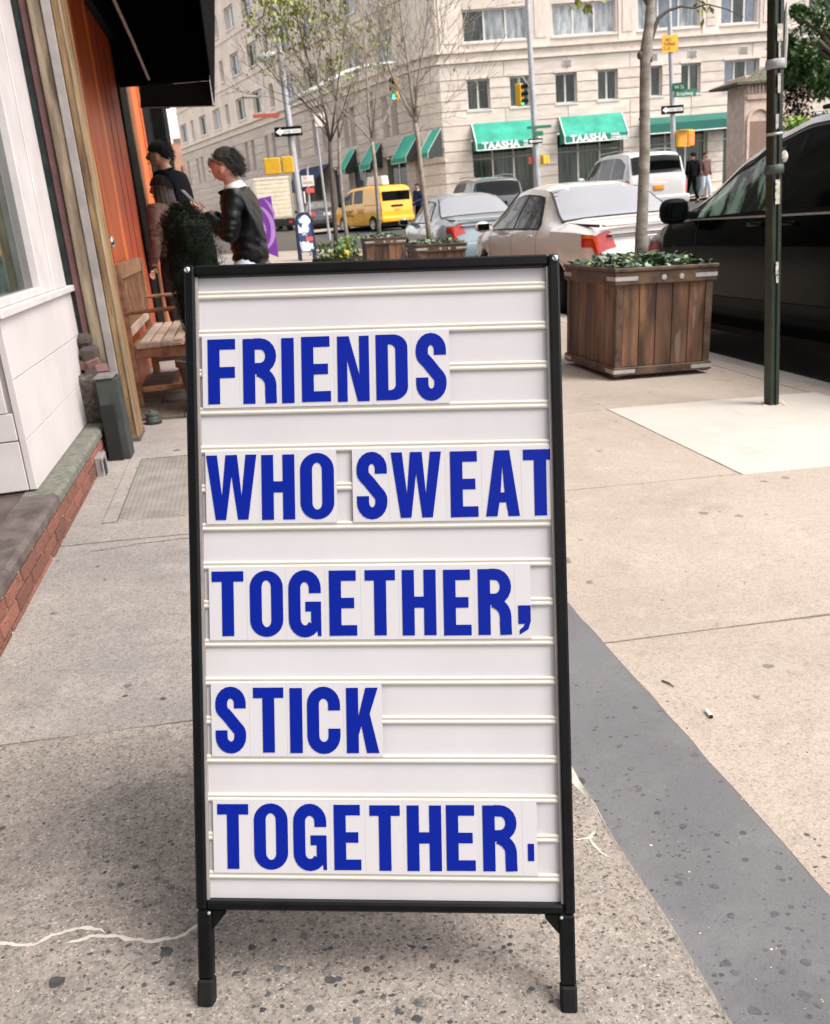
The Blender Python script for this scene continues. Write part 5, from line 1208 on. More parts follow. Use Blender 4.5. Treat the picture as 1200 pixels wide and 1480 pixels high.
# yellow taxi van
def taxi():
    t = carroot('yellow taxi van with a white roof advert, turning at the junction', 'taxi', 'taxi_van')
    L, W = 4.4, .86
    c = Car(top=[(0, .8), (.03, 1.1), (.07, 1.5), (.14, 1.78), (.3, 1.85), (1.5, 1.87), (2.6, 1.84), (3.0, 1.74), (3.75, 1.22), (4.18, 1.05), (4.34, .85), (L, .55)],
            belt=[(0, .75), (.05, 1.16), (3.5, 1.12), (4.1, .98), (L, .5)], half=[(0, W*.93), (.1, W*.98), (.4, W), (3.6, W), (4.15, W*.92), (L, W*.7)],
            roof=[(0, W*.86), (.15, W*.88), (3.0, W*.82), (3.7, W*.9), (4.2, W*.82), (L, W*.6)], sill=[(0, .36), (.4, .27), (3.9, .24), (L, .34)], wheels=(.72, 3.45), wr=.30, L=L, tumble=.03)
    c.body(P_taxi, t)
    for y in (.72, 3.45):
        for s_ in (0, 1): c.wheel(y, s_, t, rimm=M_plate)
    for s_ in (0, 1):
        c.patch('side_glass', 0, 0, 0, 0, M_carglass, t, .007, s_, ny=10, shape=lambda u, v: (lerp(1.55, 2.35, u), lerp(4.15, 5.9, v)))
        c.patch('front_glass', 0, 0, 0, 0, M_carglass, t, .007, s_, ny=12, shape=lambda u, v: (lerp(2.5, 3.5, u), lerp(4.1, 5.9, v)))
        for y in (1.45, 2.42, 3.30): c.patch('door_gap', y, y+.012, .4, 3.98, M_dark, t, .003, s_, ny=1, nk=12)
        c.patch('slide_rail', .3, 1.4, 3.3, 3.45, M_dark, t, .006, s_, ny=5, nk=1)
        sg = 1 if s_ else -1; x = abs(c.pt(3.4, 4.1).x)*sg
        MB().ell((x+sg*.12, 3.42, 1.16), (.10, .06, .11), 12, 8).build('mirror', M_blk, t, smooth=True)
        c.patch('tail_light', 0, 0, 0, 0, M_red, t, .006, s_, ny=4, nk=8, shape=lambda u, v: (lerp(.015, .10, u), lerp(2.4, 3.9, v)))
    MB().box((-.70, -.002+.035, 1.22), (.70, .075, 1.62)).build('rear_window', M_carglass, t, bevel=.02)
    rbox('bumper', (-.82, -.07, .36), (.82, .12, .60), P_taxi, t, .05); rbox('licence_plate', (-.155, -.004, .80), (.155, .03, .92), M_plateo, t, .004)
    rbox('handle_recess', (-.30, .008, .96), (.30, .03, 1.06), M_dark, t, .01)
    c.screen('windscreen', 3.04, 3.70, M_carglass, t, .007)
    MB().prism([(.8, 1.90), (2.2, 1.90), (2.12, 2.26), (.88, 2.26)], -.16, .16, frame(Vector((0, 0, 0)), Vector((0, 1, 0)), Vector((0, 0, 1)), Vector((1, 0, 0)))).build('roof_advert', M_plate, t, bevel=.015)
    rbox('advert_base', (-.12, 1.0, 1.865), (.12, 2.0, 1.898), M_blk, t, .005)
    M = Matrix.Translation((-.873, 0, 0))
    F_ = frame(Vector((-.8785, 3.02, .64)), Vector((0, -1, 0)), Vector((0, 0, 1)), Vector((-1, 0, 0)))
    text('NYC', .42, M_blk, t, F_, 'door_lettering', sx=.72)
    text('TAXI', .30, mat('taxi_red_print', (.55, .05, .03), .5, .1, 5), t, frame(Vector((-.8785, 2.05, .76)), Vector((0, -1, 0)), Vector((0, 0, 1)), Vector((-1, 0, 0))), 'door_lettering', sx=.85)
    return t
tx = taxi(); 
def placepx(root, px, Z, rz, half, dz=0):
    """rear centre on the road at pixel column px and forward distance Z"""
    p = atD(px, Z); root.matrix_basis = Matrix.Translation((p.x, p.y, zroad(p.x, p.y)+dz)) @ Matrix.Rotation(rz, 4, 'Z') @ Matrix.Rotation(math.atan(.024), 4, 'X'); WM[root.name] = root.matrix_basis.copy()
placepx(tx, 575, 41.5, R_(22), .86)
# small dark car left of the taxi and a low white hatch far off
dcar, _c = sedan('dark car partly hidden by tree trunks, left of the yellow taxi', P_darkcar)
placepx(dcar, 474, 47, R_(4), .9)
# white box truck
def truck():
    t = carroot('cream box truck with ribbed rear door, beyond the leather jacket man', 'truck', 'box_truck')
    def x(n, a, b, m, bev=.01, p=None): return rbox(n, a, b, m, p or t, bev, 1)
    x('cargo_box', (-1.15, 0, .95), (1.15, 5.2, 3.35), P_truck, .02)
    for i in range(9): x('door_slat', (-1.0, -.03, 1.05+i*.24), (1.0, -.002, 1.05+i*.24+.215), P_truck, .01)
    for s in (-1, 1): x('corner_post', (s*1.15-.07 if s > 0 else -1.17, -.05, .95), (1.17 if s > 0 else -1.08, -.031, 3.35), M_galv, .01)
    x('door_header', (-1.07, -.05, 3.22), (1.07, -.031, 3.36), P_truck, .01)
    x('rear_bumper', (-1.1, -.25, .50), (1.1, -.05, .92), M_dark, .02); x('chassis', (-.5, -.05, .55), (.5, 6.8, .949), M_dark, .02)
    x('cab', (-1.0, 5.3, .6), (1.0, 7.0, 2.45), P_truck, .15); x('licence_plate', (-.5, -.256, .6), (-.2, -.251, .75), M_plateo, 0)
    for s in (-1, 1): x('tail_light', (s*.85-.1, -.256, .66), (s*.85+.1, -.251, .8), M_red, 0)
    for y in (1.2, 6.2):
        for s in (-1, 1): lathe('wheel', [(.001, .28), (.28, .26), (.44, .28), (.48, .2), (.48, 0), (.001, 0)], M_rubber, t, Matrix.Translation((s*.80, y, .48)) @ Matrix.Rotation(s*pi/2, 4, 'Y'), 20)
    return t
tr = truck(); placepx(tr, 400, 47, R_(4), 1.15); tr.matrix_basis = tr.matrix_basis @ Matrix.Scale(.80, 4)
# the black van at the kerb
def van():
    t = carroot('long black van with sky reflection painted on its roof edge, parked at the kerb beside the post', 'van', 'parked_van')
    L, W = 5.15, 1.0
    c = Car(top=[(0, .8), (.03, 1.05), (.10, 1.40), (.22, 1.66), (.4, 1.74), (1.6, 1.80), (2.3, 1.79), (2.75, 1.72), (3.10, 1.60), (4.02, 1.16), (4.6, 1.00), (4.95, .86), (5.08, .72), (L, .50)],
            belt=[(0, .7), (.06, 1.14), (.6, 1.15), (3.6, 1.11), (4.1, 1.08), (4.7, .95), (L, .46)],
            half=[(0, W*.88), (.1, W*.94), (.6, W), (4.2, W), (4.75, W*.90), (5.05, W*.74), (L, W*.6)],
            roof=[(0, W*.80), (.2, W*.82), (1.5, W*.81), (2.8, W*.78), (3.3, W*.80), (4.0, W*.90), (4.7, W*.80), (L, W*.5)],
            sill=[(0, .40), (.4, .30), (4.3, .26), (L, .34)], wheels=(1.30, 4.08), wr=.345, L=L)
    c.body(P_black, t)
    for y in (1.30, 4.08):
        for s_ in (0, 1): c.wheel(y, s_, t)
    for s_ in (0, 1):
        c.patch('rear_glass', 0, 0, 0, 0, M_carglass, t, .006, s_, ny=14, shape=lambda u, v: (lerp(.32, 1.22, u), lerp(4.16, lerp(5.4, 5.86, min(1, u*2)), v)))
        c.patch('sliding_door_glass', 0, 0, 0, 0, M_carglass, t, .006, s_, ny=14, shape=lambda u, v: (lerp(1.32, 2.38, u), lerp(4.16, 5.86, v)))
        c.patch('front_glass', 0, 0, 0, 0, M_gfront, t, .006, s_, ny=18, nk=6, shape=lambda u, v: (lerp(2.56, 3.62, u), lerp(4.16, 5.80, v)))
        c.patch('window_surround', 0, 0, 0, 0, M_blk, t, .003, s_, ny=30, shape=lambda u, v: (lerp(.25, 3.75, u), lerp(4.03, 6.0, v)))
        c.patch('belt_moulding', .25, 3.95, 3.93, 4.03, M_galv, t, .010, s_, ny=40, nk=1)
        c.patch('rub_strip', .5, 4.5, .90, 1.12, M_dark, t, .012, s_, ny=40, nk=2)
        c.patch('lower_panel', .1, 4.95, 1.13, 2.55, P_blacklow, t, .002, s_, ny=60, nk=4)
        c.patch('lower_panel_edge', .1, 4.95, .05, .88, P_blacklow, t, .002, s_, ny=60, nk=4) if False else None
        for y in (1.27, 2.46, 3.56): c.patch('door_gap', y, y+.010, .3, 4.0, M_dark, t, .004, s_, ny=1, nk=14)
        for y in (2.24, 2.66):
            sg = 1 if s_ else -1; p = c.pt(y, 3.5); x = abs(p.x)*sg
            rbox('door_handle', (min(x-sg*.01, x+sg*.035), y-.10, p.z-.016), (max(x-sg*.01, x+sg*.035), y+.10, p.z+.016), P_black, t, .012)
        sg = 1 if s_ else -1; x = abs(c.pt(3.7, 4.1).x)*sg
        b = MB(); b.box((min(x-sg*.03, x+sg*.08), 3.70, 1.12), (max(x-sg*.03, x+sg*.08), 3.76, 1.18)); b.build('mirror_arm', M_blk, t, bevel=.008)
        o = MB().ell((x+sg*.155, 3.74, 1.19), (.125, .065, .105), 16, 10, fn=lambda d: 1/max(abs(d.x)**3+abs(d.y)**3+abs(d.z)**3, .3)**(1/3)).build('mirror', M_blk, t, smooth=True)
        MB().box((x+sg*.155-.09, 3.672, 1.12), (x+sg*.155+.09, 3.682, 1.26)).build('mirror_glass', M_carglass, o)
        MB().tube([Vector((sg*W*.77, y, pw(c.top, y)+.018)) for y in (.35, .7, 1.2, 1.8, 2.2)], .016, 8).build('roof_rail', M_blk, t, smooth=True)
        c.patch('roof_edge', 0, 0, 0, 0, mat('roof_sky_reflection', (.62, .60, .60), .3, .05, 4, coat=.5), t, .007, s_, ny=60, nk=2, shape=lambda u, v: (lerp(.3, 3.9, u), lerp(6.35, 7.0, v)))  # pale strip paints the sky's reflection along the roof curve
        c.patch('tail_light', 0, 0, 0, 0, M_red, t, .006, s_, ny=4, nk=8, shape=lambda u, v: (lerp(.015, .16, u), lerp(2.6, 4.6, v)))
        x0, x1 = sorted((sg*.45, sg*.80)); rbox('headlight', (x0, 4.80, .68), (x1, 5.0, .84), M_plate, t, .04)
    c.screen('windscreen', 3.16, 3.98, M_carglass, t, .007)
    rbox('bumper', (-.92, -.08, .40), (.92, .14, .68), P_black, t, .05); rbox('licence_plate', (-.155, -.09, .78), (.155, .03, .90), M_plateo, t, .004)
    c.screen('rear_window', .11, .215, M_carglass, t, .012, .89)
    return t
M_gfront = mat('green_reflection_glass', (.012, .02, .018), .04, .5, 2.2, spec=.5, col2=(.30, .52, .43), low=.50, high=.60, stretch=(1, 1.6, .9), detail=4)  # green streaks paint reflections into the window's colour
vn = van(); place(vn, 3.80, 3.86, 1.0, tiltY=False)

# ================================================================== LIMESTONE BUILDING ACROSS THE JUNCTION
bl = empty('limestone_building', (atD(632, 46.5).x, atD(632, 46.5).y, 1.0), 'large pale limestone apartment building with green awnings at street level across the junction', 'building')
class Face:
    def __init__(s, A, B):
        s.A = Vector((A.x, A.y, 0)); s.d = (Vector((B.x, B.y, 0))-s.A).normalized(); n = Vector((s.d.y, -s.d.x, 0))
        s.n = n if n.dot(CAM-s.A) > 0 else -n; s.M = frame(s.A, s.d, Vector((0, 0, 1)), s.n)   # local: along, up, out
        s.R = s.M.to_3x3(); s.len = (Vector((B.x, B.y, 0))-s.A).length
    def sz(s, px, py, out=0):
        A = s.A+s.n*out; d = ray(px, py); t = (A-CAM).dot(s.n)/d.dot(s.n); p = CAM+d*t; return (p-s.A).dot(s.d), p.z
    def box(s, name, s0, s1, z0, z1, o0, o1, m, parent, bev=0, **k): return MB().box((s0, z0, o0), (s1, z1, o1), s.M).build(name, m, parent, bevel=bev, **k)
    def piece(s, name, s0, s1, z0, z1, o0, o1, m, parent, bev=.0):
        c = s.M @ Vector(((s0+s1)/2, (z0+z1)/2, (o0+o1)/2)); return piece(name, m, parent, c, (s1-s0, z1-z0, o1-o0), s.R, bev)
def Dinv(px): return 1/(.02151-2.8e-5*(627-px))
FR = Face(atD(648, 46.3), atD(1330, 48.6)); FL = Face(atD(616, 47.4), atD(281, Dinv(281)))
GZ = .80; ZT = 20.0; UST = 2.87
Z2a, Z2b = 5.38, 6.70; LEDGE1, LEDGE2 = 7.40, 7.92; Z3a, Z3b = 8.25, 9.60
def wins(face, px_list, y):
    out = []
    for a, b in px_list: s0 = face.sz(a, y)[0]; s1 = face.sz(b, y)[0]; out.append((min(s0, s1), max(s0, s1)))
    return out
W2 = wins(FR, [(675, 708), (737, 766), (803, 834), (864, 893), (927, 957), (984, 1012), (1046, 1096), (1160, 1192), (1225, 1256)], 130)
W3 = wins(FR, [(668, 763), (798, 890), (922, 1012), (1042, 1094), (1168, 1240)], 35)
W1 = wins(FR, [(683, 775), (806, 901), (935, 1022), (1044, 1085), (1150, 1240)], 235)
def solid_runs(ws, a, b):
    r = []; x = a
    for w0, w1 in sorted(ws):
        if w0 > x: r.append((x, w0))
        x = max(x, w1)
    if x < b: r.append((x, b))
    return r
rngb = random.Random(4)
nblocks = [0]; restR = MB()
def window(face, s0, s1, z0, z1, nm, panes, glasses, parent=None, depth=.22, sill=True, fr=.07):
    parent = parent or bl
    b = MB(); M = face.M; o0, o1 = -depth-.04, -depth+.03
    b.box((s0, z0, o0), (s0+fr, z1, o1), M); b.box((s1-fr, z0, o0), (s1, z1, o1), M); b.box((s0+fr, z1-fr, o0), (s1-fr, z1, o1), M); b.box((s0+fr, z0, o0), (s1-fr, z0+fr, o1), M)
    for i in range(1, panes):
        x = s0+(s1-s0)*i/panes; b.box((x-.04, z0+fr, o0), (x+.04, z1-fr, o1), M)
    w_ = b.build(nm, M_wframe, parent)
    for i in range(panes):
        a = s0+(s1-s0)*i/panes; c = s0+(s1-s0)*(i+1)/panes
        face.piece('pane', a+.03, c-.03, z0+.03, z1-.03, -depth-.02, -depth, glasses[i % len(glasses)], w_)
    if sill: face.box('sill', s0-.06, s1+.06, z0-.09, z0-.002, -depth+.04, .09, M_wframe, w_)
    return w_
def wallband(face, ws, a, b, z0, z1, th=.34):
    for (x0, x1) in solid_runs(ws, a, b):
        mb.box((x0, z0, -th), (x1, z1, 0), face.M)
# ---- right face: backing wall with true openings
mb = MB(); LR = FR.len
wallband(FR, W1, -.0, LR, GZ-.5, 4.1); wallband(FR, [], 0, LR, 4.1, Z2a); wallband(FR, W2, 0, LR, Z2a, Z2b); wallband(FR, [], 0, LR, Z2b, Z3a)
wallband(FR, W3, 0, LR, Z3a, Z3b); wallband(FR, [], 0, LR, Z3b, 11.12); wallband(FR, W3, 0, LR, 11.12, 12.47); wallband(FR, [], 0, LR, 12.47, ZT)
mb.build('wall', M_stoneb, bl)
def courses(face, levels, L, m, gap=.05, smax=3.2, vj=.03, individual=True, lo=0.0):
    for (z0, z1, ws, n) in levels:
        h = (z1-z0)/n
        for i in range(n):
            for (x0, x1) in solid_runs(ws, lo, L):
                k = max(1, int(round((x1-x0)/smax))); off = 0
                for j in range(k):
                    a = x0+(x1-x0)*j/k+(vj/2 if j else 0); b_ = x0+(x1-x0)*(j+1)/k-(vj/2 if j < k-1 else 0)
                    if b_-a < .08: continue
                    if individual and nblocks[0] < 296:
                        nblocks[0] += 1; face.piece('stone_block', a, b_, z0+i*h+gap/2, z0+(i+1)*h-gap/2, .001, .055+rngb.uniform(-.003, .003), m, bl)
                    else: restR.box((a, z0+i*h+gap/2, .001), (b_, z0+(i+1)*h-gap/2, .055), face.M)
courses(FR, [(GZ, 4.1, W1, 7), (4.1, Z2a, [], 2), (Z2a, Z2b, W2, 3), (Z2b, LEDGE1, [], 1)], LR, M_stone)
FR.box('string_course', -.1, LR, LEDGE1, LEDGE1+.10, .0, .16, M_stone, bl); FR.box('string_course', -.1, LR, LEDGE2-.10, LEDGE2, .0, .20, M_stone, bl); FR.box('frieze', 0, LR, LEDGE1+.101, LEDGE2-.101, .001, .07, M_stone, bl)
for (a, b) in solid_runs(W3, 0, LR):
    if b-a > .5:
        for zz in (LEDGE2+.02,): FR.piece('pilaster', a+.12, b-.12, zz, 10.6, .001, .07, M_stone, bl); FR.piece('pilaster_panel', a+.3, b-.3, zz+.3, 10.4, .071, .10, M_stone, bl)
FR.box('string_course', -.1, LR, 10.6, 10.75, .0, .16, M_stone, bl)
gl = [M_gdark, M_gblue, M_gblue]
for i, (a, b) in enumerate(W3):
    window(FR, a, b, Z3a, Z3b, 'window', 3, [[M_gdark, M_gblue, M_gblue], [M_gblue, M_gblue, M_gblue], [M_gblue, M_gblue2, M_gblue], [M_gblue2, M_gdark, M_gblue2], [M_gdark]][i], depth=.16)
    window(FR, a, b, 11.12, 12.47, 'window', 3, [M_gblue, M_gdark, M_gblue2], depth=.16)
for i, (a, b) in enumerate(W2):
    window(FR, a, b, Z2a, Z2b, 'window', 3 if i == 6 else 2, [[M_gdark], [M_gdark], [M_gdark], [M_gdark], [M_gdark], [M_gdark], [M_gblue2, M_gdark, M_gblue2], [M_gdark], [M_gdark]][i])
    FR.box('lintel_block', a-.05, b+.05, Z2b+.0, Z2b+.12, .056, .085, M_stone, bl)
    if i in (2, 4, 5, 6):
        c = (a+b)/2+.1; v = FR.box('wall_vent', c-.25, c+.18, Z2b+.25, Z2b+.55, .056, .09, M_wframe, bl)
        for q_ in range(4): FR.box('louvre', c-.21, c+.14, Z2b+.28+q_*.065, Z2b+.31+q_*.065, .0905, .105, M_groove, v)
for i, (a, b) in enumerate(W1):
    FR.box('shop_interior', a-.3, b+.3, GZ-.3, 4.2, -2.6, -2.4, M_inside, bl); 
    w_ = window(FR, a, b, GZ-.1, 4.06, 'shop_window', 3 if i < 3 else 2, [M_gdark], depth=.28, sill=False, fr=.08)
    FR.box('transom', a+.08, b-.08, 3.2, 3.27, -.27, -.235, mat('bronze_transom', (.25, .28, .22), .5, .2, 3), w_)
def awning(face, s0, s1, zt, zb, proj, label, m, mv, letters=None, name='shop_awning', val=.42, side=None):
    c = face.M @ Vector(((s0+s1)/2, zb, .1)); t = empty(name, c, label, 'awning', 'green awnings on the limestone building')
    F = lambda s_, z_, o_: face.M @ Vector((s_, z_, o_))
    o = .07
    b = MB(); th = Vector((0, 0, .02))
    top = [F(s0, zt, o), F(s1, zt, o), F(s1, zb+val, proj), F(s0, zb+val, proj)]
    b.add(top+[p-th for p in top], [(0, 1, 2, 3), (7, 6, 5, 4), (0, 4, 5, 1), (1, 5, 6, 2), (2, 6, 7, 3), (3, 7, 4, 0)]); b.build('cloth', m, t)
    b = MB(); b.box((s0, zb, proj-.015), (s1, zb+val-.001, proj+.01), face.M); b.build('valance', mv, t)
    for s_ in (s0, s1):
        tri = [F(s_, zt-.03, o), F(s_, zb+val-.02, proj-.02), F(s_, zb+.0, proj-.02), F(s_, zb+.0, o)]
        b = MB(); k = face.d*(.012 if s_ == s0 else -.012); b.add(tri+[p+k for p in tri], [(0, 1, 2, 3), (7, 6, 5, 4), (0, 4, 5, 1), (1, 5, 6, 2), (2, 6, 7, 3), (3, 7, 4, 0)]); b.build('side_panel', side or mv, t)
        sg = -1 if s_ == s0 else 1
        MB().tube([F(s_+sg*.005, zt+.01, o), F(s_+sg*.005, zb+val+.01, proj+.012), F(s_+sg*.005, zb, proj+.014)], .032 if face is FR else .013, 6).build('trim', M_piping, t)
    MB().tube([F(s0, zb-.005, proj+.012), F(s1, zb-.005, proj+.012)], .03 if face is FR else .013, 6).build('trim', M_piping, t)
    if letters:
        x = s0+.28 if face is FR else s0+.2
        for (tx_, size, dx_, dz_, sx) in letters: text(tx_, size, M_letter, t, face.M @ Matrix.Translation((x+dx_, zb+dz_, proj+.014)), 'awning_lettering', .004, sx, bold=.022 if size > .3 else .008)
    return t
TA = [('TAASHA', .42, 0, .035, 1.08), ('NAIL', .15, 1.95, .20, 1.3), ('COMPANY', .15, 1.95, .05, 1.2)]
aw = []
def awr(x0, x1, lab, letters):
    z_t = 4.78; z_b = 3.55; s0 = FR.sz(x0, 215, .95)[0]; s1 = FR.sz(x1, 215, .95)[0]
    return awning(FR, s0, s1, z_t, z_b, .95, lab, M_teal, M_teald, letters, val=.30)
awr(689, 780, 'green shop awning with white lettering, right of the rounded corner and behind the signal pole', TA)
awr(817, 908, 'green shop awning with white lettering, nearest to the near tree trunk on its left side', TA)
sA, zA = FR.sz(938, 196, .9); sB, zB = FR.sz(1074, 175, .9)
awning(FR, sA, sB, 4.42, FR.sz(1000, 189, .9)[1], .95, 'long flat dark green canopy at the right behind the yellow walk signals', M_dteal, M_dteal, None, val=.42)
# round corner between the two faces
Pc = FR.A; Pl = FL.A; cc = (Pc+Pl)/2-(FR.n+FL.n).normalized()*1.2
def corner(r_off, z0, z1, name, m, parent=bl, n=10):
    a = Pl+FL.n*r_off; b = Pc+FR.n*r_off; mid = (a+b)/2+(FR.n+FL.n).normalized()*.28
    P_ = []
    for i in range(n+1):
        t = i/n; P_.append(a*(1-t)**2+mid*2*t*(1-t)+b*t*t)
    q2 = [p-(FR.n+FL.n).normalized()*.9 for p in P_]
    vs = P_+q2[::-1]; return MB().prism([(v.x, v.y) for v in vs], z0, z1).build(name, m, parent, smooth=True, autosm=35)
corner(-.01, GZ-.5, ZT, 'corner_wall', M_stoneb)
lv = [(GZ+i*.4714, GZ+(i+1)*.4714) for i in range(7)]+[(4.1+i*.64, 4.1+(i+1)*.64) for i in range(2)]+[(Z2a+i*.44, Z2a+(i+1)*.44) for i in range(3)]+[(Z2b, LEDGE1)]
for z0, z1 in lv: corner(.05, z0+.025, z1-.025, 'corner_block', M_stone)
corner(.16, LEDGE1, LEDGE1+.1, 'corner_ledge', M_stone); corner(.20, LEDGE2-.1, LEDGE2, 'corner_ledge', M_stone); corner(.16, 3.80, 3.90, 'corner_ledge', M_stone); corner(.18, 3.22, 3.32, 'corner_ledge', M_stone)
for z in (LEDGE2+.02,): corner(.06, z, 10.6, 'corner_pilaster', M_stone)
# ---- left face
LL = FL.len
def sL(px, y=200): return FL.sz(px, y)[0]
cols2 = []       # narrow windows of the second storey
x = 1.7
pat = [0.62, 0.62]
L2 = []; 
for pxa in (604, 574, 561, 541, 513, 503): L2.append((sL(pxa)-.33, sL(pxa)+.33))
x = L2[-1][1]+2.4
while x < LL-1.5: L2 += [(x, x+.62), (x+1.35, x+1.97)]; x += 4.15
U = []; x = 2.2                      # upper storeys: alternating wide and narrow
i = 0
while x < LL-2:
    wd = 1.85 if i % 3 != 2 else .75
    U.append((x, x+wd)); x += wd+(1.75 if i % 3 != 2 else 1.35); i += 1
D1 = []
for a, b in ((626, 605), (592, 556), (542, 508), (498, 480), (470, 432), (405, 372)): D1.append(tuple(sorted((sL(a, 280), sL(b, 280)))))
mb = MB()
wallband(FL, D1, 0, LL, GZ-.5, 3.9); wallband(FL, [], 0, LL, 3.9, 4.8); wallband(FL, L2, 0, LL, 4.8, 6.75); wallband(FL, [], 0, LL, 6.75, Z3a)
zz = Z3a
while zz < ZT-2:
    wallband(FL, U, 0, LL, zz, zz+1.4); wallband(FL, [], 0, LL, zz+1.4, min(ZT, zz+UST)); zz += UST
mb.build('wall', M_stoneb, bl)
for w0, w1 in D1: FL.box('shop_interior', w0-.2, w1+.2, GZ-.4, 4.0, -.55, -.5, M_inside, bl)
for w0, w1 in D1[:4]: window(FL, w0, w1, GZ, 3.86, 'shop_window', 2, [M_gdark], depth=.3, sill=False)
for w0, w1 in L2: window(FL, w0, w1, 4.8, 6.75, 'window', 1, [M_gdark], depth=.24, fr=.06, sill=False)
zz = Z3a; gi = 0
while zz < ZT-2:
    for w0, w1 in U:
        gi += 1; window(FL, w0, w1, zz, zz+1.4, 'window', 2 if w1-w0 > 1 else 1, [[M_gdark], [M_gblue, M_gdark], [M_gdark, M_gblue], [M_gblue2]][(gi*7) % 4] if w1-w0 > 1 else [M_gdark], depth=.2, fr=.08)
    zz += UST
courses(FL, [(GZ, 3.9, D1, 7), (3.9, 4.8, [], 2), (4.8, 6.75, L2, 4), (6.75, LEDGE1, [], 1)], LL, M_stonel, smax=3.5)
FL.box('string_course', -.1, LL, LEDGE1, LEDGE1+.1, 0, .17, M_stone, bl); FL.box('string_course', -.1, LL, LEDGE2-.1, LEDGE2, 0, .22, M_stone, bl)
for z in (10.6, 13.5, 16.3): FL.box('string_course', -.1, LL, z, z+.10, 0, .08, M_stone, bl)
restR.build('far_stone_courses', M_stonel, bl, kind='stuff', recalc=False)
FR.box('roof', 0, LR, ZT, ZT+.3, -12, .3, M_stoneb, bl)
# awnings of the left face, seen almost end on
for (xa, xb, lab) in ((628, 614, 'green awning tucked beside the rounded corner, nearest to it on the side street'), (595, 574, 'green awning above the man in navy by the taxi'), (541, 526, 'green awning over the roof advert of the taxi, second from the leafy tree'), (504, 494, 'green awning just right of the dark forked trunks')):
    s0, s1 = sorted((FL.sz(xa, 215, .5)[0], FL.sz(xb, 215, .5)[0]))
    awning(FL, s0, s1, 4.66, 3.42, .85, lab, M_teal, M_teald, None, val=.22, side=M_dkgreen)  # dark side panels stand in for the open, shaded ends
t = empty('dark_awning', FL.M @ Vector((sL(452), 3.2, .5)), 'dark navy awning over a wide shaded entrance, left of the green awnings', 'awning')
s0, s1 = sorted((sL(474), sL(432)))
F = lambda a, z, o: FL.M @ Vector((a, z, o))
b = MB(); P_ = [F(s0, 4.2, .08), F(s1, 4.2, .08), F(s1, 3.1, 1.4), F(s0, 3.1, 1.4)]; b.add(P_+[p-Vector((0, 0, .03)) for p in P_], [(0, 1, 2, 3), (7, 6, 5, 4), (0, 4, 5, 1), (1, 5, 6, 2), (2, 6, 7, 3), (3, 7, 4, 0)]).build('cloth', M_navy, t)
MB().box((s0, 2.8, 1.39), (s1, 3.095, 1.415), FL.M).build('valance', M_navy, t)
# far pavement under the building
struct(MB().grid([[Vector((x, y, grise(y)-.285+.12)) for x in (-60, 60)] for y in (43.5, 50, 60, 75, 100)]).build('far_pavement', C_beige, None, recalc=False))

# ================================================================== GATE PIER AT THE RIGHT
YG = 24.0
def G(px, py, Y=YG): return atY(px, py, Y)
zg = grise(YG)-.15
t = empty('stone_gate_pier', (G(1120, 200).x, YG, zg), 'reddish stone gate pier with arched niche and overhanging stone cap, right side', 'gate pier')
M_gst = mat('pinkish_gate_stone', (.70, .55, .46), .85, .15, 6, .2, 40); M_cap = mat('mossy_stone_cap', (.085, .075, .05), .9, .4, 14, .4, 40, col2=(.17, .155, .105))
xa, xb = G(1076, 150).x, G(1125, 150).x; zc = G(1100, 108).z
MB().box((xa, YG, zg-.2), (xb+1.0, YG+.9, zc)).build('shaft', M_gst, t, bevel=.01)
MB().box((xa+.05, YG-.05, G(1090, 144).z), (xb+.95, YG+.0, G(1090, 138).z)).build('moulding', M_gst, t, bevel=.01)
for i in range(9): x = xa+.06+i*.105; MB().box((x, YG-.04, G(1090, 134).z), (x+.06, YG-.001, G(1090, 120).z)).build('dentil', M_gst, t, bevel=.006)
c0 = G(1097, 175); rows = []
for k, (r, o) in enumerate(((.36, .0), (.36, .05), (.29, .05), (.29, .0))):
    rows.append([Vector((c0.x+r*cos(pi*j/14), YG-o-.001, c0.z+r*sin(pi*j/14))) for j in range(15)]+[Vector((c0.x-r, YG-o-.001, c0.z-1.2))])
MB().grid(rows).build('arch_moulding', M_gst, t)
MB().box((c0.x-.28, YG-.012, c0.z-1.2), (c0.x+.28, YG-.002, c0.z+.0)).build('niche', mat('niche_shade_stone', (.30, .20, .16), .9, .1, 5), t)  # flat darker panel; the niche's shade is in its colour
P_ = [G(1060, 119), G(1126, 97), G(1168, 95), G(1172, 102)]
b = MB(); zt = G(1126, 96).z; ze = G(1063, 120).z
x0 = G(1060, 119).x; x1 = G(1130, 97).x; x2 = G(1176, 100).x
v = [(x0, YG-.2, ze), (x2+.3, YG-.2, ze), (x2+.3, YG+1.3, ze), (x0, YG+1.3, ze), (x1, YG+.25, zt+.10), (x2-.3, YG+.25, zt+.10), (x2-.3, YG+.65, zt+.1), (x1, YG+.65, zt+.1)]
v2 = [(a, b_, z-.06) for a, b_, z in v[:4]]
b.add([Vector(q_) for q_ in v+v2], [(0, 1, 5, 4), (1, 2, 6, 5), (2, 3, 7, 6), (3, 0, 4, 7), (4, 5, 6, 7), (8, 9, 1, 0), (9, 10, 2, 1), (10, 11, 3, 2), (11, 8, 0, 3), (11, 10, 9, 8)]).build('cap', M_cap, t)
cl = [(G(x_, y_, 22.6), (.45, .4, .5)) for x_, y_ in ((1148, 125), (1150, 150), (1155, 180), (1140, 110), (1165, 112), (1145, 200), (1158, 215))]
crown('ivy_mass', 'very dark ivy growing over the gate beside the stone pier', 'ivy', cl, 3000, .06, M_shrub)

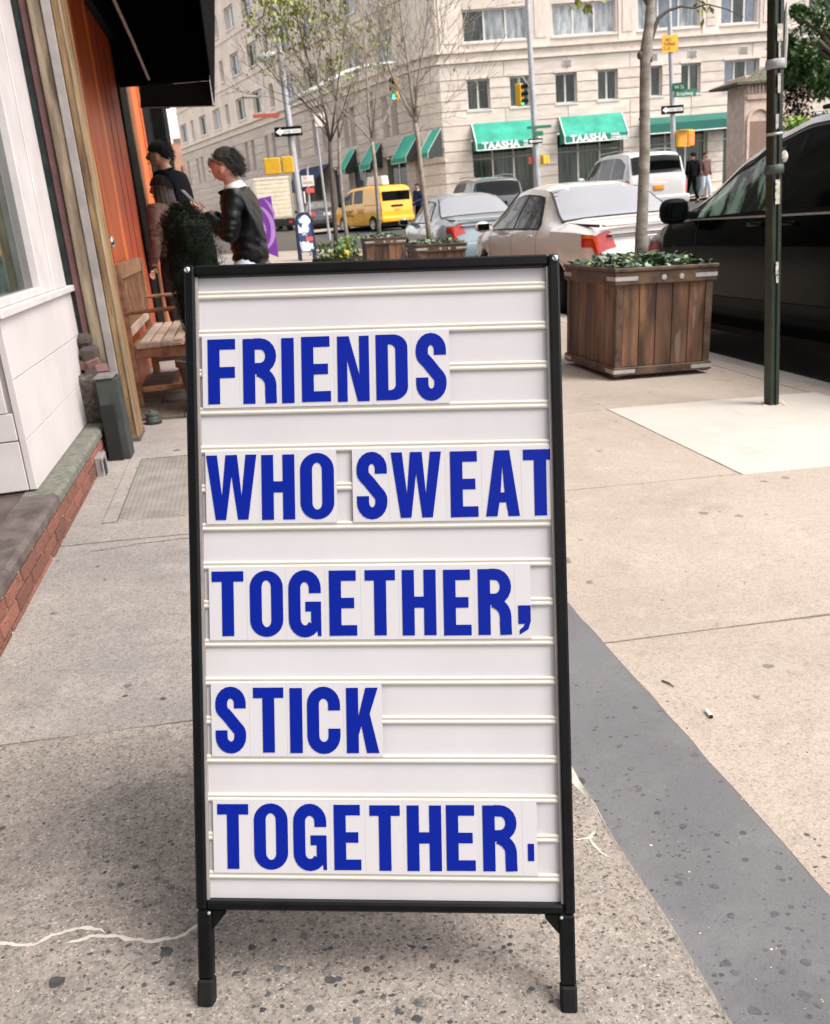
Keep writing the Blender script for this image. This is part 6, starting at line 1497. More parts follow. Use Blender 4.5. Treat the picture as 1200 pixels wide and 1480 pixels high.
# ================================================================== POLES, SIGNALS AND STREET SIGNS
def basez(x, y): return grise(y)-.285+.14
def pole(px0, py0, px1, py1, Z, r0, r1, name, label, cat, group=None):
    """vertical-ish pole through two pixels at forward distance Z, down to the ground"""
    a = atD(px0, Z); Y = a.y; p0 = atY(px0, py0, Y); p1 = atY(px1, py1, Y); d = (p1-p0)/(p1.z-p0.z); zb = basez(p0.x, Y)
    base = p0+d*(zb-p0.z); t = empty(name, base, label, cat, group)
    top = p1
    b = MB(); b.tube([base, base.lerp(top, .5), top], [r0, (r0+r1)/2, r1], 12); b.build('pole', M_galvp, t, smooth=True, autosm=40)
    MB().tube([base, base+Vector((0, 0, .35))], r0*1.5, 12).build('pole_base', M_galvp, t)
    return t, Y
def flat(Y, x0, y0, x1, y1, name, m, t, th=.03, dY=0, bev=0):
    a = atY(x0, y1, Y+dY); b_ = atY(x1, y0, Y+dY)
    return MB().box((min(a.x, b_.x), Y+dY-th/2, min(a.z, b_.z)), (max(a.x, b_.x), Y+dY+th/2, max(a.z, b_.z))).build(name, m, t, bevel=bev)
def oneway(Y, x0, y0, x1, y1, t, txt='ONE WAY', left=True):
    """arrow sign: black plate, white arrow, lettering"""
    a = atY(x0, y1, Y); b_ = atY(x1, y0, Y); W = b_.x-a.x; z0 = (a.z+b_.z)/2-W*.165; H_ = W*.33
    p = MB().box((a.x, Y-.012, z0), (b_.x, Y+.012, z0+H_)).build('one_way_sign', M_blk, t)
    c = H_/2; A = [(W*.04, c), (W*.22, H_*.90), (W*.22, H_*.70), (W*.96, H_*.70), (W*.96, H_*.30), (W*.22, H_*.30), (W*.22, H_*.10)]
    M = frame(Vector((a.x, Y-.013, z0)), Vector((1, 0, 0)), Vector((0, 0, 1)), Vector((0, -1, 0)))
    MB().prism(A, 0, .004, M).build('arrow', M_letter, p)
    text(txt, H_*.36, M_blk, p, M @ Matrix.Translation((W*.30, H_*.37, .005)), 'sign_lettering', .002, 1.15)
    return p
def pedsignal(Y, x0, y0, x1, y1, t, front=True, rz=.3):
    a = atY(x0, y1, Y); b_ = atY(x1, y0, Y); c = (a+b_)/2; W = (b_.x-a.x); H_ = (b_.z-a.z)
    M = Matrix.Translation((c.x, Y, c.z)) @ Matrix.Rotation(rz, 4, 'Z')
    h = MB().box((-W/2, -.09, -H_/2), (W*.06, .09, H_/2), M).build('walk_signal', M_yellow, t, bevel=.02)
    MB().box((W*.12, -.09, -H_*.5), (W/2, .09, H_*.5), M).build('walk_signal', M_yellow, t, bevel=.02)
    MB().box((W*.061, -.05, -H_*.3), (W*.119, .05, H_*.3), M).build('signal_bracket', M_galv, t)
    if front:
        MB().box((-W/2+.04, -.10, -H_/2+.05), (W*.0, -.0905, H_/2-.05), M).build('signal_face', mat('amber_signal_face', (.7, .30, .03), .5, .1, 4), h)
        MB().box((W*.16, -.10, -H_*.5+.05), (W/2-.03, -.0905, H_*.5-.05), M).build('lit_hand', mat('lit_orange_hand', (.6, .1, .02), .5, .1, 4, emit=(1, .18, .03, .6)), h)
        for s_ in (-1, 1): MB().box((-W/2, -.20, s_*H_/2-.01), (W*.06, -.091, s_*H_/2+.01), M).build('visor', M_yellow, h)
def signal(Y, cx_, y0, y1, t, rz=0.5, green=True):
    a = atY(cx_, y1, Y); b_ = atY(cx_, y0, Y); H_ = b_.z-a.z; W = H_*.34; M = Matrix.Translation((a.x, Y, a.z)) @ Matrix.Rotation(rz, 4, 'Z')
    h = MB().box((-W/2, -W*.45, 0), (W/2, W*.45, H_), M).build('traffic_signal', M_yellow, t, bevel=.02)
    for i, c in enumerate(((.02, .75, .35, 2.2) if green else None, None, None)):
        z = H_*(1/6+i/3)
        MM = M @ Matrix.Translation((0, -W*.455, z)) @ Matrix.Rotation(pi/2, 4, 'X')
        m = mat('lit_green_lens', (.02, .5, .3), .3, .1, 3, emit=(.02, .85, .45, 1.6)) if c else mat('unlit_lens', (.03, .015, .01), .3, .2, 3)
        lathe('lens', [(.001, .02), (W*.28, .015), (W*.34, 0)], m, h, MM, 16)
        rows = []
        for zz_ in (0, W*.75): rows.append([MM @ Vector((W*.38*cos(q_), W*.38*sin(q_), zz_)) for q_ in [pi*(-.15+1.3*k/10) for k in range(11)]])
        MB().grid(rows).build('visor', M_dark, h, recalc=False)
# pole in the middle of the junction
t, Y = pole(777, 262, 760, -40, 36, .125, .085, 'signal_pole', 'tall grey signal pole standing between the two lettered green awnings', 'signal pole')
signal(Y, 752, 121, 153, t, .75)
MB().tube([atY(766, 128, Y), atY(756, 112, Y), atY(750, 112, Y), atY(751, 121, Y)], .03, 6).build('signal_arm', M_galvp, t)
oneway(Y-.14, 764, 198, 784, 210, t)
for (x0, y0, x1, y1) in ((762, 180, 797, 187), (771, 189, 785, 197)):
    p = flat(Y, x0, y0, x1, y1, 'street_name_sign', mat('street_sign_green', (.01, .16, .085), .5, .05, 3), t, .02, -.17)
pedsignal(Y, 781, 224, 794, 238, t, False, .6); flat(Y, 765, 226, 773, 237, 'walk_signal', mat('red_signal_face', (.6, .08, .05), .5, .1, 4), t, .12, .1)
# pole right of it, with yellow board
t, Y = pole(974, 228, 966, -40, 30, .085, .06, 'sign_pole', 'grey pole carrying a yellow square board, behind the near tree', 'sign pole')
yb = flat(Y, 957, 50, 980, 76, 'yellow_board', M_yellow, t, .02, -.09)
for i, (w_, tx_) in enumerate(((.34, 'NO'), (.52, 'TURNS'), (.40, '7-10'))):
    a = atY(959+(0 if i else 3), 60+i*6.5, Y-.105); text(tx_, .13, mat('dark_brown_print', (.08, .04, .01), .7, .1, 3), yb, frame(Vector((a.x, Y-.103, a.z)), Vector((1, 0, 0)), Vector((0, 0, 1)), Vector((0, -1, 0))), 'sign_lettering', .002, .9)
gsg = MATS['street_sign_green']
for (x0, y0, x1, y1, rz, tx_) in ((972, 122, 988, 135, -.5, '94 St'), (975, 131, 1006, 144, 0, 'Broadway')):
    a = atY(x0, y1, Y-.1); b_ = atY(x1, y0, Y-.1); H_ = .21; W = b_.x-a.x
    M = Matrix.Translation((a.x, Y-.10, a.z+.06)) @ Matrix.Rotation(rz, 4, 'Z')
    p = MB().box((0, -.01, 0), (W, .01, H_), M).build('street_name_sign', gsg, t)
    text(tx_, H_*.75, M_letter, p, M @ frame(Vector((.06, -.011, .04)), Vector((1, 0, 0)), Vector((0, 0, 1)), Vector((0, -1, 0))), 'sign_lettering', .002, .85)
oneway(Y-.1, 956, 150, 988, 167, t)
pedsignal(Y, 975, 187, 1004, 213, t, True, .25)
# left-hand pole with mast arm and lamps
t, Y = pole(437, 322, 396, 10, 27, .105, .075, 'lamp_pole', 'leaning grey street lamp pole with long mast arm above the white truck', 'lamp pole')
MB().tube([atY(415, 150, Y), atY(455, 128, Y), atY(500, 104, Y+1), atY(530, 95, Y+2.0), atY(570, 90, Y+3.0)], [.075, .065, .055, .045, .03], 8).build('mast_arm', mat('pale_grey_arm', (.62, .62, .60), .5, .05, 3), t, smooth=True)
MB().tube([atY(404, 74, Y), atY(390, 80, Y), atY(374, 87, Y)], [.045, .06, .05], 8).build('lamp_arm', MATS['pale_grey_arm'], t, smooth=True)
MB().tube([atY(392, 79, Y-.02), atY(383, 83, Y-.02), atY(374, 87, Y-.02)], [.10, .13, .06], 8).build('lamp_head', MATS['pale_grey_arm'], t, smooth=True)
oneway(Y-.14, 398, 181, 436, 199, t)
pedsignal(Y+.0, 384, 226, 423, 253, t, False, -.15)
rs = flat(Y, 366, 163, 404, 171, 'red_street_sign', mat('faded_red_sign', (.42, .07, .035), .5, .1, 4), t, .02, -.1)
flat(Y, 357, 138, 376, 142, 'lamp_head', MATS['pale_grey_arm'], t, .25, .6, .02); MB().tube([atY(375, 142, Y+.6), atY(380, 165, Y+.6), atY(402, 170, Y+.1)], .03, 6).build('lamp_bracket', M_galvp, t)
pk = flat(Y, 455, 162, 471, 183, 'white_sign', M_plate, t, .02, 3.4) if False else None
# signal at the end of the mast arm hangs from its own short hanger
signal(Y+3.0, 572, 112, 146, t, -.5)
MB().tube([atY(571, 90, Y+3), atY(572, 112, Y+3)], .025, 6).build('signal_hanger', M_galvp, t)
# white box sign and hanging sign seen among the branches
t, Y2 = pole(471, 300, 455, 170, 34, .045, .04, 'sign_pole', 'thin pole with a pale square sign among the leafy branches', 'sign pole')
flat(Y2, 456, 163, 469, 183, 'pale_sign', mat('pale_pink_sign', (.75, .66, .60), .6, .05, 3), t, .03, -.06)
# parking sign pole
t, Y = pole(450, 345, 444, 240, 25, .035, .03, 'parking_sign_pole', 'thin post with a white parking plate over a small red plate', 'parking sign')
wp = flat(Y, 437, 253, 453, 270, 'white_plate', M_plate, t, .015, -.045); flat(Y, 443, 271, 454, 279, 'red_plate', mat('red_plate_paint', (.62, .10, .08), .5, .1, 4), t, .015, -.045)
for i, tx_ in enumerate(('NO', 'PARKING')):
    a = atY(438.5, 260+i*7, Y-.054); text(tx_, .11, mat('red_print', (.5, .05, .05), .6, .1, 4), wp, frame(Vector((a.x, Y-.0535, a.z)), Vector((1, 0, 0)), Vector((0, 0, 1)), Vector((0, -1, 0))), 'sign_lettering', .001, .55)
# the near green sign post on the right, square tube with punched holes, stickers, clamps
pb = gnd(1115, 585); base = Vector((pb.x, pb.y, zwalk(pb.x, pb.y))); Yp = pb.y
t = empty('green_sign_post', base, 'dark green square steel post with torn stickers standing in the new white concrete', 'sign post')
tp = atY(1122, -60, Yp); ax = (tp-base).normalized(); xx = Vector((1, 0, 0)); xx = (xx-ax*xx.dot(ax)).normalized(); xx = Matrix.Rotation(.12, 3, ax) @ xx; yy = ax.cross(xx)
PM = frame(base, xx, yy, ax); hw = .031; Hh = (tp-base).length
MB().box((-hw, -hw, -.02), (hw, hw, Hh), PM).build('post', M_postg, t, bevel=.006)
def pz(py): # height along the post of a pixel row
    q_ = atY(1118, py, Yp); return (q_-base).dot(ax)
z = .08
b = MB()
while z < Hh: b.tube([PM @ Vector((hw-.012, -hw-.0004, z)), PM @ Vector((hw-.012, -hw-.0012, z))], .0035, 8); z += .0254*1.0
b.build('holes', M_dark, t, kind='stuff')
MB().box((-.002, -hw-.010, .0), (.008, -hw-.001, Hh), PM).build('seam', M_postg, t, bevel=.002)
for (y0, y1, x0, x1, m) in ((37, 62, -.020, .012, M_sticker), (63, 85, -.012, .000, M_sticker), (108, 136, -.014, .002, M_sticker), (166, 187, -.024, -.006, M_stickg), (260, 295, -.022, .006, M_sticker), (378, 396, -.014, .004, M_sticker), (398, 408, -.010, .004, M_sticker)):
    MB().box((x0, -hw-.0112, pz(y1)), (x1, -hw-.0101, pz(y0)), PM).build('sticker', m, t, bevel=0)
for (y0, y1, m, r) in ((86, 100, M_stickg, .036), (238, 252, M_iron, .038), (192, 196, M_galv, .0335)):
    a, b_ = pz(y1), pz(y0)
    MB().tube([PM @ Vector((0, 0, a)), PM @ Vector((0, 0, (a+b_)/2)), PM @ Vector((0, 0, b_))], [r*1.30, r*1.36, r*1.28], 8).build('clamp', m, t, smooth=True)
MB().tube([PM @ Vector((.040, -.02, pz(100))), PM @ Vector((.045, -.02, pz(60))), PM @ Vector((.047, -.02, pz(20))), PM @ Vector((.05, -.02, pz(6)))], [.009, .012, .011, .004], 8).build('bracket_rod', M_galv, t)
o = MB().ell((0, 0, 0), (.022, .012, .03), 10, 7).build('bracket_tag', M_sticker, t); o.matrix_basis = PM @ Matrix.Translation((.040, -.03, pz(228)))
for k in range(7):
    a = random.uniform(0, 6.28); r = .05+random.random()*.03; c = base+Vector((cos(a)*r, sin(a)*r, .006)); MB().ell(c, (.012, .010, .005), 8, 5).build('concrete_crumb', M_gst, t)

# ================================================================== BOARDS BEHIND
def wz(p): return zwalk(p.x, p.y)
# blue arched board
Yb = 23.0
c = atY(440, 350, Yb); zb = wz(c); t = empty('arched_board', (c.x, Yb, zb), 'blue arched pavement board on legs between the truck and the thin trees', 'sign board')
xl, xr = atY(429, 340, Yb).x, atY(455, 340, Yb).x; W = xr-xl; cxm = (xl+xr)/2; hb = atY(440, 306, Yb).z-zb
M = frame(Vector((cxm, Yb, zb)), Vector((1, 0, 0)), Vector((0, .12, 1)).normalized(), Vector((0, -1, .12)).normalized())
r = W/2
out = [(-r, 0), (-r+.07, 0), (-r+.07, .2), (r-.07, .2), (r-.07, 0), (r, 0)]+[(r*cos(a_), hb-r+r*sin(a_)) for a_ in [pi*k/12 for k in range(13)]]
MB().prism(out, -.02, .02, M).build('frame', M_navy, t)
inn = [(-r+.06, .22), (r-.06, .22)]+[((r-.06)*cos(a_), hb-r+(r-.06)*sin(a_)) for a_ in [pi*k/12 for k in range(13)]]
MB().prism(inn, .021, .024, M).build('poster', mat('blue_white_poster', (.03, .07, .22), .6, .3, 5, col2=(.75, .77, .82), low=.44, high=.5, detail=2), t)
MB().box((.0, .45, .025), (r*.8, .55, .028), M).build('red_strip', MATS['red_plate_paint'], t)
M2_ = frame(Vector((cxm, Yb+.45, zb)), Vector((1, 0, 0)), Vector((0, -.3, 1)).normalized(), Vector((0, -1, -.3)).normalized()); MB().prism(out, -.02, .02, M2_).build('rear_frame', M_navy, t)
# purple board
Yb = 22.0
P_ = [atY(366, 289, Yb), atY(392, 283, Yb), atY(401, 355, Yb), atY(375, 361, Yb)]; zb = wz(P_[3])
t = empty('purple_board', (P_[3].x, Yb, zb), 'purple standing board with a lilac swirl behind the man in black leather', 'sign board')
k = Vector((.0, .06, 0)); P_[2].z = min(P_[2].z, zb+.15); 
MB().add([P_[3], P_[2], P_[1], P_[0]]+[p+k for p in (P_[3], P_[2], P_[1], P_[0])], [(0, 1, 2, 3), (7, 6, 5, 4), (0, 4, 5, 1), (1, 5, 6, 2), (2, 6, 7, 3), (3, 7, 4, 0)]).build('board', M_purple, t, bevel=.01)
def swirl(rad, wd, a0, a1, dy, cx_, cz_):
    rows = []
    for i in range(25):
        a_ = R_(a0+(a1-a0)*i/24); rr = rad*(1+.15*i/24); w_ = wd*sin(pi*(i+1)/26)
        rows.append([Vector((cx_+(rr-w_)*cos(a_), Yb-dy, cz_+(rr-w_)*sin(a_)*1.3)), Vector((cx_+(rr+w_)*cos(a_), Yb-dy, cz_+(rr+w_)*sin(a_)*1.3))])
    return MB().grid(rows)
cx_, cz_ = (P_[0].x+P_[3].x)/2-.02, (P_[0].z+P_[3].z)/2-.12
for (r, w_, a0, a1, dy) in ((.36, .05, -70, 75, .004), (.18, .035, -60, 60, .005), (.50, .03, 20, 62, .004)): swirl(r, w_, a0, a1, dy, cx_, cz_).build('swirl', M_lilac, t, recalc=False)

# ================================================================== EVERGREEN IN FRONT OF THE MAN
c = atY(276, 380, 5.75); zb = zwalk(c.x, 5.75)
t = empty('potted_evergreen', (c.x, 5.75, zb), 'dense very dark green potted evergreen in front of the man in black leather', 'potted shrub')
lathe('pot', [(.001, 0), (.13, 0), (.17, .30), (.185, .30), (.185, .34), (.155, .34), (.15, .29), (.001, .29)], mat('dark_clay_pot', (.06, .045, .04), .8, .3, 12), t, Matrix.Translation((c.x, 5.75, zb)))
MB().tube([Vector((c.x, 5.75, zb+.28)), Vector((c.x, 5.75, zb+.9))], .02, 6).build('stem', M_bark3, t)
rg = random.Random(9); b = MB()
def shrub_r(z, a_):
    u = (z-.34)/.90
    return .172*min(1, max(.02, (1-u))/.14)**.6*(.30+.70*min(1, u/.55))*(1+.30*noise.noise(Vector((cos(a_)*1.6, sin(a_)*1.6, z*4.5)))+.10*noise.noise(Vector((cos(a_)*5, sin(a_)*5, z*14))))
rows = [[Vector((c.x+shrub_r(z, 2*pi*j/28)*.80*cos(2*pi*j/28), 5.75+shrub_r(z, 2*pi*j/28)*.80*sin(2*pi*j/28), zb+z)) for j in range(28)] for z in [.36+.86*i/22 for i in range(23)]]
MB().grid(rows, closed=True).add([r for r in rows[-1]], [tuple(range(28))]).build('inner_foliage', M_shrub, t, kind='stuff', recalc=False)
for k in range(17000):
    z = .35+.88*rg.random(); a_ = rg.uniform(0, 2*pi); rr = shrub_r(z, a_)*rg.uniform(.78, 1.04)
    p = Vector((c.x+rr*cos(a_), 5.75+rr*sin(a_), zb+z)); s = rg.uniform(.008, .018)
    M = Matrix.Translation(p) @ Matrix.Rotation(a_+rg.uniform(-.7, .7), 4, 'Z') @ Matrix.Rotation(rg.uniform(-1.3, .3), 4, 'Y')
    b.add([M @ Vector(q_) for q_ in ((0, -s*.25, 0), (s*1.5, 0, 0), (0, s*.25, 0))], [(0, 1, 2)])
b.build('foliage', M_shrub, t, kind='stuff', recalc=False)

# ================================================================== PEOPLE
def skinned(chains, M, sub=2):
    """grow one surface from joint chains: chains = [(points, radii)], the first chain is the spine; others start at a joint name"""
    pts, rad, edges, names = [], [], [], {}
    for ch in chains:
        prev = None
        for it in ch:
            if isinstance(it, str): prev = names[it]; continue
            nm, p, r = it
            pts.append(Vector(p)); rad.append(r if isinstance(r, tuple) else (r, r)); i = len(pts)-1
            if nm: names[nm] = i
            if prev is not None: edges.append((prev, i))
            prev = i
    me = bpy.data.meshes.new('sk'); me.from_pydata([tuple(p) for p in pts], edges, []); o = bpy.data.objects.new('sk', me); COL.objects.link(o)
    m1 = o.modifiers.new('s', 'SKIN'); m1.use_smooth_shade = True
    sv = me.skin_vertices[0].data
    for i, r in enumerate(rad): sv[i].radius = r
    seen = set(); adj = {}
    for a, b in edges: adj.setdefault(a, []).append(b); adj.setdefault(b, []).append(a)
    for i in range(len(pts)):
        if i in seen: continue
        sv[i].use_root = True; st = [i]
        while st:
            q_ = st.pop()
            if q_ in seen: continue
            seen.add(q_); st += adj.get(q_, [])
    for i in range(len(pts)):
        if i != 0: pass
    if sub: m2 = o.modifiers.new('u', 'SUBSURF'); m2.levels = sub; m2.render_levels = sub
    bpy.context.view_layer.update()
    dg = bpy.context.evaluated_depsgraph_get(); out = bpy.data.meshes.new_from_object(o.evaluated_get(dg))
    bpy.data.objects.remove(o); bpy.data.meshes.remove(me)
    vs = [M @ v.co for v in out.vertices]; fs = [tuple(p.vertices) for p in out.polygons]; bpy.data.meshes.remove(out)
    return vs, fs
def hand(w, d, up, side, s=1.0, curl=.6):
    """palm and five fingers from the wrist w, pointing along d; up is the back of the hand"""
    d = Vector(d).normalized(); up = Vector(up); up = (up-d*up.dot(d)).normalized(); sd = d.cross(up)*side
    w = Vector(w); ch = [[('palm', w+d*.035*s, (.030*s, .016*s)), (None, w+d*.075*s, (.036*s, .013*s))]]
    base = w+d*.080*s
    for i, (off, ln) in enumerate(((-.027, .060), (-.009, .072), (.009, .067), (.026, .052))):
        b0 = base+sd*off*s-d*.012*s; q_ = b0; dd = d.copy(); c_ = [(None, q_, .0085*s)]
        for k in range(3):
            q_ = q_+dd*ln*s*(.42, .33, .27)[k]; c_.append((None, q_, (.0082, .0075, .0065)[k]*s)); dd = (dd-up*curl).normalized()
        ch.append(c_)
    tb = w+d*.03*s-sd*.022*s; ch.append([(None, tb, .010*s), (None, tb+(d*.6-sd*.8).normalized()*.032*s, .0095*s), (None, tb+(d*.6-sd*.8).normalized()*.032*s+(d*.9-sd*.2-up*.3).normalized()*.028*s, .008*s)])
    return ch
def person(label, M, J, top_m, leg_m, hair_m, hair='short', top_pad=.018, glasses=False, group=None, face=(0, 0), shirt=None, H=1.0, collar=True, name='person', long_hair=False):
    """J: joints in metres, x right, y forward, z up"""
    t = empty(name, M.translation, label, 'person', group)
    j = lambda k: Vector(J[k])
    head = j('head'); nb = j('neckbase')
    spine = [('pelvis', j('pelvis'), (.115, .082)), ('waist', j('waist'), (.105, .078)), ('chest', j('chest'), (.13, .088)), ('neckbase', nb, (.075, .062)), ('neck', (nb+head)*.5+Vector((0, -.01, -.015)), .052), (None, head-Vector((0, .01, .02)), .058)]
    chains = [spine]
    for s_ in 'LR':
        chains.append(['pelvis', (None, j('hip'+s_), .075), (None, j('knee'+s_), .055), (None, j('ankle'+s_), .040), (None, j('ankle'+s_)+Vector((0, .13, -.055)), .036)])
        chains.append(['chest', (None, j('sh'+s_), .046), (None, j('el'+s_), .036), (None, j('wr'+s_), .027)])
    vs, fs = skinned(chains, M)
    b = MB(); b.add(vs, fs, 0)
    for s_, sd in (('L', -1), ('R', 1)):
        d = j('hd'+s_) if 'hd'+s_ in J else (j('wr'+s_)-j('el'+s_)).normalized()
        v2, f2 = skinned(hand(j('wr'+s_)+Vector(d).normalized()*.0, d, J.get('up'+s_, (0, 0, 1)), sd, 1.0), M, 1); b.add(v2, f2, 0)
    Mh = M @ Matrix.Translation(head) @ Matrix.Rotation(face[0], 4, 'Z') @ Matrix.Rotation(-face[1], 4, 'X')
    def hf(d):   # skull with jaw, brow and nose (y is forward)
        k = 1.0
        if d.z < 0: k *= 1-.22*(-d.z)*(1-.55*max(0, d.y))
        if d.y > 0: k *= 1-.06*d.y
        k += .30*max(0, 1-((d.x/.16)**2+((d.z+.12)/.22)**2)) if d.y > .6 else 0
        k += .05*max(0, 1-((d.x/.3)**2+((d.z+.52)/.12)**2)) if d.y > .4 else 0
        k -= .06*max(0, 1-(((abs(d.x)-.34)/.18)**2+((d.z-.10)/.14)**2)) if d.y > .4 else 0
        return k
    hb = MB(); hb.ell((0, 0, 0), (.078, .098, .118), 36, 26, None, hf)
    b.add([Mh @ Vector(v) for v in hb.v], hb.f, 0)
    for sd in (-1, 1):
        eb = MB(); eb.ell((sd*.080, -.010, -.012), (.010, .020, .032), 10, 8); b.add([Mh @ Vector(v) for v in eb.v], eb.f, 0)
        eb = MB(); eb.ell((sd*.030, .084, .012), (.013, .008, .008), 10, 7); b.add([Mh @ Vector(v) for v in eb.v], eb.f, 1)
    mb_ = MB(); mb_.ell((0, .092, -.060), (.022, .006, .006), 10, 6); b.add([Mh @ Vector(v) for v in mb_.v], mb_.f, 2)
    b.build('body', [M_skin, M_dark, mat('lip', (.40, .16, .13), .5, .1, 20)], t, smooth=True)
    # hair: cap over the crown and nape
    rows = []; n = 26
    for i in range(15):
        th_ = pi*(.0+.64*i/14); r = []
        for k in range(n):
            ph = 2*pi*k/n; d = Vector((sin(th_)*cos(ph), sin(th_)*sin(ph), cos(th_)))
            back = -d.y; lim = 1.12+.55*max(0, back)+(.18 if abs(d.x) > .5 else 0)
            tt = min(th_, lim); d = Vector((sin(tt)*cos(ph), sin(tt)*sin(ph), cos(tt)))
            kk = 1.09+.03*noise.noise(d*4+Vector((len(label), 0, 0)))+.05*max(0, d.z)
            if hair == 'bushy': kk += .05+.02*noise.noise(d*5)
            if th_ > lim: kk *= .93
            r.append(Mh @ Vector((d.x*.082*kk, d.y*.100*kk-.004, d.z*.112*kk+.006)))
        rows.append(r)
    hb = MB().grid(rows, closed=True)
    if long_hair:
        for k in range(9):
            a_ = pi+pi*k/8; p0 = Mh @ Vector((.075*cos(a_), .07*sin(a_)-.01, .02)); p1 = Mh @ Vector((.095*cos(a_), .085*sin(a_)-.02, -.14)); p2 = Mh @ Vector((.085*cos(a_), .08*sin(a_)-.03, -.28))
            hb.tube([p0, p1, p2], [.035, .034, .014], 8)
    rh = random.Random(len(label)); sz_ = 1.5 if hair == 'bushy' else 1.0
    for k in range(1500):
        th_ = rh.uniform(0, 1)**.7*1.75; ph = rh.uniform(0, 2*pi); d = Vector((sin(th_)*cos(ph), sin(th_)*sin(ph), cos(th_)))
        if th_ > 1.0+.62*max(0, -d.y)+(.30 if abs(d.x) > .55 and d.y < .45 else 0): continue
        p = Vector((d.x*.088, d.y*.107-.004, d.z*.124+.004))*(1.04 if hair == 'bushy' else 1.0); l = rh.uniform(.020, .042)*sz_
        fl = (d*.28+Vector((rh.uniform(-.25, .25), -.75+rh.uniform(-.3, .2), -.45+rh.uniform(-.3, .4)))).normalized(); sd = fl.cross(d).normalized()*.0045
        hb.add([Mh @ (p-sd), Mh @ (p+sd), Mh @ (p+fl*l+d*.006)], [(0, 1, 2)])
    hb.build('hair', hair_m, t, smooth=True, recalc=False)
    # garments grown from the same joints
    P = top_pad
    tch = [[(None, (j('hem') if 'hem' in J else j('pelvis'))-Vector((0, 0, .11)), (.152+P, .114+P)), ('pelvis', (j('hem') if 'hem' in J else j('pelvis'))-Vector((0, 0, .0)), (.155+P, .116+P)), ('waist', j('waist'), (.143+P, .108+P)), ('chest', j('chest'), (.160+P, .112+P)), ('neckbase', nb+Vector((0, 0, -.015)), (.085+P, .072+P))]]
    for s_ in 'LR': tch.append(['chest', (None, j('sh'+s_), .070+P), (None, (j('sh'+s_)+j('el'+s_))/2, .060+P), (None, j('el'+s_), .052+P), (None, j('el'+s_).lerp(j('wr'+s_), .93), .038+P*.6)])
    v2, f2 = skinned(tch, M, 3)
    Mi = M.inverted(); c0 = M @ j('chest'); v3 = []
    for v in v2:     # cloth folds: ridges running round the trunk and sleeves
        q_ = Mi @ v; n1 = noise.noise(Vector((q_.x*5, q_.y*5, q_.z*17+q_.x*9))); n2 = noise.noise(Vector((q_.x*11, q_.y*11, q_.z*30-q_.y*20)))
        d_ = Vector((v.x-c0.x, v.y-c0.y, 0)); d_ = d_.normalized() if d_.length > 1e-4 else d_
        v3.append(v+d_*max(0, .016*(.75-abs(n1)*2)+.005*n2))
    v2 = v3
    b = MB(); b.add(v2, f2); b.build('jacket' if top_m is M_leather else 'top', top_m, t, smooth=True)
    lch = [[('pelvis', j('pelvis')+Vector((0, 0, .16)), (.140, .100)), (None, j('pelvis')+Vector((0, 0, .06)), (.148, .108)), ('hipc', j('pelvis')-Vector((0, 0, .05)), (.150, .115))]]
    for s_ in 'LR': lch.append(['hipc', (None, j('hip'+s_), .102), (None, j('knee'+s_), .074), (None, j('ankle'+s_)+Vector((0, 0, .03)), .060)])
    v2, f2 = skinned(lch, M); b = MB(); b.add(v2, f2); b.build('trousers', leg_m, t, smooth=True)
    for s_ in 'LR':
        a_ = j('ankle'+s_); v2, f2 = skinned([[('a', a_+Vector((0, -.04, -.035)), .046), (None, a_+Vector((0, .05, -.045)), .046), (None, a_+Vector((0, .16, -.055)), .038)]], M, 1)
        b = MB(); b.add(v2, f2); b.build('shoe', M_dark, t, smooth=True)
    if collar:
        b = MB(); b.tube([M @ (nb+Vector((0, -.01, -.01))), M @ (nb+Vector((0, .004, .035)))], [.078, .066], 14, cap=False); b.build('collar', shirt or top_m, t, smooth=True)
    if glasses:
        g = MB()
        for sd in (-1, 1):
            g.tube([Mh @ Vector((sd*.033+.021*cos(a_), .104, .012+.016*sin(a_))) for a_ in [2*pi*k/12 for k in range(13)]], .0032, 5)
            g.tube([Mh @ Vector((sd*.054, .102, .016)), Mh @ Vector((sd*.082, .04, .016)), Mh @ Vector((sd*.084, -.02, .010))], .0032, 5)
        g.tube([Mh @ Vector((-.012, .106, .014)), Mh @ Vector((.012, .106, .014))], .003, 5)
        g.build('glasses', M_dark, t)
    return t
def joints(**k):
    J = dict(pelvis=(0, 0, .96), waist=(0, 0, 1.10), chest=(0, 0, 1.29), neckbase=(0, 0, 1.45), head=(0, .025, 1.60), hipL=(-.09, 0, .90), hipR=(.09, 0, .90), kneeL=(-.10, .02, .50), kneeR=(.10, .02, .50), ankleL=(-.10, -.02, .09), ankleR=(.10, -.02, .09),
             shL=(-.19, 0, 1.40), shR=(.19, 0, 1.40), elL=(-.24, -.03, 1.12), elR=(.24, -.03, 1.12), wrL=(-.23, .08, .88), wrR=(.23, .08, .88))
    J.update(k); return J
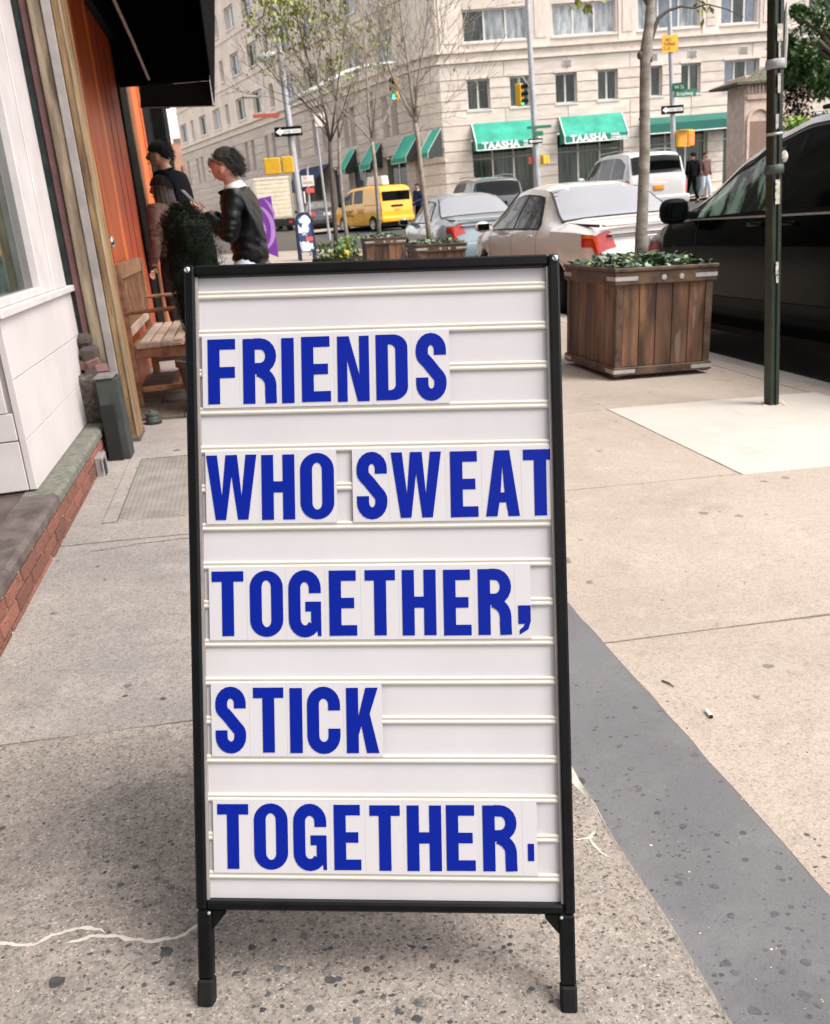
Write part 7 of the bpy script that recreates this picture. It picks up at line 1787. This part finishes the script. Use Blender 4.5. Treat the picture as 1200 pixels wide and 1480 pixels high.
# man in black leather with a phone
Yp_ = 6.45; px_ = atY(351, 330, Yp_).x
Mm = Matrix.Translation((px_, Yp_, zwalk(px_, Yp_)-.005)) @ Matrix.Rotation(R_(72), 4, 'Z') @ Matrix.Scale(.95, 4)
J = joints(pelvis=(0, -.03, .94), hem=(0, -.03, .975), waist=(0, -.03, 1.06), chest=(0, -.015, 1.24), neckbase=(0, .025, 1.40), head=(0, .070, 1.545), shL=(-.165, -.01, 1.335), shR=(.165, .0, 1.335), elL=(-.235, .02, 1.07), elR=(.22, .06, 1.07), wrL=(-.075, .235, 1.27), wrR=(.075, .255, 1.275),
           hdL=(.35, .85, .35), hdR=(-.35, .85, .35), upL=(-.3, .1, -.4), upR=(.3, .1, -.4), hipL=(-.09, -.02, .88), hipR=(.09, .0, .88))
person('man in a black leather jacket and pale jeans looking down at his phone', Mm, J, M_leather, M_denim, M_hair, hair='bushy', top_pad=.012, glasses=True, face=(.05, -.42), shirt=mat('white_shirt', (.6, .62, .63), .8, .05, 10))
ph = MB().box((-.036, -.004, -.07), (.036, .004, .07), Mm @ Matrix.Translation((0, .355, 1.375)) @ Matrix.Rotation(-.7, 4, 'X')).build('phone', M_dark, None, bevel=.003); tag(ph, 'dark phone held in both hands by the man in black leather', 'phone')
MB().box((-.032, -.0052, -.062), (.032, -.0042, .062), Mm @ Matrix.Translation((0, .355, 1.375)) @ Matrix.Rotation(-.7, 4, 'X')).build('screen', M_glass, ph)
# tall man in a dark jacket by the dark pier
Y_ = 9.3; x_ = atY(254, 300, Y_).x
Mm = Matrix.Translation((x_, Y_, zwalk(x_, Y_))) @ Matrix.Rotation(R_(72), 4, 'Z') @ Matrix.Scale(1.10, 4)
J = joints(neckbase=(0, .03, 1.44), head=(0, .075, 1.585), wrL=(-.20, .12, .90), elL=(-.25, -.02, 1.13))
person('tall man in a dark jacket facing the orange doors', Mm, J, M_dkcloth, M_navy, M_hair, top_pad=.016, face=(0, -.15))
# woman beside the bench
Y_ = 8.9; x_ = atY(244, 330, Y_).x
Mm = Matrix.Translation((x_, Y_, zwalk(x_, Y_))) @ Matrix.Rotation(R_(55), 4, 'Z') @ Matrix.Scale(.90, 4)
J = joints(head=(0, .03, 1.60), elR=(.30, .05, 1.20), wrR=(.16, .12, 1.42), hdR=(-.5, .1, .7), upR=(0, -1, 0))
person('brown haired woman in a dull pink top standing behind the dark evergreen', Mm, J, M_pinkish, M_dark, M_hairb, top_pad=.012, face=(.2, 0), long_hair=True, collar=False)
# man in navy by the taxi
p = atD(606, 37.5)
Mm = Matrix.Translation((p.x, p.y, zroad(p.x, p.y)+.10)) @ Matrix.Rotation(R_(120), 4, 'Z') @ Matrix.Scale(1.0, 4)
person('man in a navy jacket standing beside the rear of the yellow taxi', Mm, joints(wrL=(-.12, .25, 1.05), elL=(-.24, .0, 1.12)), M_navy, M_dkcloth, M_hair, shirt=MATS['white_shirt'])
for (px, D, rz, lab, m1, m2) in ((1001, 34, 10, 'pedestrian in a dark coat walking between the silver vehicle and the canopy', M_dkcloth, M_dkcloth), (1019, 36, 200, 'pedestrian in a pale pink top just right of the dark coated one', M_pinkish, M_denim)):
    p = atD(px, D); person(lab, Matrix.Translation((p.x, p.y, zroad(p.x, p.y)+.35)) @ Matrix.Rotation(R_(rz), 4, 'Z'), joints(ankleL=(-.1, .16, .09), kneeL=(-.1, .14, .5), ankleR=(.1, -.2, .12), kneeR=(.1, .0, .5)), m1, m2, M_hair, group='pedestrians beyond the vehicles')
